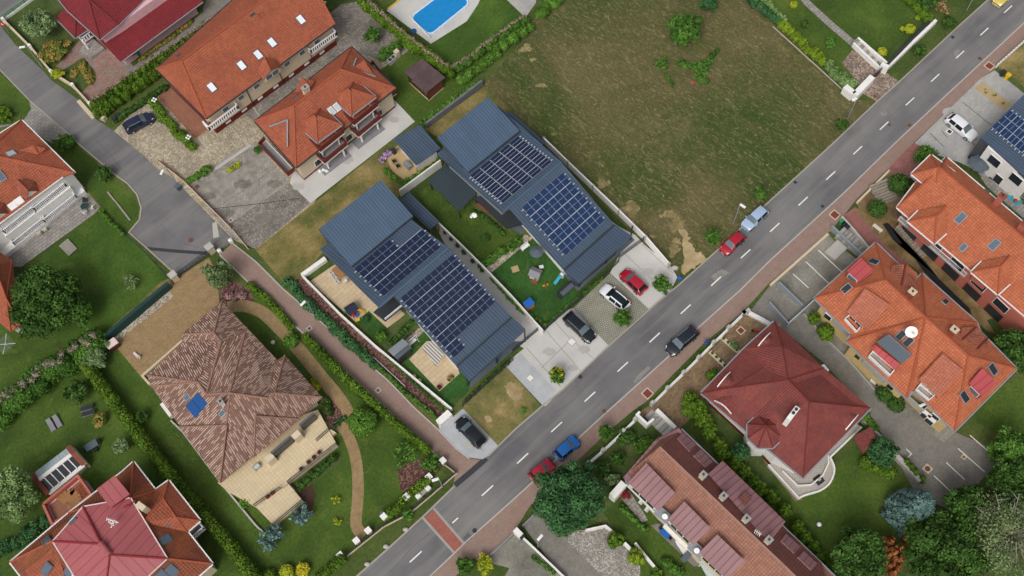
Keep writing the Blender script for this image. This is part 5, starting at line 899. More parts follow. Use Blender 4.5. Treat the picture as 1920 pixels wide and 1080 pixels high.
dormer(h, [(181, 917, 8.2), (215, 891, 8.2), (243, 926, 8.2), (207, 952, 8.2)], 'seam_pink', 'red_edge', 1.6, win=False)
for x, y, i, a_ in ((87, 1013, 0, pl), (136, 974, 1, pl)): skylight(h, x, y, a_[0], .9, 1.3)
skylight(h, 314, 975, pr[3], .9, 1.3); skylight(h, 310, 1012, p3[0], .95, 1.3); skylight(h, 322, 1070, p3[1], .95, 1.3); skylight(h, 305, 1080, p3[1], .95, 1.3)
o_ = roof(h, dict(a=(47, 1070, 6.4), b=(104, 1024, 7.0), c=(125, 1090, 7.0), d=(70, 1120, 5.4)), ['a b c d'], 'tile_orange', name='roof'); skylight(h, 88, 1067, o_[0], .9, 1.3); skylight(h, 127, 1076, o_[0], .9, 1.3)
c = P(265, 950, 8.0); MB().box((c.x, c.y, 7.0), (.7, 1.2, 2.6), math.radians(55)).obj('chimney', 'cream_wall', h)
mb = MB()
for k in range(3): mb.bar(P(212+k*8, 968-k*4, 7.6), P(238+k*8, 946-k*4, 7.6), .1)
mb.obj('roof_ladder', 'red_edge', h)
t = thing('roof_aerial', 'white multi-arm aerial on the pink metal roof, bottom left', 'aerial', P(211, 978, 8.2)); mb = MB(); mb.cyl(P(211, 985, 8.0), P(211, 978, 9.4), .05)
for a, b in (((200, 973), (222, 980)), ((208, 990), (216, 975)), ((203, 978), (214, 986))): mb.bar(P(*a, 9.3), P(*b, 9.3), .1)
for k in range(6): mb.bar(P(201+k*3.6, 970+k*1.3, 9.3), P(199+k*3.6, 977+k*1.3, 9.3), .05)
mb.obj('aerial_frame', 'white_paint', t)
A = [P(x, y, 3.0) for x, y in ((82, 946), (147, 893), (172, 928), (100, 985))]; o = MB().prism(A, 0, 2.4).obj('terrace', 'pink_wall', h); MB().prism(inset(A, .3), 2.4, 2.43).obj('floor', 'terracotta', o); strip(MB(), A+[A[0]], .3, 2.41, 3.3).obj('parapet', 'salmon_wall', o)
o = MB().prism([P(x, y, 3.4) for x, y in ((125, 922), (147, 904), (168, 930), (147, 945))], 2.44, 2.7).obj('terrace_roof', 'tile_rust', h)
sp_ = MB(); c0 = P(128, 946, 2.5)
for k in range(12): a_ = math.radians(150-k*18); sp_.box((c0.x+math.cos(a_)*1.1, c0.y+math.sin(a_)*1.1, 2.46+.05*k), (1.5, .42, .08), a_)
sp_.obj('spiral_stair', 'wood', h)
q = [(82, 1000, 4.6), (104, 975, 4.6), (128, 965, 4.6), (130, 972, 4.6), (86, 1006, 4.6)]; roof(h, {chr(97+i): k for i, k in enumerate(q)}, ['a b c d e'], 'seam_pink', name='bay_roof')
balcony(h, (362, 1012), (386, 992), 2.4, 2.0, mat='white_rail', floor='grey_slab')
# --- glasshouse in the back garden
t = thing('glasshouse', 'glazed pool house with white ribs and red gable walls on the back lawn', 'glasshouse', P(108, 880)); G4 = [(62, 888), (128, 838), (158, 872), (92, 926)]
W_ = [P(x, y, 1.6) for x, y in G4]; MB().prism(inset(W_, .15), 0, .8).obj('base_wall', 'cream_wall', t); rr = [P(70, 902-0, 2.7), P(137, 850, 2.7)]
mesh('glass_roof', [W_[0], W_[1], rr[1], rr[0]], [(0, 1, 2, 3)], 'pale_glass', t); mesh('glass_roof', [rr[0], rr[1], W_[2], W_[3]], [(0, 1, 2, 3)], 'dark_glass', t)
mb = MB()
for i in range(7): f = i/6; a = rr[0].lerp(rr[1], f); b = W_[3].lerp(W_[2], f); c = W_[0].lerp(W_[1], f); mb.bar(a+Vector((0, 0, .05)), b+Vector((0, 0, .05)), .12); mb.bar(a+Vector((0, 0, .04)), c+Vector((0, 0, .04)), .06)
mb.bar(W_[3], W_[2], .5, .3); mb.bar(rr[0]+Vector((0, 0, .04)), rr[1]+Vector((0, 0, .04)), .5, .12); mb.obj('rib', 'white_paint', t)
for k in (0, 1):
    a, b, c = ((W_[0], rr[0], W_[3]) if k == 0 else (W_[1], rr[1], W_[2])); d = (W_[1]-W_[0]).normalized()*(-.35 if k == 0 else .35); up = Vector((0, 0, .15)); mesh('gable_wall', [a+up, b+up, c+up, Vector((c.x, c.y, 0)), Vector((a.x, a.y, 0))]+[p+d for p in (a+up, b+up, c+up, Vector((c.x, c.y, 0)), Vector((a.x, a.y, 0)))], [(0, 1, 2, 3, 4), (9, 8, 7, 6, 5)]+[(i, (i+1) % 5, 5+(i+1) % 5, 5+i) for i in range(5)], 'red_edge' if k == 0 else 'cream_wall', t)
    strip(MB(), [a, b], .5, 0, 0).v; MB().bar(a+up*1.3, b+up*1.3, .55, .15).bar(b+up*1.3, c+up*1.3, .55, .15).obj('coping', 'brick_red', t)
# --- right orange house
h = house('salmon_house', 'orange tiled house with salmon walls, porches and long side balcony at the right edge', 1820, 430)
Z = 5.0
v = body(h, [(1690, 392), (1760, 330), (1800, 320), (2010, 500), (1960, 640), (1900, 590)], Z, 'salmon_wall', .6)
pl = roof(h, dict(n=(1775, 295, Z), e=(2040, 520, Z), s=(1990, 650, Z), w=(1682, 389, Z), b=(1715, 345, Z), r=(1764, 316, 8.0), q=(1990, 505, 8.0)), ['n e q r', 'r q s w', 'w b r', 'b n r'], 'tile_coral', cap='roof_ridge', gutter='white_frame')
roof(h, dict(n=(1746, 290, 6.4), w=(1709, 326, 6.4), s=(1754, 362, 6.4), e=(1792, 324, 6.4), t=(1759, 314, 8.4)), ['n w t', 'w s t', 's e t', 'e n t'], 'tile_coral', cap='roof_ridge', gutter='white_frame', name='turret_roof')
body(h, [(1746, 294), (1714, 326), (1754, 358), (1787, 324)], 6.3, 'salmon_wall', .5, z0=4.5, name='turret_wall')
for dx, dy in ((0, 0), (119, 95)):
    roof(h, dict(w=(1702+dx, 415+dy, 5.9), n=(1722+dx, 395+dy, 5.9), e=(1775+dx, 385+dy, 7.3), a=(1756+dx, 405+dy, 7.3), s=(1752+dx, 457+dy, 5.9), f=(1774+dx, 437+dy, 5.9)), ['w n e a', 'w a s', 's a e f'], 'tile_coral', cap='roof_ridge', gutter='white_frame', name='dormer_roof')
    body(h, [(1706+dx, 414+dy), (1722+dx, 399+dy), (1760+dx, 400+dy), (1770+dx, 437+dy), (1752+dx, 452+dy)], 5.8, 'salmon_wall', .25, z0=3.5, name='dormer')
for x, y, a in ((1801, 409, .8), (1864, 459, .8), (1806, 464, .55)): skylight(h, x, y, pl[1], a, a*1.7, 'grey_metal', 'sky_glass')
for x, y in ((1850, 359), (1891, 391), (1912, 408)): skylight(h, x, y, pl[0], .6, .35, 'dark_frame', 'dark_glass')
windows(h, v, [5], 2.8, 4.5, 2.2, 3.6, 'white_frame', 'dark_glass'); windows(h, v, [5], .2, 2.2, 2.6, 3.6, 'brick_red', 'dark_glass'); windows(h, v, [0], 2.8, 4.2, 1.2, 2.5); chimney(h, 1880, 367, 8.6, .6, .8, 2.6, 'salmon_wall', cap='brick_red'); chimney(h, 1921, 420, 8.6, .6, .8, 2.6, 'salmon_wall', cap='brick_red')  # brick-framed dark panes: shade of open terrace recesses painted as glass
o = MB().prism([P(1683, 412, 2.6), P(1808, 520, 2.6), P(1816, 508, 2.6), P(1692, 402, 2.6)], 2.4, 2.6).obj('balcony', 'concrete', h); rail(o, [(1684, 412), (1808, 519)], 2.6, 1.0, 'white_rail', .12); rail(h, [(1708, 332), (1722, 348), (1740, 345)], 2.8, 1.0, 'white_rail', .12)
for x, y in ((1684, 413), (1765, 497), (1800, 525)): c = P(x, y); MB().box((c.x, c.y, 2.4), (.25, .25, 4.8), GRID).obj('pillar', 'salmon_wall', h)
h2 = house('tiled_house', 'salmon walled house with stepped orange roofs cut by the right edge of the picture', 1905, 560)
roof(h, dict(a=(1874, 556, 3.4), b=(1822, 513, 3.4), c=(1842, 492, 4.6), d=(1905, 545, 4.6)), ['a b c d'], 'tile_coral', gutter='white_frame', name='porch_roof'); 
body(h2, [(1912, 570), (1990, 500), (2080, 580), (1960, 640)], 3.4, 'salmon_wall', .5); roof(h2, dict(a=(1911, 576, 3.6), b=(1965, 525, 3.6), c=(2080, 600, 3.6), d=(1990, 640, 3.6), r=(1990, 570, 5.5)), ['a b r', 'b c r', 'c d r', 'd a r'], 'tile_coral', cap='roof_ridge', gutter='white_frame'); rail(h2, [(1882, 575), (1908, 597), (1916, 588)], 1.0, 1.0, 'white_rail', .12)
# --- apartment house with many dormers
h = house('apartment_house', 'big orange tiled apartment house with grey and pink dormers and a satellite dish', 1720, 640)
Z = 5.6
v = body(h, [(1642, 462), (1534, 560), (1600, 622), (1592, 640), (1702, 742), (1716, 728), (1790, 800), (1900, 690), (1828, 604), (1838, 618), (1728, 518), (1720, 528)], Z, 'yellow_wall', .6)
pl = roof(h, dict(n=(1642, 455, Z), w=(1527, 559, Z), s1=(1597, 627, Z), sw=(1587, 640, Z), ss=(1700, 746, Z), s2=(1712, 730, Z), s=(1790, 808, Z), e=(1906, 691, Z), e1=(1838, 622, Z), ne=(1832, 605, Z), nn=(1729, 513, Z), n1=(1716, 526, Z), a=(1660, 525, 8.9), c=(1736, 595, 9.3), b=(1815, 667, 8.9), g=(1640, 622, 7.0), k=(1722, 690, 7.2), m=(1740, 560, 7.4), o=(1795, 612, 7.4)),
     ['n w a', 'w s1 c a', 's1 sw c', 'sw ss c', 'ss s2 c', 's2 s b c', 's e b', 'e e1 c b', 'e1 ne c', 'ne nn c', 'nn n1 c', 'n1 n a c'], 'tile_coral', cap='roof_ridge', gutter='grey_metal', capr=.12)
# big tiled shed dormers
dormer(h, [(1622, 541, 8.9), (1669, 571, 8.9), (1624, 618, 7.0), (1588, 584, 7.0)], 'tile_salmon', 'tile_salmon', 1.4, cap=None, pane='dark_glass', th=.14); dormer(h, [(1768, 662, 8.9), (1806, 694, 8.7), (1760, 745, 7.0), (1723, 711, 7.0)], 'tile_salmon', 'tile_salmon', 1.4, pane='dark_glass', th=.14)
for q in ([(1584, 598), (1591, 592), (1614, 612), (1606, 622)], [(1718, 730), (1726, 720), (1751, 742), (1742, 750)]):
    A = [P(x, y, 6.3) for x, y in q]; o = MB().prism(A, 5.4, 6.0).obj('roof_terrace', 'concrete', h); strip(MB(), A+[A[0]], .12, 6.0, 6.5).obj('parapet', 'white_paint', o)
dormer(h, [(1667, 626, 9.0), (1711, 665, 9.0), (1691, 682, 8.1), (1644, 641, 8.1)], 'slate', 'tile_coral', 1.2, win=False); o = roof(h, dict(a=(1641, 646, 8.0), b=(1686, 681, 8.1), c=(1682, 696, 7.4), d=(1634, 654, 7.4)), ['a b c d'], 'seam_red', name='dormer_roof', th=.1)
A = [P(x, y, 6.4) for x, y in ((1629, 668), (1637, 658), (1678, 692), (1668, 704))]; o = MB().prism(A, 5.4, 6.1).obj('roof_terrace', 'concrete', h); strip(MB(), A+[A[0]], .12, 6.1, 6.7).obj('parapet', 'white_paint', o)
dormer(h, [(1614, 483, 8.4), (1639, 507, 8.4), (1612, 529, 7.9), (1588, 508, 7.9)], 'seam_red', 'brick_red', 1.6); dormer(h, [(1842, 690, 8.4), (1869, 718, 8.4), (1842, 744, 7.9), (1817, 719, 7.9)], 'seam_red', 'brick_red', 1.6)
roof(h, dict(a=(1672, 498, 7.4), b=(1698, 495, 8.0), c=(1720, 512, 7.0), d=(1668, 520, 7.4), e=(1720, 540, 7.0), f=(1690, 536, 7.8)), ['a b f d', 'b c e f'], 'tile_moss', name='dormer_roof', cap='roof_ridge_red', th=.4)
roof(h, dict(a=(1803, 614, 7.6), b=(1830, 613, 7.2), c=(1852, 634, 6.4), d=(1851, 660, 6.6), e=(1826, 660, 7.6), f=(1801, 640, 8.0)), ['a b f', 'b c e f', 'c d e'], 'tile_moss', name='dormer_roof', cap='roof_ridge_red', th=.4)
for x, y, i, a in ((1639, 491, 0, .7), (1587, 541, 1, .7), (1689, 629, 3, .7), (1703, 641, 3, .7), (1861, 692, 6, .8), (1808, 744, 6, .8), (1772, 566, 9, .6)): skylight(h, x, y, pl[i], a, a*1.7, 'grey_metal', 'dark_glass')
chimney(h, 1711, 547, 9.6, .7, .8, 2.2, 'brick_red', cap='cream_stone'); chimney(h, 1790, 618, 9.6, .7, .8, 2.2, 'brick_red', cap='cream_stone')
t = thing('satellite_dish', 'large white satellite dish near the peak of the orange apartment roof', 'satellite dish', P(1712, 622, 8.6)); c = P(1709, 622, 10); mb = MB(); mb.cyl(P(1714, 628, 8.4), c, .06); mb.obj('mast', 'grey_metal', t); n_ = Vector((-.3, -.6, .75)).normalized(); mb = MB(); mb.cyl(c, c+n_*.12, .3, .75, 20); mb.cyl(c+n_*.12, c+n_*.14, .75, .72, 20); mb.obj('dish', 'white_paint', t); MB().bar(c, c+n_*.9+Vector((.3, 0, 0)), .06).box(c+n_*.9+Vector((.3, 0, 0)), (.2, .2, .2)).obj('feed_arm', 'white_paint', t)
def lowbal(a, b, z, d, wm='white_wall'):
    A = P(*a, z); B = P(*b, z); dd = (B-A).normalized(); bk = Vector((-dd.y, dd.x, 0)); bk = bk if bk.y > 0 else -bk; R4 = [A, B, B+bk*d, A+bk*d]
    o = MB().prism(R4, z-.2, z).obj('balcony', wm, h); MB().prism(inset(R4, .05), z, z+.01).obj('floor', 'worn_concrete', o); strip(MB(), [R4[3], A, B, R4[2]], .16, z+.002, z+1.0).obj('parapet', wm, o)
M['weathered_white'] = m_plain('weathered_white', 'aaa59c', .9)
lowbal((1562, 606), (1592, 634), 2.6, 2.0, 'weathered_white'); lowbal((1612, 668), (1655, 720), 2.6, 2.0, 'weathered_white') if False else lowbal((1616, 680), (1655, 719), 2.6, 2.0, 'weathered_white'); lowbal((1700, 748), (1728, 773), 2.6, 2.0, 'weathered_white')
for e in (0, 1): pass
for x, y in ((1554, 592), (1612, 668), (1672, 724), (1736, 778), (1744, 788), (1755, 780)):
    c = P(x, y, 2.6); f = MB().box(c, (1.2, .5, 1.1), math.radians(-45)).obj('window', 'white_frame', h); MB().box(c+Vector((-.06, -.06, 0)), (1.0, .5, .9), math.radians(-45)).obj('pane', 'dark_glass', f)
# --- red roofed house
h = house('red_roof_house', 'white house under a broad dark red roof with a small octagonal turret and round terrace', 1480, 740)
Z = 4.6
v = body(h, [(1450, 612), (1322, 736), (1400, 808), (1450, 862), (1504, 886), (1622, 764)], Z, 'white_wall', .7, plinth=('maroon', .8))
rl = []; pl = roof(h, dict(n=(1452, 602, Z), k=(1396, 653, Z), w=(1315, 737, Z), w2=(1392, 802, Z), s=(1506, 896, Z), e=(1632, 765, Z), a=(1467, 650, 7.2), v=(1430, 690, 6.3), r=(1372, 727, 6.3), j=(1478, 712, 8.0), c=(1517, 753, 8.6), x=(1545, 690, 6.2)), ['n k v j a', 'k w r v', 'w w2 j r', 'w2 s c j', 'r j v', 's e c', 'e x j c', 'x n a j'], 'tile_dark_red', cap='roof_ridge_red', gutter='grey_metal', capr=.08)
oc = [(1435+36*math.cos(math.radians(22.5+45*k)), 808+34*math.sin(math.radians(22.5+45*k))) for k in range(8)]; D = {chr(97+k): (x, y, 5.4) for k, (x, y) in enumerate(oc)}; D['t'] = (1436, 798, 7.0)
roof(h, D, [f'{chr(97+k)} {chr(97+(k+1)%8)} t' for k in range(8)], 'tile_dark_red', cap='roof_ridge_red', gutter='grey_metal', name='turret_roof', capr=.08); body(h, oc, 5.3, 'white_wall', .35, name='turret_wall')
c = P(1487, 775, 9.4); o = MB().box((c.x, c.y, 8.2), (.6, 2.0, 2.6), math.radians(-40)).obj('chimney', 'white_wall', h); MB().cyl(c, c+Vector((0, 0, .3)), .2).cyl(c+Vector((.4, .45, 0)), c+Vector((.4, .45, .3)), .2).obj('flue', 'dark_metal', o)
skylight(h, 1544, 692, pl[6], .8, .9, 'white_frame', 'pale_glass')
def eyebrow(x, y, pln, a_):
    c = ray_plane(x, y, pln[0], pln[1]); d = Vector((math.cos(a_), math.sin(a_), 0)); back = Vector((-d.y, d.x, 0)); cc = P(1485, 750, 6)-c; back = back if back.dot(cc) > 0 else -back; k = 7
    f = [c+d*(i/k*2-1)*1.3+Vector((0, 0, .1+.65*math.sin(math.pi*i/k))) for i in range(k+1)]; b = [c+d*(i/k*2-1)*.4+back*2.0+Vector((0, 0, .95)) for i in range(k+1)]
    o = mesh('eyebrow_dormer', f+b, [(i, i+1, k+2+i, k+1+i) for i in range(k)], 'tile_dark_red', h); mesh('window', [p+back*.08-Vector((0, 0, .03)) for p in f]+[p+back*.08-Vector((0, 0, .5)) for p in reversed(f)], [tuple(range(2*k+2))], 'pale_glass', o); mb = MB()
    for p, q in zip(f, f[1:]): mb.bar(p, q, .14)
    mb.obj('trim', 'white_paint', o)
eyebrow(1355, 764, pl[2], math.radians(-42)); eyebrow(1597, 792, pl[5], math.radians(47)); eyebrow(1357, 712, pl[1], math.radians(47)); eyebrow(1432, 638, pl[0], math.radians(47))
tp = spline([(1556, 858), (1564, 880), (1556, 905), (1538, 920), (1512, 928), (1498, 934)], 4); A = [P(x, y, .9) for x, y in [(1498, 935), (1441, 872), (1455, 862), (1500, 880), (1600, 790), (1614, 800)]+tp[:-1]]
def tprism(pts, z0, z1, floor, wallm, name):
    from mathutils.geometry import tessellate_polygon
    o = MB(); k = len(pts); ar = sum(pts[i].x*pts[(i+1) % k].y-pts[(i+1) % k].x*pts[i].y for i in range(k)); pts = pts if ar > 0 else pts[::-1]
    vs = [Vector((p.x, p.y, z0)) for p in pts]+[Vector((p.x, p.y, z1)) for p in pts]; w_ = mesh(name, vs, [(i, (i+1) % k, k+(i+1) % k, k+i) for i in range(k)], wallm, h); fs = []
    for t_ in tessellate_polygon([[Vector((p.x, p.y, 0)) for p in pts]]): a, b, c = [pts[i] for i in t_]; fs.append(tuple(t_) if (b-a).cross(c-a).z > 0 else tuple(reversed(t_)))
    mesh('floor', [Vector((p.x, p.y, z1)) for p in pts], fs, floor, w_); return w_
M['white_pave'] = m_brick('white_pave', 'b9b2a8', 'c4beb6', '8c857c', .3, .15, .03, 0, .1); tprism(A, 0, .9, 'white_pave', 'white_wall', 'terrace')
mb = MB(); strip(mb, [P(x, y, .9) for x, y in [(1440, 872), (1498, 935)]+tp[::-1][1:]+[(1615, 801)]], .22, .902, 1.15); mb.obj('terrace_edge', 'white_paint', h); mb = MB(); strip(mb, [P(x, y, .9) for x, y in [(1466, 884), (1495, 912), (1520, 910), (1542, 892), (1552, 870), (1552, 855)]], .16, .903, 1.3); mb.obj('terrace_wall', 'white_paint', h)
roof(h, dict(a=(1600, 818, 2.6), b=(1632, 800, 2.8), c=(1645, 825, 2.6), d=(1618, 850, 2.4)), ['a b c d'], 'tile_dark_red', name='porch_roof'); 
# --- pink row house
h = house('row_house', 'long pink-brown row house with rows of mauve sheet metal dormers, bottom right of centre', 1360, 960)
Z = 5.0
v = body(h, [(1175, 896), (1235, 832), (1284, 815), (1600, 1110), (1480, 1230)], Z, 'cream_wall', .45)
pl = roof(h, dict(w=(1176, 905, Z), b=(1172, 892, Z), n=(1238, 822, 5.4), m=(1277, 805, Z), e=(1540, 1057, Z), e2=(1640, 1155, Z), s=(1480, 1200, Z), r=(1236, 838, 8.2), q=(1560, 1148, 8.2)), ['w r q s', 'r m e e2 q', 'w b n r', 'r n m'], 'tile_pinkbrown', gutter='grey_metal')
nv = roof(h, dict(m=(1276, 806, Z+.1), e=(1541, 1056, Z+.1), q=(1562, 1144, 8.26), r=(1240, 838, 8.26)), ['r m e q'], 'tile_brown_dark', th=.08, name='roof'); MB().bar(P(1237, 838, 8.3), P(1560, 1146, 8.3), .2, .1).obj('ridge_cap', 'tile_edge', h)
MB().bar(P(1174, 900, 5.3), P(1236, 828, 5.8), .9, .3).bar(P(1236, 828, 5.8), P(1276, 808, 5.3), .9, .3).obj('roof_edge', 'seam_mauve', h)
for q in ([(1212, 868), (1267, 925), (1234, 958), (1178, 905)], [(1283, 940), (1332, 990), (1300, 1023), (1252, 974)], [(1345, 1002), (1397, 1052), (1362, 1086), (1311, 1036)]):
    dormer(h, [(*q[0], 7.9), (*q[1], 7.9), (*q[2], 7.0), (*q[3], 7.0)], 'seam_mauve', 'white_wall', 1.6, pane='dark_glass')
for q in ([(1279, 812), (1304, 835), (1292, 848), (1269, 823)], [(1312, 843), (1335, 867), (1322, 878), (1299, 855)], [(1472, 1002), (1499, 1026), (1488, 1039), (1462, 1015)], [(1505, 1034), (1531, 1058), (1520, 1071), (1494, 1046)]):
    c = [ray_plane(x, y, nv[0][0], nv[0][1])+nv[0][1]*.18 for x, y in q]; mesh('roof_panel', c+[p-nv[0][1]*.15 for p in c], [(0, 1, 2, 3), (7, 6, 5, 4), (0, 4, 5, 1), (1, 5, 6, 2), (2, 6, 7, 3), (3, 7, 4, 0)], 'seam_mauve', h)
dormer(h, [(1355, 864, 6.4), (1473, 978, 6.4), (1442, 1018, 7.6), (1328, 888, 7.6)], 'seam_mauve', 'seam_mauve', 1.2, win=False)
c = P(1396, 936, 7.2); MB().box((c.x, c.y, 7.3), (1.1, 1.1, .5), GRID).obj('roof_hatch', 'tile_brown_dark', h)
for x, y in ((1319, 890), (1357, 930), (1400, 972), (1442, 1012)): chimney(h, x, y, 9.2, .65, .65, 1.4, 'cream_wall')
for x, y in ((1243, 965), (1306, 1030)):
    c = P(x, y, 6.2); o = MB().box(c, (1.9, 1.2, .2), math.radians(-43)).obj('roof_balcony', 'grey_metal', h)
strip(MB(), [P(1176, 906, 2.8), P(1252, 982, 2.8)], .5, 2.5, 2.9).obj('wall_ledge', 'white_paint', h); strip(MB(), [P(1245, 985, 2.2), P(1290, 1030, 2.2)], .5, 2.0, 2.4).obj('wall_ledge', 'white_paint', h); strip(MB(), [P(1170, 905, 2.4), P(1148, 930, 2.4)], .9, 0, 2.4).obj('side_wall', 'white_wall', h)
for i, (x, y, lab) in enumerate(((1247, 968, 'white satellite dish on the grey ledge below the first mauve dormer'), (1307, 1032, 'white satellite dish on the ledge below the second mauve dormer'))):
    c = P(x, y, 6.6); mb = MB(); n_ = Vector((-.35, -.5, .8)).normalized(); mb.cyl(c-Vector((0, 0, .3)), c, .05); mb.cyl(c, c+n_*.1, .12, .36, 16); mb.cyl(c+n_*.1, c+n_*.12, .36, .34, 16); mb.bar(c, c+n_*.5, .04); mb.obj('satellite_dish', 'white_paint', label=lab, cat='satellite dish')
t = thing('roof_aerial', 'small grey aerial on the brown rear slope of the pink row house', 'aerial', P(1430, 1000, 7.6)); mb = MB(); mb.cyl(P(1425, 1006, 7.6), P(1423, 998, 9.2), .04)
for k in range(4): mb.bar(P(1418+3*k, 992+2*k, 9.1), P(1414+3*k, 1000+2*k, 9.1), .06)
mb.bar(P(1415, 994, 9.1), P(1428, 1003, 9.1), .06); mb.obj('aerial_frame', 'white_paint', t)
# --- brown pavilion
t = shed('garden_pavilion', 'dark brown felt roofed wooden pavilion on the lawn below the pool', 'pavilion', [(757, 134, 2.9), (792, 110, 2.7), (835, 145, 2.6), (800, 173, 2.9)], 'felt', 'dark_wood', ins=.35)
for o in list(t.children):
    if o.name.startswith('wall'): bpy.data.objects.remove(o)
W4 = inset([P(757, 134, 2.9), P(792, 110, 2.7), P(835, 145, 2.6), P(800, 173, 2.9)], .4); mb = MB(); strip(mb, [W4[2], W4[3]], .1, 0, 2.5); mb.obj('slat_wall', 'timber_slat', t); MB().prism(inset(W4, -.1), 0, .12).obj('floor', 'cream_stone', t)
for q in W4: MB().box((q.x, q.y, 1.35), (.16, .16, 2.5), GRID).obj('post', 'dark_wood', t)
strip(MB(), [W4[0], W4[3]], .06, .12, 1.0).obj('railing', 'dark_wood', t)
# ================= walls, fences, street furniture, plants, cars
wall('garden_wall', [(568, 520), (640, 593), (705, 652), (780, 714), (848, 770)], .9, .22, 'white_wall', 'long white garden wall on the bark mulch side of the footpath solar house'); wall('retaining_wall', [(568, 520), (612, 488)], .8, .6, 'white_wall', 'short white wall end by the dry grass at the terrace table')
wall('garden_wall', [(752, 368), (828, 312)], 1.8, .2, 'white_wall', 'white wall between the stone barbecue yard and the dark pergola garden'); wall('garden_wall', [(822, 424), (870, 470), (915, 515), (960, 562), (1018, 627)], 1.4, .2, 'white_wall', 'white wall between the two solar houses with planting along it')
wall('garden_wall', [(1020, 268), (1065, 312), (1160, 403), (1210, 452), (1253, 502)], 1.4, .22, 'white_wall', 'long white wall between the dry field and the right solar house', posts=(4.6, 'light_concrete', .3, 1.5))
wall('slate_wall', [(800, 240), (905, 160)], 1.3, .35, 'slate_wall', 'dark stone gabion wall above the right solar house', cat='wall'); wall('gate_wall', [(823, 797), (845, 777)], 1.1, .9, 'white_wall', 'white end wall by the black parked car and footpath')
wall('retaining_wall', [(700, 670), (760, 725)], .3, .1, 'light_concrete', 'low concrete edging along the mulch strip beside the footpath') 
fence('gate', [(962, 660), (1018, 612)], 1.2, 'dark_metal', 'dark metal gate across the grey driveway by the white wall end', sp=3, rails=5, cat='gate'); fence('gate', [(1160, 485), (1206, 452)], 1.3, 'dark_metal', 'dark metal gate at the driveway behind the red parked car', sp=3, rails=5, cat='gate')
fence('fence', [(868, 762), (962, 676)], 1.1, 'dark_metal', 'dark metal fence above the bare plot', rails=4); fence('fence', [(1018, 622), (1090, 560), (1160, 492)], 1.1, 'dark_metal', 'dark metal fence behind the parked white and black cars', rails=4)
fence('fence', [(435, 430), (345, 340), (300, 305)], .9, 'brown_rail', 'reddish brown timber fence along the turning circle', rails=3, base=.35, basemat='cream_stone', sp=4.5); fence('fence', [(437, 432), (467, 468)], .9, 'brown_rail', 'reddish brown fence panel next to the footpath entrance', rails=3, base=.3, basemat='cream_stone')
fence('fence', [(8, 40), (70, -6)], 1.2, 'green_plastic', 'green wire fence on a white base at the top left car park', rails=4, base=.5, pick=.4); wall('garden_wall', [(10, 42), (60, 92), (100, 140), (140, 165), (172, 200)], .8, .28, 'cream_stone', 'cream wall with pillars along the street by the dark red roofed house', posts=(6, 'white_wall', .45, 1.1)); wall('gate_wall', [(178, 216), (200, 226)], .9, .7, 'cream_stone', 'small white capped gate wall where the tall hedge meets the street')
fence('fence', [(232, 438), (262, 464), (320, 525), (326, 532)], 1.0, 'green_mesh', 'thin green mesh fence beside the cul-de-sac lawn', rails=3, sp=3); wall('mesh_screen', [(200, 640), (322, 538)], 1.5, .5, 'green_mesh', 'long dark green screen fence beside the tan paved villa drive', cat='screen'); shed('bin_shelter', 'small pink roofed shelter at the end of the green screen', 'shelter', [(194, 646, 1.5), (213, 632, 1.5), (222, 642, 1.3), (204, 655, 1.3)], 'pink_metal_edge', 'dark_wood', ins=.05)
fence('gate', [(330, 525), (395, 477)], 1.5, 'dark_metal', 'black double gate closing the tan paved villa drive', rails=6, sp=5, pick=.5, cat='gate')
for x, y, lab in ((330, 524, 'cream stone gate pillar at the lower end of the black villa gate'), (398, 472, 'cream stone gate pillar at the footpath end of the black villa gate')): c = P(x, y); t = thing('gate_pillar', lab, 'pillar', c); MB().box((c.x, c.y, .8), (.9, .8, 1.6), GRID).obj('shaft', 'cream_stone', t); MB().box((c.x, c.y, 1.66), (1.1, 1.0, .12), GRID).obj('cap', 'light_concrete', t)
for x, y, lab in ((434, 454, 'white cube bollard on the right of the footpath entrance'), (413, 473, 'white cube bollard on the left of the footpath entrance')): c = P(x, y); MB().box((c.x, c.y, .35), (.5, .5, .7), GRID).lathe((c.x, c.y, .7), [(.3, 0), (.05, .12)], 8).obj('bollard', 'white_wall', label=lab, cat='bollard')
wall('villa_wall', [(343, 640), (268, 706), (282, 722)], .35, .3, 'cream_stone', 'low stone kerb wall behind the villa roof at the drive'); wall('villa_wall', [(322, 790), (345, 812), (415, 906), (480, 985), (495, 1000)], .4, .22, 'light_concrete', 'pale concrete edging along the villa lawn side')
fence('villa_fence', [(835, 872), (856, 888), (808, 930), (770, 962), (720, 988), (645, 1048)], 1.0, 'dark_metal', 'black railing with cream stone piers around the villa corner garden', rails=4, base=.35, basemat='cream_stone', sp=50)
for x, y, k in ((832, 868, 'by the rounded footpath corner'), (806, 898, 'behind the street lamp'), (722, 972, 'beside the small blue letterbox'), (693, 998, 'left of the garden gate steps'), (671, 1017, 'at the lower left end of the gate'), (641, 1044, 'next to the lowest thuja hedge'), (764, 935, 'between the clipped thujas on the verge')):
    c = P(x, y); t = thing('fence_pier', 'cream stone fence pier '+k, 'pier', c, 'cream piers of the villa fence'); MB().box((c.x, c.y, .6), (.6, .6, 1.2), GRID).obj('shaft', 'cream_stone', t); MB().box((c.x, c.y, 1.24), (.75, .75, .1), GRID).obj('cap', 'white_wall', t)
t = thing('bench', 'pale concrete bench with two white blocks on the verge by the thujas', 'bench', P(795, 925)); 
for x, y in ((785, 932), (803, 917)): c = P(x, y); MB().box((c.x, c.y, .35), (.65, .6, .7), GRID).obj('end_block', 'white_wall', t)
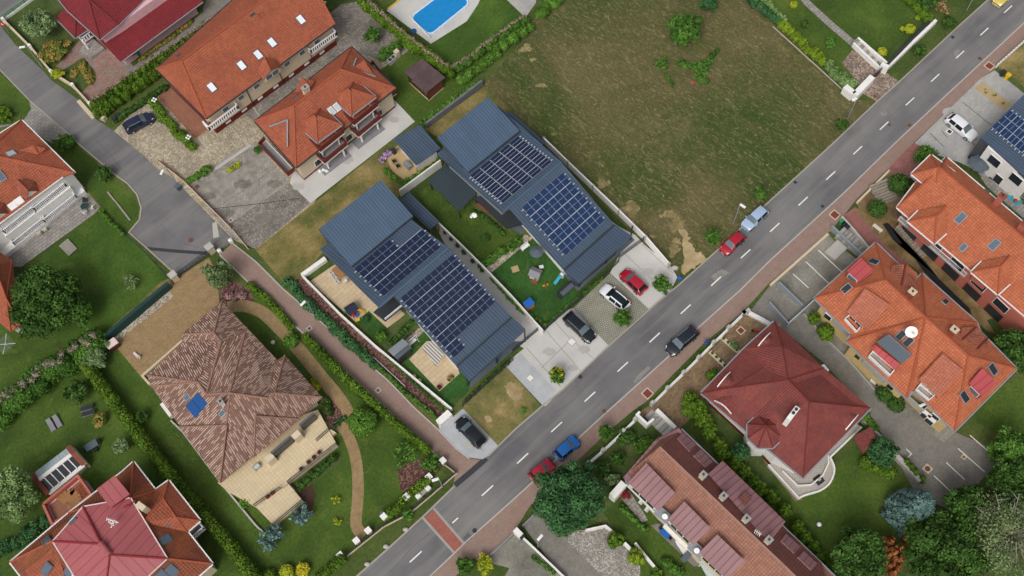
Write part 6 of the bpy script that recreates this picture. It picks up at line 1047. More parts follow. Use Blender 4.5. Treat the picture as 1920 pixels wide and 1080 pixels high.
c = P(794, 925); MB().box((c.x, c.y, .42), (1.3, .55, .12), GRID).obj('seat', 'concrete', t)
for i, (x, y) in enumerate(((761, 993), (724, 1025), (689, 1058))):
    c = P(x, y); MB().lathe((c.x, c.y, 0), [(.3, 0), (.32, .15), (.22, .32), (.05, .38)], 9, 1.2, .9).obj('edge_stone', 'light_concrete', label='white kerb stone on the road verge, '+['nearest the red crossing', 'middle one of three', 'nearest the bottom of the picture'][i], cat='stone', group='white stones on the verge')
# north-east boundary
for a, b, w_, h_, m, lab in (((1580, 172), (1597, 186), .9, 1.5, 'white_wall', 'short white return wall at the corner of the field and the cobbled drive'), ((1598, 188), (1631, 154), .9, 1.5, 'white_wall', 'broad white gate wall left of the cobbled drive'), ((1656, 136), (1752, 44), .45, .9, 'white_wall', 'long white front wall of the lawn garden, top right')): wall('boundary_wall', [a, b], h_, w_, m, lab)
wall('wall_coping', [(1661, 128), (1748, 38)], 1.1, .35, 'dark_metal', 'dark strip fence behind the long white front wall, top right', cat='fence'); wall('gate', [(1631, 154), (1652, 134)], 1.2, .12, 'dark_metal', 'dark sliding gate between the white walls of the cobbled drive', cat='gate'); c = P(1654, 134); MB().box((c.x, c.y, .8), (.6, 1.2, 1.6), GRID+.2).obj('gate_pillar', 'white_wall', label='white pillar between the dark gate and the front wall', cat='pillar')
wall('step_wall', [(1598, 87), (1622, 110), (1646, 132)], .9, .3, 'white_wall', 'stepped white wall on the left of the garden steps'); wall('step_wall', [(1606, 77), (1630, 98), (1660, 124)], .9, .3, 'white_wall', 'stepped white wall on the right of the garden steps')
t = thing('garden_steps', 'stone steps between two stepped white walls, top right garden', 'steps', P(1625, 105))
for i in range(9): a = i/9; c = P(1603+a*45, 84+a*42); MB().box((c.x, c.y, .42-.045*i), (1.1, .62, .84-.09*i), GRID).obj('step', 'light_concrete' if i % 2 else 'flag_stone', t)
t = thing('parapet_fence', 'row of white blocks on a dark rail by the dry plot, top right', 'fence', P(1900, 100)); vs = [P(1868, 126), P(1925, 75), P(1960, 45)]; strip(MB(), vs, .12, 0, .55).obj('rail', 'dark_metal', t)
for p in along(vs, .62)[:18]: MB().box((p.x, p.y, .45), (.3, .2, .9), GRID).obj('block', 'white_paint', t)
wall('garden_edge', [(1449, 50), (1590, 178)], .12, .12, 'light_concrete', 'broken pale edging line between the field and the clipped hedge', cat='edging')
# small garden things (top right)
for x, y, r, m, lab in ((1654, 97, 9, 'lime_yellow', 'round golden shrub by the white steps'), (1706, 54, 10, 'lime_yellow', 'round golden shrub beside the small well, top right'), (1488, 9, 7, 'lime_yellow', 'small golden shrub near the top garden path'), (1720, 34, 5, 'thuja_lime', 'tiny oval thuja above the small well'), (1691, 54, 4, 'lime_yellow', 'tiny golden shrub left of the bigger golden ball')): shrub(x, y, r, 1.1 if r > 6 else .7, m, lab, name='round_shrub', style='ball', size=.16, trunk=False)
for x, y, r, m, lab in ((1558, 80, 12, 'mid_green', 'small loose tree on the lawn left of the white steps'), (1508, 46, 8, 'dark_green', 'tiny shrub in a bare ring on the top right lawn'), (1723, 95, 13, 'dark_green', 'dark roadside bush between the front wall and the road'), (1779, 43, 14, 'dark_green', 'dark roadside bush nearest the top right corner of the verge')): tree('small_tree', x, y, r, 2.2, m, lab, size=.22)
tree('roadside_tree', 1577, 236, 11, 2.4, 'dark_green', 'small dark round tree at the edge of the dry field near the lamp', size=.2); tree('roadside_tree', 1427, 365, 12, 2.4, 'mid_green', 'round street tree just above the silver parked car', size=.2); tree('roadside_tree', 1337, 446, 16, 2.6, 'mid_green', 'round street tree left of the red car on the road', size=.22)
hedge('hedge', [(1404, -5), (1435, 18), (1465, 44)], 18, 1.6, 'conifer_green', 'dark clipped conifer hedge at the top of the field edge'); hedge('hedge', [(1425, -8), (1470, 40)], 9, 1.9, 'pale_leaf', 'pale variegated shrub row above the golden green hedge'); hedge('hedge', [(1467, 45), (1500, 76), (1545, 113)], 19, 1.6, 'thuja_lime', 'golden green clipped hedge along the field edge', tint=(.1, .6)); hedge('hedge', [(1552, 124), (1580, 145), (1600, 160)], 24, 1.6, 'pale_leaf', 'pale variegated shrubs at the end of the clipped hedge by the white wall')
hedge('hedge', [(1700, -8), (1720, 14), (1745, 36)], 17, 1.5, 'thuja_green', 'green clipped hedge behind the corner wall, top right'); tree('bush', 1740, -2, 22, 3, 'dark_green', 'large dark bush cut by the top edge, right of the lawn', size=.28); shrub(1768, 16, 16, 1.2, 'brown_shrub', 'dry brown bush on the verge, top right', style='loose', trunk=False)
hedge('flower_edging', [(1666, 118), (1700, 86), (1740, 48)], 5, .4, 'thuja_lime', 'low yellow green planting behind the white front wall', size=.14)
# --- field plants
tree('willow', 1282, 57, 34, 3.6, 'mid_green', 'lone drooping green tree in the dry field', size=.26, K=34, seed=5, dens=1.1); tree('bush', 1328, 8, 17, 2.2, 'conifer_green', 'small dark bush near the top edge of the dry field', size=.22); shrub(1241, 119, 17, 1.6, 'mid_green', 'sparse light green bush left of the nettle patch in the dry field', style='loose', K=22, trunk=False)
hedge('nettle_patch', [(1276, 118), (1296, 122), (1316, 122), (1330, 112), (1322, 128), (1312, 142), (1322, 152), (1306, 134)], 17, .6, 'mid_green', 'irregular green weed patch below the lone tree', rough=.4, cat='weeds'); hedge('weeds', [(1335, 104), (1346, 94)], 10, .8, 'dark_green', 'dark leafy weeds on the right of the weed patch', cat='weeds'); hedge('weeds', [(1247, 135), (1262, 160)], 6, .5, 'mid_green', 'thin line of weeds left of the bare soil in the field', cat='weeds')
c = P(1297, 164); t = thing('bird_house', 'tiny brown roofed bird house on a post in the weed patch', 'bird house', c); MB().cyl(c, c+Vector((0, 0, 1.1)), .04).obj('post', 'wood', t); MB().box((c.x, c.y, 1.25), (.4, .3, .3), .5).lathe((c.x, c.y, 1.4), [(.38, 0), (.04, .22)], 4).obj('box', 'roof_ridge', t)
# --- top left hedges
hedge('hedge', [(184, 212), (260, 158), (340, 105), (420, 52), (500, -10)], 18, 2.2, 'thuja_green', 'tall green hedge between the drive and the long orange house, lower face', tint=(.1, .6)); hedge('hedge', [(178, 196), (250, 146), (330, 90), (405, 40), (480, -12)], 18, 2.3, 'thuja_green', 'brown topped clipped hedge beside the red roofed house drive', wood='stems')
hedge('hedge', [(215, 222), (262, 195), (310, 162)], 13, 1.0, 'dark_green', 'low dark ivy hedge above the blue parked car'); hedge('hedge', [(287, 193), (302, 213), (320, 236)], 20, 1.2, 'thuja_green', 'clipped box hedge left of the terracotta patio, upper half', rough=.05); hedge('hedge', [(325, 240), (342, 258), (358, 272)], 20, 1.2, 'thuja_green', 'clipped box hedge left of the terracotta patio, lower half', rough=.05)
hedge('hedge', [(358, 336), (388, 318)], 18, 1.0, 'bright_green', 'short clipped hedge on the stone forecourt', rough=.05); hedge('hedge', [(428, 319), (446, 308)], 9, .7, 'lime_yellow', 'small yellow green bush on the stone forecourt')
hedge('hedge', [(672, -8), (730, 45), (790, 96), (840, 132)], 22, 2.6, 'thuja_green', 'tall cypress hedge left of the swimming pool with a brown stemmed top', wood='stems'); hedge('hedge', [(845, 132), (880, 112), (925, 75), (985, 35)], 20, 1.6, 'mid_green', 'mixed hedge closing the pool lawn on the field side', wood='stems', rough=.3)
hedge('hedge', [(862, 150), (905, 120), (940, 88), (990, 50)], 22, 1.5, 'bright_green', 'leafy bright hedge on the field side of the pool garden', rough=.35); hedge('hedge', [(792, 232), (845, 190), (900, 152)], 13, 1.1, 'bright_green', 'low leafy hedge above the dark stone wall', rough=.3); hedge('hedge', [(1008, 25), (1030, 8), (1055, -12)], 24, 1.6, 'bright_green', 'bright green hedge stub at the top of the field beside the pool terrace')
hedge('hedge', [(715, 105), (738, 88), (752, 78)], 22, 1.3, 'mid_green', 'rounded green bush by the garden barbecue'); tree('fruit_tree', 699, 66, 17, 2.8, 'mid_green', 'small green fruit tree on the stone yard right of the long house', size=.25, K=12)
tree('conifer', 76, 44, 30, 5, 'grey_green', 'bushy grey green tree in the front garden, top left', size=.28, style='round', K=40); tree('bush', 100, 98, 28, 1.6, 'flower_mix', 'flowering orange and green shrub mass behind the street wall', size=.22, K=26); tree('bush', 108, 138, 12, 1.6, 'lime_yellow', 'yellow flowering bush over the street wall, top left', size=.16)
hedge('flower_bed_plants', [(135, 138), (155, 122), (165, 150)], 20, .5, 'flower_mix', 'low flowering plants in the walled bed by the red grey paving', cat='flower bed', rough=.5); hedge('flower_bed_plants', [(262, 112), (310, 78), (360, 40)], 8, .5, 'flower_mix', 'narrow row of flowers along the red roofed house', cat='flower bed', rough=.5)
shrub(600, 10, 12, 2.0, 'white_flower', 'white blossoming shrub at the right end of the long orange house', name='blossom_shrub', style='loose', trunk=True, K=20, dens=1.6); shrub(125, 266, 17, 1.8, 'mid_green', 'round bush at the corner of the parking bay by the street'); tree('small_tree', 192, 328, 17, 2.6, 'dark_green', 'small dark tree on the lawn beside the street bend', size=.22); tree('bush', 5, 215, 18, 1.4, 'thuja_green', 'green bush at the left edge by the parking bay', size=.22)
shrub(483, 281, 8, .9, 'mid_green', 'small bush at the balcony corner of the turret house', trunk=False, size=.18)
# --- big hedge and trees on the left
hedge('hedge', [(-10, 770), (40, 735), (90, 695), (140, 665), (180, 640)], 62, 3.0, 'mid_green', 'massive unkempt hedge with a grey stemmed top on the left', size=.3, wood='grey_stem', rough=.3); hedge('thuja_hedge', [(148, 668), (200, 735), (260, 815), (330, 905), (400, 985), (480, 1085)], 23, 2.4, 'thuja_green', 'long diagonal thuja hedge between the villa lawn and the back lawn', lobes=.75, tint=(.05, .75))
tree('big_tree', 88, 565, 62, 8, 'dark_green', 'large dense dark green tree at the left, over the orange roof', size=.34, seed=3, K=70); tree('big_tree', 150, 585, 28, 5, 'mid_green', 'lighter green tree merging with the big dark tree on its right', size=.3); tree('bush', 175, 670, 28, 3, 'grey_green', 'grey green tree at the junction of hedge and villa drive', size=.28, K=24)
tree('big_tree', 20, 930, 48, 7, 'pale_leaf', 'large pale grey green tree at the left edge below the lawn', size=.3, K=60, seed=9); tree('small_tree', 145, 735, 22, 3, 'dark_green', 'small dark tree under the unkempt hedge', size=.25); tree('small_tree', 228, 838, 15, 2.4, 'grey_green', 'small grey green tree on the back lawn near the garden table', size=.2); tree('small_tree', 265, 783, 12, 1.8, 'dark_green', 'small dark shrub on the villa lawn left of the roof', size=.2); shrub(187, 788, 13, 1.4, 'flower_mix', 'reddish green bush near the thuja hedge and loungers', trunk=False)
shrub(245, 530, 16, 1.6, 'olive_tree', 'olive green bush low on the bright lawn by the mesh fence', style='loose', K=24, trunk=False, dens=1.4); hedge('hedge', [(190, 398), (210, 420), (230, 438)], 9, .8, 'bright_green', 'light green hedge between the patio and the cul-de-sac lawn', size=.2)
hedge('hedge', [(-10, 1040), (40, 1010), (95, 970)], 30, 1.4, 'conifer_green', 'dark green hedge behind the pink roofed house')
# --- villa planting
tree('conifer', 410, 518, 26, 4.6, 'olive_tree', 'grey green pine beside the gate pillar and footpath', size=.26, K=36); hedge('flower_shrub', [(425, 552), (450, 556)], 20, .9, 'pink_flower', 'pink blossoming shrub at the villa roof tip', rough=.3, cat='flowering shrub'); hedge('hedge', [(470, 535), (500, 560), (522, 585), (545, 612)], 15, 1.1, 'thuja_green', 'low clipped hedge along the upper villa footpath', lobes=.8)
shrub(545, 639, 14, 1.3, 'bright_green', 'clipped round bush on the villa paving by the footpath', name='round_shrub', style='ball', size=.2, trunk=False); shrub(680, 791, 26, 3.0, 'bright_green', 'big clipped round tree on the villa lawn', name='round_tree', style='ball', size=.24)
hedge('thuja_hedge', [(574, 632), (640, 700), (710, 765), (770, 818), (800, 842)], 17, 1.8, 'thuja_green', 'straight thuja hedge between the footpath and the villa lawn', lobes=.8, tint=(.05, .75)); tree('small_tree', 760, 852, 26, 2.6, 'mid_green', 'open branched small tree in the corner mulch bed', style='loose', K=26, dens=1.5); tree('bush', 808, 870, 19, 2.0, 'mid_green', 'rounded glossy bush in the villa corner by the footpath', size=.22)
hedge('thuja_hedge', [(770, 926), (785, 912), (802, 900)], 17, 1.4, 'thuja_green', 'clipped thuja block behind the pale bench', lobes=.7); hedge('thuja_hedge', [(753, 942), (760, 934)], 16, 1.4, 'thuja_green', 'single clipped thuja clump between bench and crossing', lobes=.7); hedge('thuja_hedge', [(730, 964), (745, 952)], 19, 1.4, 'thuja_green', 'clipped thuja clump beside the blue letterbox', lobes=.7); shrub(765, 965, 11, 1.2, 'mid_green', 'small round street tree on the verge below the thujas')
hedge('thuja_hedge', [(600, 1080), (622, 1062), (640, 1048)], 20, 1.6, 'thuja_green', 'dark thuja hedge at the bottom edge beside the verge', lobes=.7)
for x, y, m, lab in ((538, 1072, 'lime_yellow', 'golden round bush at the bottom edge, left of the other golden one'), (568, 1068, 'yellow_leaf', 'bright golden bush at the bottom edge left of the dark thuja'), (505, 1080, 'thuja_green', 'green bush at the bottom edge left of the golden bushes')): shrub(x, y, 13, 1.2, m, lab, style='ball', size=.18, trunk=False)
tree('blue_conifer', 510, 1008, 25, 2.2, 'blue_spruce', 'blue green spreading conifer at the end of the villa terrace', style='loose', K=34, dens=2.2); tree('blue_conifer', 566, 965, 20, 2.0, 'blue_spruce', 'blue green low conifer right of the lower terrace', style='loose', K=28, dens=2.2); hedge('planting', [(560, 910), (590, 888), (625, 858)], 18, .9, 'dark_green', 'dark mixed shrubs along the terrace railing', rough=.4, cat='shrub bed'); hedge('planting', [(608, 748), (618, 770)], 16, 1.0, 'dark_green', 'dark shrub in the mulch bed at the villa corner', cat='shrub bed'); hedge('planting', [(588, 715), (596, 728)], 14, 1.2, 'lime_yellow', 'yellow green bush against the villa roof edge', cat='shrub')
shrub(463, 940, 14, 1.0, 'bright_green', 'leafy plant in the stone ringed bed by the villa terrace', trunk=False); hedge('planting', [(628, 800), (645, 783)], 9, .5, 'conifer_green', 'blue green edging plant along the curved villa bed', cat='shrub bed')
for x, y, lab in ((630, 937, 'spiky light green plant on the villa lawn, upper of two'), (632, 977, 'spiky light green plant on the villa lawn, lower of two')): shrub(x, y, 10, .6, 'lime_yellow', lab, name='spiky_plant', style='loose', K=9, size=.2, trunk=False)
# --- planting round the solar houses
hedge('juniper_hedge', [(540, 528), (590, 580), (640, 628), (700, 680)], 22, .9, 'conifer_green', 'dense dark green juniper strip beside the footpath', rough=.25); hedge('young_hedge', [(706, 684), (760, 735), (822, 785)], 8, .6, 'mid_green', 'sparse young hedge at the lower end of the mulch strip', rough=.5, dens=.7); hedge('young_hedge', [(716, 660), (770, 712), (830, 768)], 4, .35, 'dark_green', 'thin line of small plants close to the white garden wall', rough=.6, dens=.6)
hedge('bamboo_hedge', [(722, 320), (755, 345), (790, 325), (830, 296)], 9, 1.1, 'bright_green', 'bright leafy hedge around the sandy barbecue yard', rough=.35); hedge('shrub_border', [(835, 435), (870, 472), (905, 505)], 9, .7, 'dark_green', 'line of dark dome shrubs inside the pergola garden wall', lobes=1.6, tint=(0, .6)); hedge('shrub_border', [(905, 495), (940, 472), (975, 448)], 20, .9, 'mid_green', 'mixed green border at the bottom of the pergola garden', rough=.45)
hedge('shrub_border', [(885, 395), (915, 410), (945, 440)], 9, .6, 'dark_green', 'planting below the dark deck with white flowers', rough=.5); hedge('flower_clump', [(886, 402), (888, 404)], 12, .6, 'white_flower', 'white hydrangea clump beside the wooden bench', cat='flowers'); shrub(910, 446, 9, .8, 'dark_green', 'round dark plant in the middle of the pergola lawn', trunk=False, size=.18); hedge('shrub_border', [(922, 520), (975, 580), (1020, 608)], 8, .7, 'bright_green', 'bright planting inside the playground wall', rough=.4); hedge('shrub_border', [(1025, 608), (1080, 562), (1130, 520)], 6, .7, 'mid_green', 'narrow planting along the dark fence of the playground', rough=.5)
hedge('flower_clump', [(716, 300), (728, 285)], 12, .6, 'purple_flower', 'purple and white flowers at the garden house corner', cat='flowers'); tree('small_tree', 716, 632, 12, 1.6, 'bright_green', 'light green round bush by the grey shed', size=.18); shrub(686, 599, 9, .8, 'conifer_green', 'grey green shrub beside the toy house', trunk=False, size=.16); hedge('shrub_border', [(735, 640), (765, 612), (790, 592)], 14, .7, 'dark_green', 'dark border between the lawn and the gravel edge', rough=.4); hedge('shrub_border', [(872, 752), (915, 712), (955, 678)], 6, .7, 'dark_green', 'low planting along the fence above the bare plot', rough=.5)
tree('street_tree', 1045, 706, 16, 3.0, 'mid_green', 'street tree with yellow flowers on the empty driveway', size=.2)
tree('street_tree', 1168, 597, 17, 3.0, 'mid_green', 'round street tree on the grid paving below the white parked car', size=.2); tree('street_tree', 1239, 535, 17, 3.0, 'mid_green', 'round street tree right of the red car on the driveway', size=.2)
shrub(982, 771, 7, .5, 'mid_green', 'tiny grey green plant on the bare plot', trunk=False, style='loose', K=8)
# --- south-east planting
tree('big_conifer', 1064, 938, 58, 9, 'conifer_green', 'very large round dark green conifer over the red parked car', size=.3, seed=4, K=110, dens=1.1); tree('blue_spruce', 1722, 948, 50, 9, 'blue_spruce', 'large silver blue spruce on the lower right lawn', size=.2, seed=8, style='conifer'); tree('street_tree', 1136, 812, 15, 2.8, 'mid_green', 'small round tree on the verge right of the blue car', size=.2)
tree('bush', 873, 1061, 17, 2.2, 'mid_green', 'round bush at the bottom edge below the crossing, left of two', size=.2); tree('bush', 910, 1058, 16, 1.8, 'lime_yellow', 'yellow green bush at the bottom edge below the crossing, right of two', size=.2)
for i, (x, y, r) in enumerate(((1300, 762, 26), (1293, 745, 14), (1318, 785, 20), (1330, 802, 16))): tree('thuja_bush', x, y, r, 2.6, 'thuja_green', ['largest lobed thuja bush at the edge of the tan yard', 'topmost lobed thuja bush in the tan yard', 'second lobed thuja bush left of the red roofed house', 'small lobed thuja bush left of the red roofed house'][i], style='thuja', group='lobed thujas by the red roofed house', trunk=False, K=14, sub=.3, size=.2)
shrub(1338, 705, 15, 1.8, 'thuja_green', 'rounded thuja with brown tips at the left corner of the red roof', style='thuja', trunk=False, K=12, sub=.34)
vs_ = [(1300, 801), (1325, 815), (1345, 837), (1352, 852), (1376, 872), (1392, 890), (1408, 905), (1422, 920), (1445, 935), (1468, 960), (1492, 992), (1505, 1010), (1520, 1030), (1532, 1048), (1548, 1070)]
for i, (x, y) in enumerate(vs_[1:]): tree('thuja_bush', x+5, y-4, 15, 2.6, 'thuja_green', 'globe thuja in the row behind the pink row house, number %s from the top' % ['one', 'two', 'three', 'four', 'five', 'six', 'seven', 'eight', 'nine', 'ten', 'eleven', 'twelve', 'thirteen', 'fourteen'][i], style='thuja', group='row of globe thujas', trunk=False, K=8, sub=.42, size=.2)
tree('conifer', 1389, 848, 18, 3.4, 'conifer_green', 'small blue green conifer at the lower corner of the red roofed house', size=.2, style='round'); tree('bush', 1650, 848, 30, 4, 'conifer_green', 'dark round tree beside the back yard of the red roofed house', size=.26, K=34); hedge('hedge', [(1622, 868), (1640, 880), (1675, 882)], 26, 1.4, 'thuja_green', 'bright green hedge under the dark round tree'); hedge('hedge', [(1622, 782), (1640, 800)], 18, 1.2, 'bright_green', 'short clipped hedge by the right corner of the red roof')
for i, (x, y) in enumerate(((1700, 866), (1708, 876), (1716, 885), (1730, 898))): shrub(x, y, 8, 1.6, 'thuja_green', 'small cone shrub along the yard wall, '+['top one', 'second one', 'third one', 'lowest one'][i], style='thuja', trunk=False, K=4, sub=.5, size=.16, group='cone shrubs along the yard wall')
for x, y, r, h_, m, lab, sd in ((1610, 1045, 55, 7, 'dark_green', 'large dark green tree at the bottom, right of the lawn', 1), (1775, 1035, 72, 8, 'dark_green', 'very large green tree at the bottom edge left of the bare branched tree', 2), (1812, 948, 38, 7, 'dark_green', 'dark green tree right of the blue spruce', 3), (1895, 905, 45, 7, 'dark_green', 'dark tree at the right edge by the parking yard', 4), (1895, 845, 38, 6, 'mid_green', 'bright leafy tree at the right edge above the parking lines', 5), (1900, 660, 42, 6, 'dark_green', 'dark tree at the right edge beside the apartment roof', 6)): tree('big_tree', x, y, r, h_, m, lab, size=.34, seed=sd, K=55)
tree('brown_thuja', 1672, 1040, 26, 5, 'dead_brown', 'rust brown dying thuja between the big trees at the bottom', style='thuja', K=16, sub=.28, ry=1.8, angle=math.radians(0), size=.22, trunk=False); shrub(1706, 1008, 15, 3.6, 'dead_brown', 'smaller rust brown thuja clump below the blue spruce', style='thuja', trunk=False, K=8)
t = tree('bare_branched_tree', 1885, 1005, 78, 9, 'olive_tree', 'half bare olive green tree with pale branches, bottom right corner', style='loose', K=90, dens=.8, size=.28, seed=12); M['pale_bark'] = m_plain('pale_bark', '9a9184', .9)
mb = MB(); c0 = P(1885, 1005, 5); c0 = Vector((c0.x, c0.y, 0)); mb.cyl(c0, c0+Vector((0, 0, 6)), .25, .14); rs = np.random.RandomState(3)
for i in range(26):
    a = i*2.4; e = c0+Vector((math.cos(a)*rs.uniform(2, 5.2), math.sin(a)*rs.uniform(2, 5.2), rs.uniform(7, 9.6))); m_ = c0+Vector((math.cos(a+.2)*1.2, math.sin(a+.2)*1.2, 6+rs.uniform(0, 1.5))); mb.cyl(c0+Vector((0, 0, 4.5)), m_, .12, .08, 5); mb.cyl(m_, e, .08, .03, 5)
    for k in range(3): s_ = m_.lerp(e, .3+.25*k); mb.cyl(s_, s_+Vector((rs.uniform(-1.3, 1.3), rs.uniform(-1.3, 1.3), rs.uniform(0, .8))), .045, .015, 4)
mb.obj('bare_branch', 'pale_bark', t)
for x, y, r, m, lab in ((1645, 392, 17, 'dark_green', 'dark globe bush left of the lower timber steps'), (1686, 345, 20, 'dark_green', 'large dark globe bush beside the orange porch roof')): tree('globe_bush', x, y, r, 2.6, m, lab, style='ball', size=.24)
tree('bush', 1735, 290, 20, 3.2, 'mid_green', 'leafy tree behind the orange porch turret', size=.24); tree('thuja_bush', 1527, 596, 13, 2, 'thuja_green', 'upper lobed thuja in the yard between red and orange roofs', style='thuja', trunk=False, K=9); tree('thuja_bush', 1549, 622, 17, 2.2, 'thuja_green', 'lower lobed thuja in the yard between red and orange roofs', style='thuja', trunk=False, K=12); tree('globe_bush', 1660, 738, 17, 2, 'dark_green', 'upper dark bush in front of the orange apartment house', style='ball', size=.2); tree('globe_bush', 1680, 758, 16, 2, 'dark_green', 'lower dark bush in front of the orange apartment house', style='ball', size=.2) 
for x, y, r, m, lab in ((1175, 820, 20, 'dark_green', 'dark shrub behind the white railing, upper one'), (1208, 835, 18, 'bright_green', 'glossy green shrub left of the pink row house'), (1160, 860, 15, 'dark_green', 'dark globe shrub in the front garden of the row house'), (1130, 880, 15, 'dark_green', 'dark globe shrub nearest the large conifer'), (1150, 900, 14, 'grey_green', 'grey green shrub in the front garden of the row house')): tree('bush', x, y, r, 1.6, m, lab, size=.2)
tree('thuja_bush', 1153, 1012, 17, 2.2, 'thuja_green', 'golden green thuja at the top of the gravel court', style='thuja', trunk=False, K=9); tree('thuja_bush', 1193, 1045, 17, 2.6, 'thuja_lime', 'golden green thuja beside the gravel court white wall', style='thuja', trunk=False, K=7, sub=.45); shrub(1232, 1078, 14, 1.4, 'thuja_green', 'thuja at the bottom edge under the gravel court', style='thuja', trunk=False, K=7)
hedge('hedge', [(1165, 950), (1190, 975), (1212, 992)], 12, .8, 'mid_green', 'low hedge beside the tiled terrace of the row house'); hedge('hedge', [(1250, 1050), (1275, 1070)], 22, 1.0, 'mid_green', 'dark bushes below the white lounger'); hedge('hedge', [(1000, 1045), (1040, 1075)], 8, .6, 'mid_green', 'narrow hedge along the access drive wall')
for x, y in ((1848, 171), (1864, 179), (1881, 193)): shrub(x, y, 4, .5, 'olive_tree', 'small olive tuft in the pebble bed, '+{1848: 'upper', 1864: 'middle', 1881: 'lower'}[x]+' of three', style='loose', K=6, size=.12, trunk=False)
# --- walls and fences on the south-east side
def railwall(pts, lab, sp=7): 
    t = thing('railing_wall', lab, 'wall', P(*pts[0])); vs = [P(x, y) for x, y in pts]; strip(MB(), vs, .3, 0, .5).obj('base_wall', 'white_wall', t); mb = MB()
    for a, b in zip(vs, vs[1:]):
        for z in (.75, 1.0, 1.2): mb.bar(a+Vector((0, 0, z)), b+Vector((0, 0, z)), .07)
    mb.obj('rail', 'white_rail', t)
    for p in along(vs, sp): MB().box((p.x, p.y, .7), (.45, .45, 1.4), GRID).obj('pier', 'light_concrete', t)
railwall([(1222, 760), (1250, 732), (1280, 703), (1308, 675), (1336, 647), (1392, 592)], 'white railing wall with square piers in front of the red roofed house', 3.6); railwall([(1102, 872), (1130, 848), (1168, 812), (1190, 790)], 'white railing wall along the verge by the row house garden', 8); railwall([(1392, 592), (1400, 588), (1455, 618)], 'white wall closing the tan yard on the upper right', 6)
wall('gate_shelter', [(1198, 779), (1193, 784), (1212, 802), (1224, 792)], 1.7, .3, 'white_wall', 'white angular bin enclosure beside the row house gate'); wall('step_wall', [(1230, 772), (1265, 806)], 1.0, .5, 'white_wall', 'white capped wall beside the stepped entrance of the row house'); t = thing('entrance_steps', 'grey stepped entrance path behind the white bin enclosure', 'steps', P(1238, 800))
for i in range(6): c = P(1218+i*6.5, 778+i*6.5); MB().box((c.x, c.y, .1+.04*i), (1.5, .55, .2+.08*i), GRID).obj('step', 'light_concrete' if i % 2 else 'concrete', t)
wall('yard_wall', [(1670, 850), (1700, 880), (1722, 905)], .9, .6, 'light_concrete', 'pale capped wall between the lawn and the parking yard'); wall('yard_wall', [(1615, 790), (1645, 818), (1668, 845)], .8, .35, 'light_concrete', 'pale wall behind the right corner of the red roof'); wall('court_edge', [(1444, 536), (1552, 440)], .3, .35, 'cream_stone', 'cream kerb wall between the pavement and the worn parking court')
wall('side_rail', [(1458, 535), (1502, 578)], 1.2, .2, 'grey_metal', 'grey metal rail wall between the two yards beside the parking court'); wall('side_rail', [(1440, 572), (1475, 612)], 1.2, .2, 'grey_metal', 'grey metal rail wall at the top of the service yard'); wall('glass_fence', [(1475, 612), (1504, 586), (1530, 562)], 1.2, .12, 'pale_glass', 'pale glass fence across the service yard', cat='fence'); wall('path_wall', [(1606, 382), (1666, 322)], .5, .3, 'cream_stone', 'cream kerb wall beside the pavement above the timber steps')
wall('yard_wall', [(1505, 590), (1550, 640), (1590, 678), (1640, 735)], .5, .25, 'concrete', 'long grey kerb wall in the service yard below the apartment house'); wall('access_wall', [(968, 998), (1002, 1030), (1062, 1088)], .9, .2, 'white_wall', 'white capped wall along the access drive at the bottom'); wall('gate_pillar', [(966, 996), (978, 1008)], 1.4, .7, 'white_wall', 'broad white pillar at the top of the access drive', cat='pillar')
wall('court_wall', [(1098, 996), (1135, 988), (1152, 1002)], .8, .25, 'white_wall', 'white wall corner above the gravel court'); wall('court_wall', [(1170, 1020), (1186, 1036)], .8, .4, 'white_wall', 'short white wall right of the gravel court'); wall('court_wall', [(1190, 1020), (1210, 1045), (1235, 1075)], .8, .3, 'white_wall', 'white wall with dark gutter between gravel court and lawn'); fence('gate', [(920, 1042), (968, 998)], 1.0, 'grey_metal', 'light grey gate between pavement and the bottom drive', rails=4, sp=5, cat='gate'); fence('gate', [(980, 988), (1002, 966)], 1.0, 'grey_metal', 'light grey gate beside the large conifer', rails=4, sp=5, cat='gate')
# stairs
def stairs(lab, a, b, n, width, z0, z1, mat='flag_stone', mat2='concrete'):
    t = thing('steps', lab, 'steps', P(*a)); A = P(*a); B = P(*b); an = math.atan2((B-A).y, (B-A).x); L = (B-A).length/n
    for i in range(n): c = A.lerp(B, (i+.5)/n); z = z0+(z1-z0)*i/(n-1); MB().box((c.x, c.y, z/2), (L-.05, width, z), an).obj('step', mat if i % 2 else mat2, t)
stairs('wide timber edged steps below the large dark globe bush', (1645, 345), (1668, 380), 8, 3.0, .7, .08, 'timber_steps', 'grey_deck'); stairs('grey concrete stairs beside the dustbins', (1572, 438), (1620, 475), 8, 2.0, .9, .1); stairs('long timber steps along the salmon house balcony', (1684, 425), (1736, 480), 14, 1.5, .9, .1, 'timber_steps', 'grey_deck')
wall('stair_wall', [(1557, 430), (1580, 452), (1612, 482)], 1.1, .3, 'grey_metal', 'grey metal clad wall on the lower side of the dustbin stairs'); wall('stair_wall', [(1575, 412), (1600, 440), (1625, 470)], 1.1, .25, 'light_concrete', 'pale stone wall on the upper side of the dustbin stairs')
tp_ = [(1655, 420), (1665, 418), (1680, 440), (1690, 455), (1710, 475), (1730, 505), (1760, 540), (1800, 575), (1822, 590), (1818, 578), (1760, 522), (1735, 490), (1712, 468), (1697, 452), (1690, 458), (1675, 450)]
mesh('ground_sheet', [P(x, y, .35) for x, y in tp_]+[P(x, y, .05) for x, y in tp_], [tuple(range(16)), tuple(reversed(range(16, 32)))]+[(i, (i+1) % 16, 16+(i+1) % 16, 16+i) for i in range(16)], 'tarp_black', label='long black weed sheet on the earth bank between two orange houses', cat='tarpaulin')
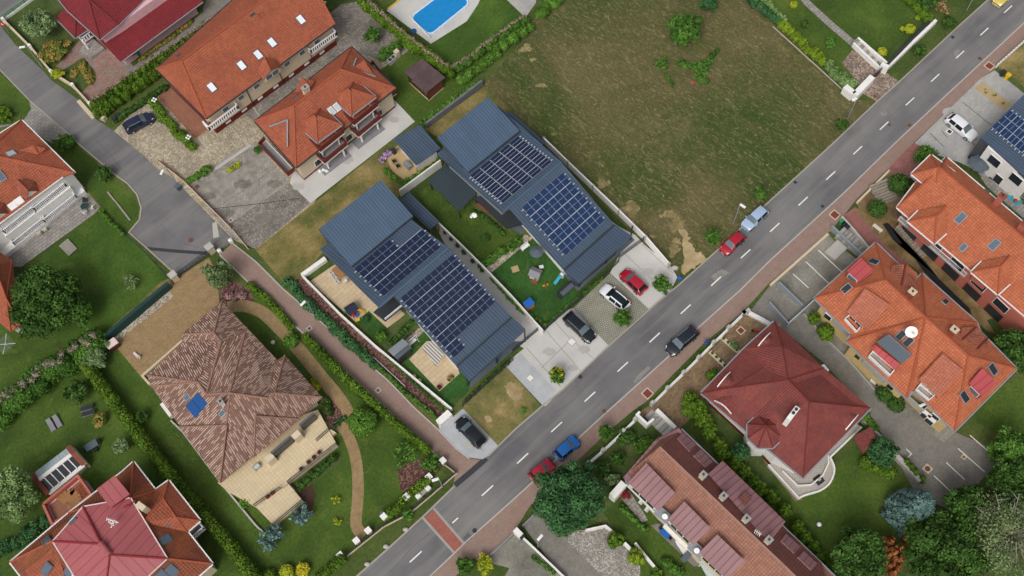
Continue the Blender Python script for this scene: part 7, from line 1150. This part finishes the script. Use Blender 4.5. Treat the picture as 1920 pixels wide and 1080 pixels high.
# ================= furniture, toys, lamps, bins, pool, cars
def place(name, label, cat, x, y, ang=0, group=None): t = thing(name, label, cat, (0, 0, 0), group); t['px'] = 0; del t['px']; c = P(x, y); t.location = (c.x, c.y, .03); t.rotation_euler = (0, 0, math.radians(ang)); return t
def lamp(x, y, hx, hy, label, hgt=5.2, arm=True, r=.06):
    b = P(x, y); e = P(hx, hy, hgt); t = thing('street_lamp', label, 'street lamp', b, 'street lamps'); mb = MB(); top = Vector((b.x, b.y, hgt)); mb.cyl(b, top, r*1.3, r, 8); mb.obj('pole', 'grey_metal', t)
    d = e-top; d.z = 0; L = min(1.6, max(.3, d.length)); d = d.normalized() if d.length > .01 else Vector((1, 0, 0)); MB().cyl(top, top+d*L+Vector((0, 0, .12)), r*.8, r*.6).obj('arm', 'grey_metal', t)
    c = top+d*(L+.15)+Vector((0, 0, .12)); a = math.atan2(d.y, d.x); MB().box(c, (.85, .34, .1), a).box(c+Vector((0, 0, .07)), (.65, .24, .06), a).obj('lamp_head', 'bulb_white', t); MB().box(c-Vector((0, 0, .07)), (.5, .22, .04), a).obj('diffuser', 'lamp_glass', t); return t
lamp(1589, 223, 1604, 186, 'street lamp by the corner of the dry field and the white gate wall'); lamp(1376, 417, 1388, 384, 'street lamp on the verge above the red car on the road'); lamp(830, 914, 819, 899, 'street lamp on the grass corner near the bench', 4.6); lamp(590, 592, 570, 568, 'street lamp standing at the juniper strip beside the footpath'); lamp(333, 346, 305, 322, 'street lamp over the turning circle at the brown fence'); lamp(80, 127, 44, 89, 'street lamp behind the cream street wall, top left'); lamp(1009, 1026, 1011, 1010, 'street lamp at the bottom access drive', 4.4); lamp(1812, 20, 1835, -45, 'street lamp on the top right verge with a grey foot', 5.5); lamp(1735, 766, 1708, 769, 'yard lamp in front of the apartment house', 3.5)
def quadlamp(x, y, lab):
    c = P(x, y, 1.8); t = thing('garden_lamp', lab, 'lamp', (c.x, c.y, 0), 'white globe garden lamps'); MB().cyl((c.x, c.y, 0), (c.x, c.y, 1.7), .04).obj('pole', 'dark_metal', t)
    for k in range(4): a = k*math.pi/2+.3; MB().lathe((c.x+.28*math.cos(a), c.y+.28*math.sin(a), 1.6), [(.05, 0), (.15, .08), (.17, .18), (.12, .3), (.03, .34)], 10).obj('globe', 'bulb_white', t)
quadlamp(289, 187, 'four globe white garden lamp at the top of the clipped box hedge'); quadlamp(353, 257, 'four globe white garden lamp at the bottom of the clipped box hedge')
# stop sign, letterbox etc.
b = P(17, 62); t = thing('traffic_sign', 'round red no entry sign at the corner of the street, top left', 'sign', b); MB().cyl(b, b+Vector((0, 0, 2.4)), .035).obj('pole', 'grey_metal', t); c = b+Vector((0, 0, 2.2)); n_ = Vector((-.25, -.75, .6)).normalized(); MB().cyl(c, c+n_*.03, .36, n=20).obj('sign_plate', 'red_plastic', t); MB().bar(c+n_*.05+Vector((-.2, .07, 0)), c+n_*.05+Vector((.2, -.07, 0)), .1, .02).obj('sign_bar', 'white_paint', t)
c = P(718, 966); MB().box((c.x, c.y, .9), (.4, .5, .4), GRID).box((c.x, c.y, .35), (.1, .1, .7), GRID).obj('letterbox', 'slate', label='small blue grey letterbox behind the villa fence pier', cat='letterbox'); c = P(1324, 645); t = thing('utility_box', 'small blue utility box at the end of the green verge strip', 'box', c); MB().box((c.x, c.y, .4), (.45, .4, .8), GRID).obj('cabinet', 'slate', t); MB().box((c.x, c.y, .82), (.5, .45, .06), GRID).obj('lid', 'solar_thermal', t)
def bin_(x, y, mat, lab, s=.6, hh=1.05, ang=43, group='dustbins'):
    t = place('dustbin', lab, 'dustbin', x, y, ang, group); mb = MB(); mb.add([(-s/2*.8, -s/2*.8, 0), (s/2*.8, -s/2*.8, 0), (s/2*.8, s/2*.8, 0), (-s/2*.8, s/2*.8, 0), (-s/2, -s/2, hh), (s/2, -s/2, hh), (s/2, s/2, hh), (-s/2, s/2, hh)], [(3, 2, 1, 0), (4, 5, 6, 7), (0, 1, 5, 4), (1, 2, 6, 5), (2, 3, 7, 6), (3, 0, 4, 7)]); mb.obj('bin_body', mat, t)
    MB().box((0, 0, hh+.04), (s+.08, s+.08, .08)).bar((-s/2, -s/2-.06, hh), (s/2, -s/2-.06, hh), .05).obj('lid', mat, t); return t
for a in ((1877, 142, 'dark_plastic', 'dark grey dustbin left of the yellow one'), (1886, 148, 'yellow_plastic', 'bright yellow dustbin at the dry plot corner'), (1576, 422, 'green_plastic', 'green dustbin at the top of the concrete stairs'), (1580, 426, 'dark_plastic', 'dark dustbin just below the green one'), (1585, 431, 'dark_plastic', 'lowest dark dustbin beside the stairs'), (218, 229, 'dark_plastic', 'dark dustbin by the low hedge near the blue car'), (224, 222, 'dark_plastic', 'dark dustbin against the tall hedge end'), (336, 356, 'slate', 'blue grey dustbin at the brown fence under the lamp'), (254, 108, 'dark_plastic', 'dark dustbin under the red roof eave'), (261, 104, 'green_plastic', 'green dustbin under the red roof eave'), (740, 288, 'dark_plastic', 'black bin at the garden house corner'), (1207, 791, 'dark_plastic', 'dark bin inside the white angular enclosure'), (1273, 525, 'blue_plastic', 'small blue bin at the kerb by the sand track'), (978, 1008, 'dark_plastic', 'dark bin behind the broad white pillar')): bin_(*a[:3], a[3], .55 if a[0] != 1273 else .4, 1.0 if a[0] != 1273 else .6)
# pool
Q = spline([(774, 32), (795, 12), (850, -25)], 3)
def rr(pts, r, k=5):
    out = []; n = len(pts)
    for i in range(n):
        p = Vector(pts[i]); a = Vector(pts[i-1]); b = Vector(pts[(i+1) % n]); u = (a-p).normalized(); v = (b-p).normalized()
        for j in range(k+1): t = j/k; q0 = p+u*r; q1 = p+v*r; out.append(((q0*(1-t)+p*t)*(1-t)+(p*(1-t)+q1*t)*t))
    return out
cor = [P(771, 33), P(833, -42), P(905, -8-0), P(806, 66)]; cor = [P(771, 34), P(845, -22), P(880, 6), P(806, 66)]
ring = rr(cor, 1.0); LAYP = LAY[0]+.01; print('top sheet', LAY[0]); t = thing('swimming_pool', 'rounded blue swimming pool with pale blue rim, top centre', 'pool', P(825, 20)); out_ = inset(ring, -.25)
MB().prism(out_, 0, LAYP+.12).obj('rim', 'pool_edge', t); MB().prism(ring, LAYP+.1, LAYP+.125).obj('water', 'water', t)
a, b = P(768, 30, .5), P(806, 70, .5); MB().cyl(a, b, .09, n=8).obj('cover_roller', 'white_paint', label='white pool cover roller at the near end of the pool', cat='roller'); c = P(776, 59); MB().cyl(c, c+Vector((0, 0, .15)), .45, n=20).obj('skimmer_lid', 'solar_thermal', label='small round blue lid beside the pool corner', cat='pool lid')
ribbon('pool_kerb', [(727, 17), (752, -2)], .35, 'yellow_paint')
# furniture builders
def chair(x, y, ang, mat, lab, group='garden chairs', s=.5):
    t = place('garden_chair', lab, 'chair', x, y, ang, group); MB().box((0, 0, .43), (s, s, .05)).obj('seat', mat, t); MB().box((-s/2, 0, .7), (.05, s, .5)).obj('backrest', mat, t)
    for i in (-1, 1):
        for j in (-1, 1): MB().box((i*s*.42, j*s*.42, .21), (.05, .05, .42)).obj('leg', mat, t)
        MB().box((0, i*s/2, .62), (s, .05, .04)).obj('armrest', mat, t)
def table(x, y, ang, sx, sy, mat, lab, round_=False, hgt=.74, cat='table'):
    t = place('garden_table', lab, cat, x, y, ang)
    (MB().cyl((0, 0, hgt-.04), (0, 0, hgt), sx/2, n=20) if round_ else MB().box((0, 0, hgt-.02), (sx, sy, .05))).obj('tabletop', mat, t)
    for i in (-1, 1):
        for j in (-1, 1): k = .3 if round_ else .44; MB().box((i*sx*k, j*sy*k, hgt/2-.03), (.06, .06, hgt-.06)).obj('leg', mat, t)
def lounger(x, y, ang, mat, lab, L=1.8, frame='grey_metal'):
    t = place('sun_lounger', lab, 'sun lounger', x, y, ang, 'sun loungers on the lawns'); MB().box((-.25, 0, .32), (L*.68, .6, .06)).obj('seat', mat, t); a = Vector((L*.2, 0, .33)); MB().bar(a, a+Vector((L*.33, 0, .28)), .6, .05).obj('backrest', mat, t); mb = MB()
    for j in (-1, 1): mb.bar((-L*.5, j*.32, .3), (L*.4, j*.32, .3), .04); mb.bar((-L*.4, j*.32, 0), (-L*.4, j*.32, .3), .04); mb.bar((L*.3, j*.32, 0), (L*.3, j*.32, .3), .04)
    mb.obj('frame', frame, t)
lounger(98, 799, 125, 'grey_cushion', 'grey sun lounger on the back lawn, left of the light pair'); lounger(110, 792, 125, 'grey_cushion', 'grey sun lounger on the back lawn, right of the light pair'); lounger(165, 766, 15, 'dark_plastic', 'black sun lounger on the back lawn, upper of the dark pair'); lounger(168, 776, 15, 'dark_plastic', 'black sun lounger on the back lawn, lower of the dark pair'); lounger(1277, 1027, 122, 'white_plastic', 'white lounger on the strip lawn by the blue tablecloth')
table(175, 838, 35, 1.7, 1.0, 'slate', 'grey rattan garden table on the back lawn'); chair(187, 829, 200, 'dark_plastic', 'dark armchair above the grey rattan table'); chair(182, 845, 100, 'dark_plastic', 'dark armchair below the grey rattan table'); chair(166, 846, 30, 'dark_plastic', 'dark armchair left of the grey rattan table')
# rotary clothes dryer
c = P(9, 645, 1.8); t = thing('clothes_dryer', 'square rotary clothes dryer on the lawn at the left edge', 'clothes dryer', (c.x, c.y, 0)); MB().cyl((c.x, c.y, 0), (c.x, c.y, 1.9), .03).obj('pole', 'white_paint', t); mb = MB(); wires = MB()
for k in range(4):
    a = k*math.pi/2+.05; mb.bar((c.x, c.y, 1.7), (c.x+1.5*math.cos(a), c.y+1.5*math.sin(a), 1.85), .05)
    for s_ in (.4, .6, .8, 1.0, 1.2, 1.4): b = a+math.pi/2; wires.bar((c.x+s_*math.cos(a), c.y+s_*math.sin(a), 1.8), (c.x+s_*math.cos(b), c.y+s_*math.sin(b), 1.8), .02)
mb.obj('arm', 'white_paint', t); wires.obj('line', 'grey_metal', t)
# terrace on the left white house
table(161, 391, 10, 1.0, 1.0, 'green_mesh', 'round dark green table on the flagstone patio', True); chair(162, 401, 80, 'white_plastic', 'white chair below the round green patio table'); chair(176, 392, 170, 'cream_plastic', 'cream chair right of the round green patio table'); chair(161, 379, 270, 'dark_plastic', 'dark chair above the round green patio table'); chair(76, 440, 120, 'cream_plastic', 'cream chair on the patio against the white house, left one'); chair(87, 433, 120, 'cream_plastic', 'cream chair on the patio against the white house, right one')
mesh('wooden_platform', [P(x, y, z) for z in (.25, 0) for x, y in ((110, 461), (127, 447), (145, 466), (129, 480))], [(3, 2, 1, 0), (4, 5, 6, 7), (0, 1, 5, 4), (1, 2, 6, 5), (2, 3, 7, 6), (3, 0, 4, 7)], 'grey_deck', label='square grey wooden platform at the edge of the bright lawn', cat='deck')
vs = [P(x, y, .1) for x, y in ((202, 360), (244, 413))]; MB().bar(vs[0], vs[1], .25, .2).obj('timber_beam', 'grey_deck', label='long fallen timber beam on the cul-de-sac lawn', cat='beam')
MB().box(P(418/1, 0), (.1, .1, .1)) ; c = P(258, 668); t = place('wheelbarrow', 'small pink grey trolley on the tan paved villa drive', 'trolley', 258, 668, -40); MB().box((0, 0, .25), (1.3, .35, .12)).obj('tray', 'pink_metal_edge', t); MB().box((.4, 0, .42), (.3, .5, .2)).obj('load', 'light_concrete', t); MB().cyl((-.5, -.2, .15), (-.5, .2, .15), .15).obj('wheel', 'rubber', t)
# villa terrace things
for i, (x, y) in enumerate(((565, 880), (579, 867), (589, 858), (599, 849), (503, 932), (512, 925))):
    c = P(x, y, 1.02); t = thing('planter', 'dark red planter box on the terrace, '+['lowest by the long railing', 'second up the long railing', 'third up the long railing', 'topmost by the long railing', 'left one at the inner railing', 'right one at the inner railing'][i], 'planter', c, 'planters on the villa terrace'); MB().box(c+Vector((0, 0, .2)), (.5, .35, .4), GRID).obj('pot', 'maroon', t); MB().lathe(c+Vector((0, 0, .4)), [(.15, 0), (.2, .12), (.05, .25)], 7).obj('soil', 'soil', t)
t = place('side_table', 'small black framed glass table on the villa terrace', 'table', 487, 880, 43); t.location.z = 1.02; MB().box((0, 0, .5), (.8, .6, .04)).obj('tabletop', 'pale_glass', t); mb = MB()
for i in (-1, 1):
    for j in (-1, 1): mb.box((i*.4, j*.3, .25), (.05, .05, .5))
    mb.bar((i*.4, -.3, .5), (i*.4, .3, .5), .05); mb.bar((-.4, i*.3, .5), (.4, i*.3, .5), .05)
mb.obj('frame', 'dark_metal', t); c = P(514, 645); MB().lathe((c.x, c.y, 0), [(.1, 0), (.12, .5), (.3, .6), (.28, .7)], 12).obj('bird_bath', 'light_concrete', label='small pale bird bath on the villa path', cat='bird bath')
# footpath solar house yard
table(636, 515, -45, 1.9, .9, 'wood', 'wooden dining table on the beige terrace under the roof edge')
for x, y, a, l in ((623, 515, 45, 'upper left grey chair at the wooden dining table'), (629, 523, 45, 'middle grey chair at the wooden dining table'), (634, 531, 45, 'lower grey chair at the wooden dining table'), (649, 530, 135, 'single grey chair at the lower end of the wooden dining table')): chair(x, y, a, 'white_plastic', l)
t = place('toy_house', 'toy play house with dark blue roof and coloured slide', 'play house', 661, 584, 35); MB().box((0, 0, .5), (1.3, 1.1, 1.0)).obj('wall', 'red_plastic', t); mb = MB(); mb.add([(-.8, -.7, 1), (.8, -.7, 1), (.8, .7, 1), (-.8, .7, 1), (-.8, 0, 1.6), (.8, 0, 1.6)], [(0, 1, 5, 4), (2, 3, 4, 5), (0, 4, 3), (1, 2, 5), (3, 2, 1, 0)]); mb.obj('roof', 'navy', t); MB().bar((.6, -.5, .9), (1.4, -1.2, .1), .35, .06).obj('slide', 'yellow_plastic', t); MB().box((.2, -.9, .25), (.5, .4, .5)).obj('step', 'blue_plastic', t)
for x, y, m, l in ((672, 601, 'yellow_plastic', 'small yellow toy in front of the blue toy house'), (666, 592, 'red_plastic', 'small red toy against the blue toy house'), (651, 586, 'green_plastic', 'small green toy left of the blue toy house')): t = place('toy', l, 'toy', x, y, 20); MB().box((0, 0, .2), (.6, .35, .25)).box((.15, 0, .4), (.2, .3, .2)).obj('toy_body', m, t); MB().cyl((-.2, -.2, .1), (-.2, .2, .1), .1).cyl((.2, -.2, .1), (.2, .2, .1), .1).obj('wheel', 'rubber', t)
t = thing('garden_shed', 'small grey shed with a two tone pitched roof beside the white garden wall', 'shed', P(748, 655)); b = [(726, 655, 2.0), (745, 640, 2.0), (771, 654, 2.0), (747, 676, 2.0)]; MB().prism(inset([P(*k) for k in b], .1), 0, 1.95).obj('wall', 'dark_plastic', t); roof(t, dict(a=(727, 657, 2.0), b=(755, 635, 2.0), c=(771, 652, 2.0), d=(745, 674, 2.0), m=(754-10, 640+4, 2.5)), ['a b c d'], 'slate', th=.1); roof(t, dict(a=(727, 657, 2.05), b=(755, 635, 2.05), e=(766, 645, 2.45), f=(738, 668, 2.45)), ['a b e f'], 'grey_metal', th=.06)
t = place('swing_seat', 'white framed swing seat behind the grey shed', 'swing seat', 774, 643, 45); MB().box((0, 0, .45), (1.2, .5, .08)).obj('seat', 'white_plastic', t); MB().box((0, .25, .75), (1.2, .06, .5)).obj('backrest', 'grey_cushion', t); mb = MB()
for i in (-1, 1): mb.bar((i*.7, -.5, 0), (i*.7, 0, 1.5), .06); mb.bar((i*.7, .5, 0), (i*.7, 0, 1.5), .06)
mb.bar((-.7, 0, 1.5), (.7, 0, 1.5), .06); mb.obj('frame', 'white_plastic', t); t = place('bicycle', 'dark bicycle leaning by the swing seat', 'bicycle', 768, 632, 35); mb = MB()
for i in (-1, 1):
    wl = MB()
    for k in range(14): a = k*2*math.pi/14; b = (k+1)*2*math.pi/14; wl.bar((i*.52+.33*math.cos(a), 0, .35+.33*math.sin(a)), (i*.52+.33*math.cos(b), 0, .35+.33*math.sin(b)), .04)
    wl.obj('wheel', 'rubber', t)
mb.bar((-.52, 0, .35), (0, 0, .4), .04).bar((0, 0, .4), (.4, 0, .85), .04).bar((-.2, 0, .85), (.4, 0, .85), .04).bar((.52, 0, .35), (.38, 0, 1.0), .04).bar((.38, -.25, 1.0), (.38, .25, 1.0), .03).bar((0, 0, .4), (-.2, 0, .9), .04); mb.obj('frame', 'dark_metal', t); MB().box((-.22, 0, .92), (.25, .14, .06)).obj('saddle', 'rubber', t)
for x, y, m, l in ((845, 710, 'flower_mix', 'planter with orange flowers at the corner of the tiled terrace'), (824, 728, 'red_leaf', 'round pot with dark red plant at the terrace corner')):
    c = P(x, y); t = thing('planter', l, 'planter', c); MB().box((c.x, c.y, .2), (.9 if x == 845 else .4, .4, .4), GRID).obj('pot', 'dark_wood', t); L = Leaves(.1); L.blob((c.x, c.y, .5), (.35, .3, .25)); L.build('plant', m, t)
for x, y, l in ((777, 706, 'small tan straw figure by the white wall, upper'), (787, 714, 'small tan straw figure by the white wall, lower')): c = P(x, y); MB().lathe((c.x, c.y, 0), [(.25, 0), (.28, .25), (.12, .4), (.16, .5), (.05, .65)], 9).obj('garden_ornament', 'sand', label=l, cat='ornament')
# pergola garden and playground
t = place('garden_bench', 'brown wooden bench on the dark deck edge of the right solar house', 'bench', 907, 393, -40); MB().box((0, 0, .42), (2.2, .5, .07)).obj('seat', 'brick_red', t)
for i in (-1, 1): MB().box((i*.9, 0, .2), (.08, .45, .4)).obj('leg', 'dark_wood', t)
t = place('play_cottage', 'grey roofed children play cottage on the playground lawn', 'play house', 1004, 518, -25); MB().box((0, 0, .55), (1.2, 1.2, 1.1)).obj('wall', 'cream_plastic', t); mb = MB(); mb.add([(-.8, -.75, 1.05), (.8, -.75, 1.05), (.8, .75, 1.05), (-.8, .75, 1.05), (-.8, 0, 1.6), (.8, 0, 1.6)], [(0, 1, 5, 4), (2, 3, 4, 5), (0, 4, 3), (1, 2, 5), (3, 2, 1, 0)]); mb.obj('roof', 'grey_cushion', t); MB().box((.3, -.62, .45), (.35, .05, .8)).obj('door', 'green_plastic', t); MB().box((.2, -.9, .1), (.9, .5, .2)).obj('porch', 'brick_red', t)
t = place('toy_slide', 'white and turquoise toddler slide on the playground lawn', 'slide', 1047, 526, 45); MB().bar((-.8, 0, .1), (.5, 0, .9), .45, .06).obj('chute', 'teal_plastic', t); MB().box((.7, 0, .5), (.35, .5, 1.0)).obj('ladder', 'white_plastic', t); t = place('toy_rocker', 'small orange and yellow rocking toy on the playground lawn', 'toy', 1023, 535, 20); MB().bar((-.4, 0, .1), (0, 0, .05), .2, .08).bar((0, 0, .05), (.4, 0, .15), .2, .08).obj('rocker', 'yellow_plastic', t); MB().box((0, 0, .3), (.3, .2, .35)).obj('seat', 'red_plastic', t)
t = place('sandbox', 'blue roofed wooden sandpit on the playground lawn', 'sandpit', 992, 575, 40); MB().box((0, 0, .15), (1.3, 1.0, .3)).obj('box', 'wood', t); MB().box((0, 0, 1.25), (1.3, 1.1, .06)).obj('canopy', 'blue_plastic', t)
for i in (-1, 1):
    for j in (-1, 1): MB().box((i*.55, j*.45, .7), (.06, .06, 1.1)).obj('post', 'wood', t)
t = place('garden_sofa', 'grey outdoor sofa set beside the dark deck and fence', 'sofa', 1062, 545, 43); MB().box((0, 0, .25), (2.4, .8, .35)).obj('seat', 'slate', t); MB().box((0, .4, .55), (2.4, .2, .5)).obj('backrest', 'dark_plastic', t); MB().box((-1.3, 0, .4), (.2, .9, .5)).obj('armrest', 'dark_plastic', t); table(1052, 556, 43, 1.0, .6, 'dark_plastic', 'low dark table in front of the grey outdoor sofa', hgt=.4)
t = place('white_chair', 'white garden bench tipped by the grey parasol', 'chair', 985, 465, 40); MB().box((0, 0, .4), (1.3, .5, .06)).obj('seat', 'white_plastic', t); MB().box((0, .25, .7), (1.3, .05, .5)).obj('backrest', 'white_plastic', t); MB().box((-.6, 0, .2), (.06, .5, .4)).box((.6, 0, .2), (.06, .5, .4)).obj('leg', 'white_plastic', t)
c = P(1006, 470, 2.0); t = thing('parasol', 'half closed grey parasol at the playground side of the right solar house', 'parasol', (c.x, c.y, 0)); MB().cyl((c.x, c.y, 0), (c.x, c.y, 2.2), .04).obj('pole', 'grey_metal', t); MB().cyl((c.x, c.y, 1.7), (c.x, c.y, 2.3), 1.0, .05, 8).obj('canopy', 'slate', t)
c = P(966, 505); MB().box((c.x, c.y, .08), (1.0, .9, .12), .3).obj('stone_slab', 'sand', label='square sandstone slab with a bare tree stump on the playground lawn', cat='slab')
c = P(1272-260, 504); t = place('toy_table', 'small white toy table behind the play cottage', 'table', 1015, 503, 10); MB().box((0, 0, .45), (.6, .5, .06)).obj('tabletop', 'white_plastic', t); MB().cyl((0, 0, 0), (0, 0, .45), .08).obj('leg', 'white_plastic', t)
c = P(1265, 503); MB().lathe((c.x, c.y, 0), [(.5, 0), (.45, .3), (.25, .5), (.05, .55)], 9, 1.1, .7).obj('boulder', 'light_concrete', label='pale boulder at the road end of the long white wall', cat='boulder')
# barbecue yard
t = place('garden_grill', 'silver garden grill in the sandy yard by the garden house', 'grill', 765, 313, -50); MB().box((0, 0, .45), (1.3, .6, .9)).obj('cabinet', 'grey_metal', t); MB().box((0, 0, 1.0), (.8, .55, .25)).obj('lid', 'silver', t)
for x, y, l in ((740, 305, 'dark garden seat left of the silver grill, upper'), (747, 314, 'dark garden seat left of the silver grill, lower')): chair(x, y, 30, 'dark_plastic', l)
t = place('stone_barbecue', 'pale stone barbecue with two dark hobs on the garden lawn', 'barbecue', 736, 116, 47); MB().box((0, 0, .45), (1.5, .7, .9)).obj('plinth', 'light_concrete', t); MB().box((-.35, 0, .92), (.55, .5, .05)).box((.3, 0, .92), (.5, .5, .05)).obj('hob', 'dark_metal', t); MB().box((1.2, .1, .7), (.7, .7, 1.4)).obj('oven', 'cream_stone', t)
# red roof house, row house and neighbours
t = place('motorbike', 'small red scooter parked on the tan paving by the red roof', 'scooter', 1419, 624, -20); MB().box((0, 0, .5), (1.0, .25, .3)).obj('body', 'red_plastic', t); MB().bar((.45, -.3, .95), (.45, .3, .95), .04).bar((.45, 0, .5), (.4, 0, .95), .05).obj('handlebar', 'dark_metal', t)
for i in (-1, 1): MB().cyl((i*.55, -.06, .25), (i*.55, .06, .25), .25, n=14).obj('wheel', 'rubber', t)
for i, (a, b) in enumerate((((1352, 633), (1385, 661)), ((1331, 660), (1362, 690)))):
    c = (P(*a)+P(*b))/2; d = P(*b)-P(*a); an = math.atan2(d.y, d.x); t = thing('planting_kerb', 'pale strip planter on the tan yard, '+['upper', 'lower'][i]+' of two', 'planter', c); MB().box((c.x, c.y, .12), (d.length, .55, .24), an).obj('trough', 'cream_stone', t)
    for k in range(4): p = P(*a).lerp(P(*b), (k+.5)/4); L = Leaves(.1); L.blob((p.x, p.y, .35), (.18, .18, .2)); L.build('plant', 'conifer_green', t)
shrub(1376, 647, 8, .8, 'grey_green', 'grey lavender ball in the upper strip planter', trunk=False, size=.14)
t = place('terrace_mat', 'dark square mat with a small stool on the curved white terrace', 'mat', 1532, 903, 35); t.location.z = .93; MB().box((0, 0, .02), (1.1, 1.1, .04)).obj('mat', 'dark_plastic', t); MB().cyl((0, 0, .04), (0, 0, .45), .2).obj('stool', 'light_concrete', t)
c = P(1535, 984); MB().lathe((c.x, c.y, 0), [(.1, 0), (.25, .1), (.3, .28), (.2, .48), (.03, .55)], 14).obj('garden_ball', 'bulb_white', label='small white ball lamp on the lower right lawn', cat='ball')
table(1248, 1000, -40, 1.2, 1.2, 'blue_plastic', 'square table with light blue cloth on the row house terrace'); 
for x, y, a, l in ((1240, 992, -45, 'dark chair above the light blue table'), (1256, 1009, 135, 'dark chair below the light blue table')): chair(x, y, a, 'dark_plastic', l)
for x, y, l in ((1201, 943, 'white chair against the row house wall by the tiled terrace'), (1212, 957, 'second white chair by the clutter at the tiled terrace')): chair(x, y, 140, 'white_plastic', l)
L = Leaves(.14); t = thing('potted_plants', 'cluster of red and green potted plants at the row house corner', 'potted plants', P(1170, 928)); 
for k in range(6): c = P(1163+k*3, 925+(k % 3)*4); L.blob((c.x, c.y, .6), (.3, .3, .3)); MB().cyl((c.x, c.y, 0), (c.x, c.y, .4), .2, .25).obj('pot', 'flower_pot' if k % 2 else 'red_plastic', t)
L.build('plant', 'red_leaf', t)
shed('veranda', 'pale translucent veranda roof at the bottom beside the row house', 'veranda', [(1310, 1052, 2.6), (1335, 1048-2, 2.6), (1390, 1100, 2.6), (1340, 1110, 2.6)], 'poly', 'white_paint', posts=True)
table(1285, 1046, 45, 1.4, .7, 'slate', 'small grey planter table below the white lounger')
# right solar house terrace
c = P(1838, 305, 2.2); t = thing('parasol', 'open dark grey parasol at the wall of the right edge solar house', 'parasol', (c.x, c.y, 0)); MB().cyl((c.x, c.y, 0), (c.x, c.y, 2.3), .04).obj('pole', 'grey_metal', t); MB().cyl((c.x, c.y, 1.95), (c.x, c.y, 2.5), 1.5, .05, 8).obj('canopy', 'slate', t)
for x, y, l in ((1842, 325, 'striped grey lounger below the dark parasol'), (1862, 332, 'dark rattan seat right of the dark parasol')): lounger(x, y, 40, 'grey_cushion' if x == 1842 else 'dark_plastic', l, 1.4)
c = P(1900, 376); mesh('play_rug', [P(x, y, z) for z in (.09, .03) for x, y in ((1888, 367), (1905, 358), (1918, 378), (1905, 386))], [(3, 2, 1, 0), (4, 5, 6, 7), (0, 1, 5, 4), (1, 2, 6, 5), (2, 3, 7, 6), (3, 0, 4, 7)], 'teal_plastic', label='turquoise play rug between the orange and the solar house', cat='rug')
for x, y, m, l in ((1891, 361, 'yellow_plastic', 'yellow round toy on the turquoise rug, upper'), (1908, 374, 'yellow_plastic', 'yellow toy on the turquoise rug, lower'), (1899, 368, 'dark_plastic', 'dark toy in the middle of the turquoise rug'), (1903, 378, 'red_plastic', 'red toy on the turquoise rug')): c = P(x, y); MB().lathe((c.x, c.y, .09), [(.1, 0), (.28, .1), (.25, .3), (.1, .4)], 10).obj('toy', m, label=l, cat='toy')
t = place('concrete_bench', 'white bench beside the black weed sheet', 'bench', 1644, 430, -48); MB().box((0, 0, .4), (1.5, .5, .1)).obj('seat', 'cream_plastic', t); MB().box((-.6, 0, .18), (.1, .45, .36)).box((.6, 0, .18), (.1, .45, .36)).obj('leg', 'cream_plastic', t)
c = P(1522, 468); MB().box((P(1567, 470).x, P(1567, 470).y, .15), (2.6, 1.8, .3), GRID).obj('concrete_slab', 'light_concrete', label='raised pale concrete slab in the worn parking court', cat='slab')
t = place('white_bags', 'heap of white sacks at the turret house apron', 'sacks', 607, 322, 0)
for k in range(3): MB().lathe((k*.5-.5, (k % 2)*.2, 0), [(.3, 0), (.33, .2), (.2, .42), (.05, .5)], 9, 1, .8).obj('sack', 'white_plastic', t)
for x, y, l in ((1786, 726, 'white'),): pass
t = place('bathtub', 'white cushioned seat on the lower apartment balcony', 'seat', 1637, 716, -40); t.location.z = 0; MB().box((0, 0, .4), (.9, .6, .5)).obj('seat', 'white_plastic', t); MB().box((.55, 0, .45), (.3, .6, .6)).obj('backrest', 'navy', t)
# ---- cars
car((287, 216), (234, 243), 'paint_navy', 'dark blue estate car with silver roof rails on the stone drive, top left', 1.6, 1.85, 'estate', rails=True)
car((859, 786), (905, 834), 'paint_black', 'black hatchback with red tail lights on the driveway by the footpath', 1.5, 1.85); car((1083, 823), (1043, 857), 'paint_blue', 'bright blue hatchback parked half on the pavement', 1.5, 1.75)
car((1036, 866), (996, 898), 'paint_red', 'red car partly under the very large conifer', 1.5, 1.78); car((1112, 637), (1062, 591), 'paint_black', 'black car with silver roof rails on the pale driveway', 1.6, 1.86, 'estate', rails=True); car((1129, 538), (1177, 577), 'paint_white', 'white car with black glass roof on the grid paving', 1.5, 1.82, blackroof=True)
car((1167, 509), (1208, 547), 'paint_red', 'red hatchback on the driveway behind the round street tree', 1.5, 1.78); car((1253, 661), (1304, 618), 'paint_darkblue', 'dark estate car driving or stopped on the main road', 1.65, 1.9, 'estate', rails=True)
car((1355, 473), (1392, 440), 'paint_red', 'red hatchback on the road edge beside the sand track', 1.5, 1.72); car((1396, 427), (1435, 391), 'paint_silver', 'silver blue estate car parked behind the red hatchback on the road', 1.55, 1.78, 'estate'); car((1829, 259), (1778, 218), 'paint_white', 'white hatchback on the grey yard in front of the right edge solar house', 1.5, 1.82); car((1868, 7), (1905, -30), 'paint_yellow', 'pale yellow car cut by the top edge of the picture', 1.5, 1.75)
# flowers on the flowering street tree and dry-field marker
L = Leaves(.12); c = P(1045, 698, 2.9)
for k in range(26): L.blob((c.x+random.uniform(-.85, .85), c.y+random.uniform(-.5, .8), 2.55+random.uniform(-.1, .3)), (.13, .13, .1), core=0)
for o in SC.objects:
    if o.get('label') == 'street tree with yellow flowers on the empty driveway': L.build('blossom', 'yellow_leaf', o)
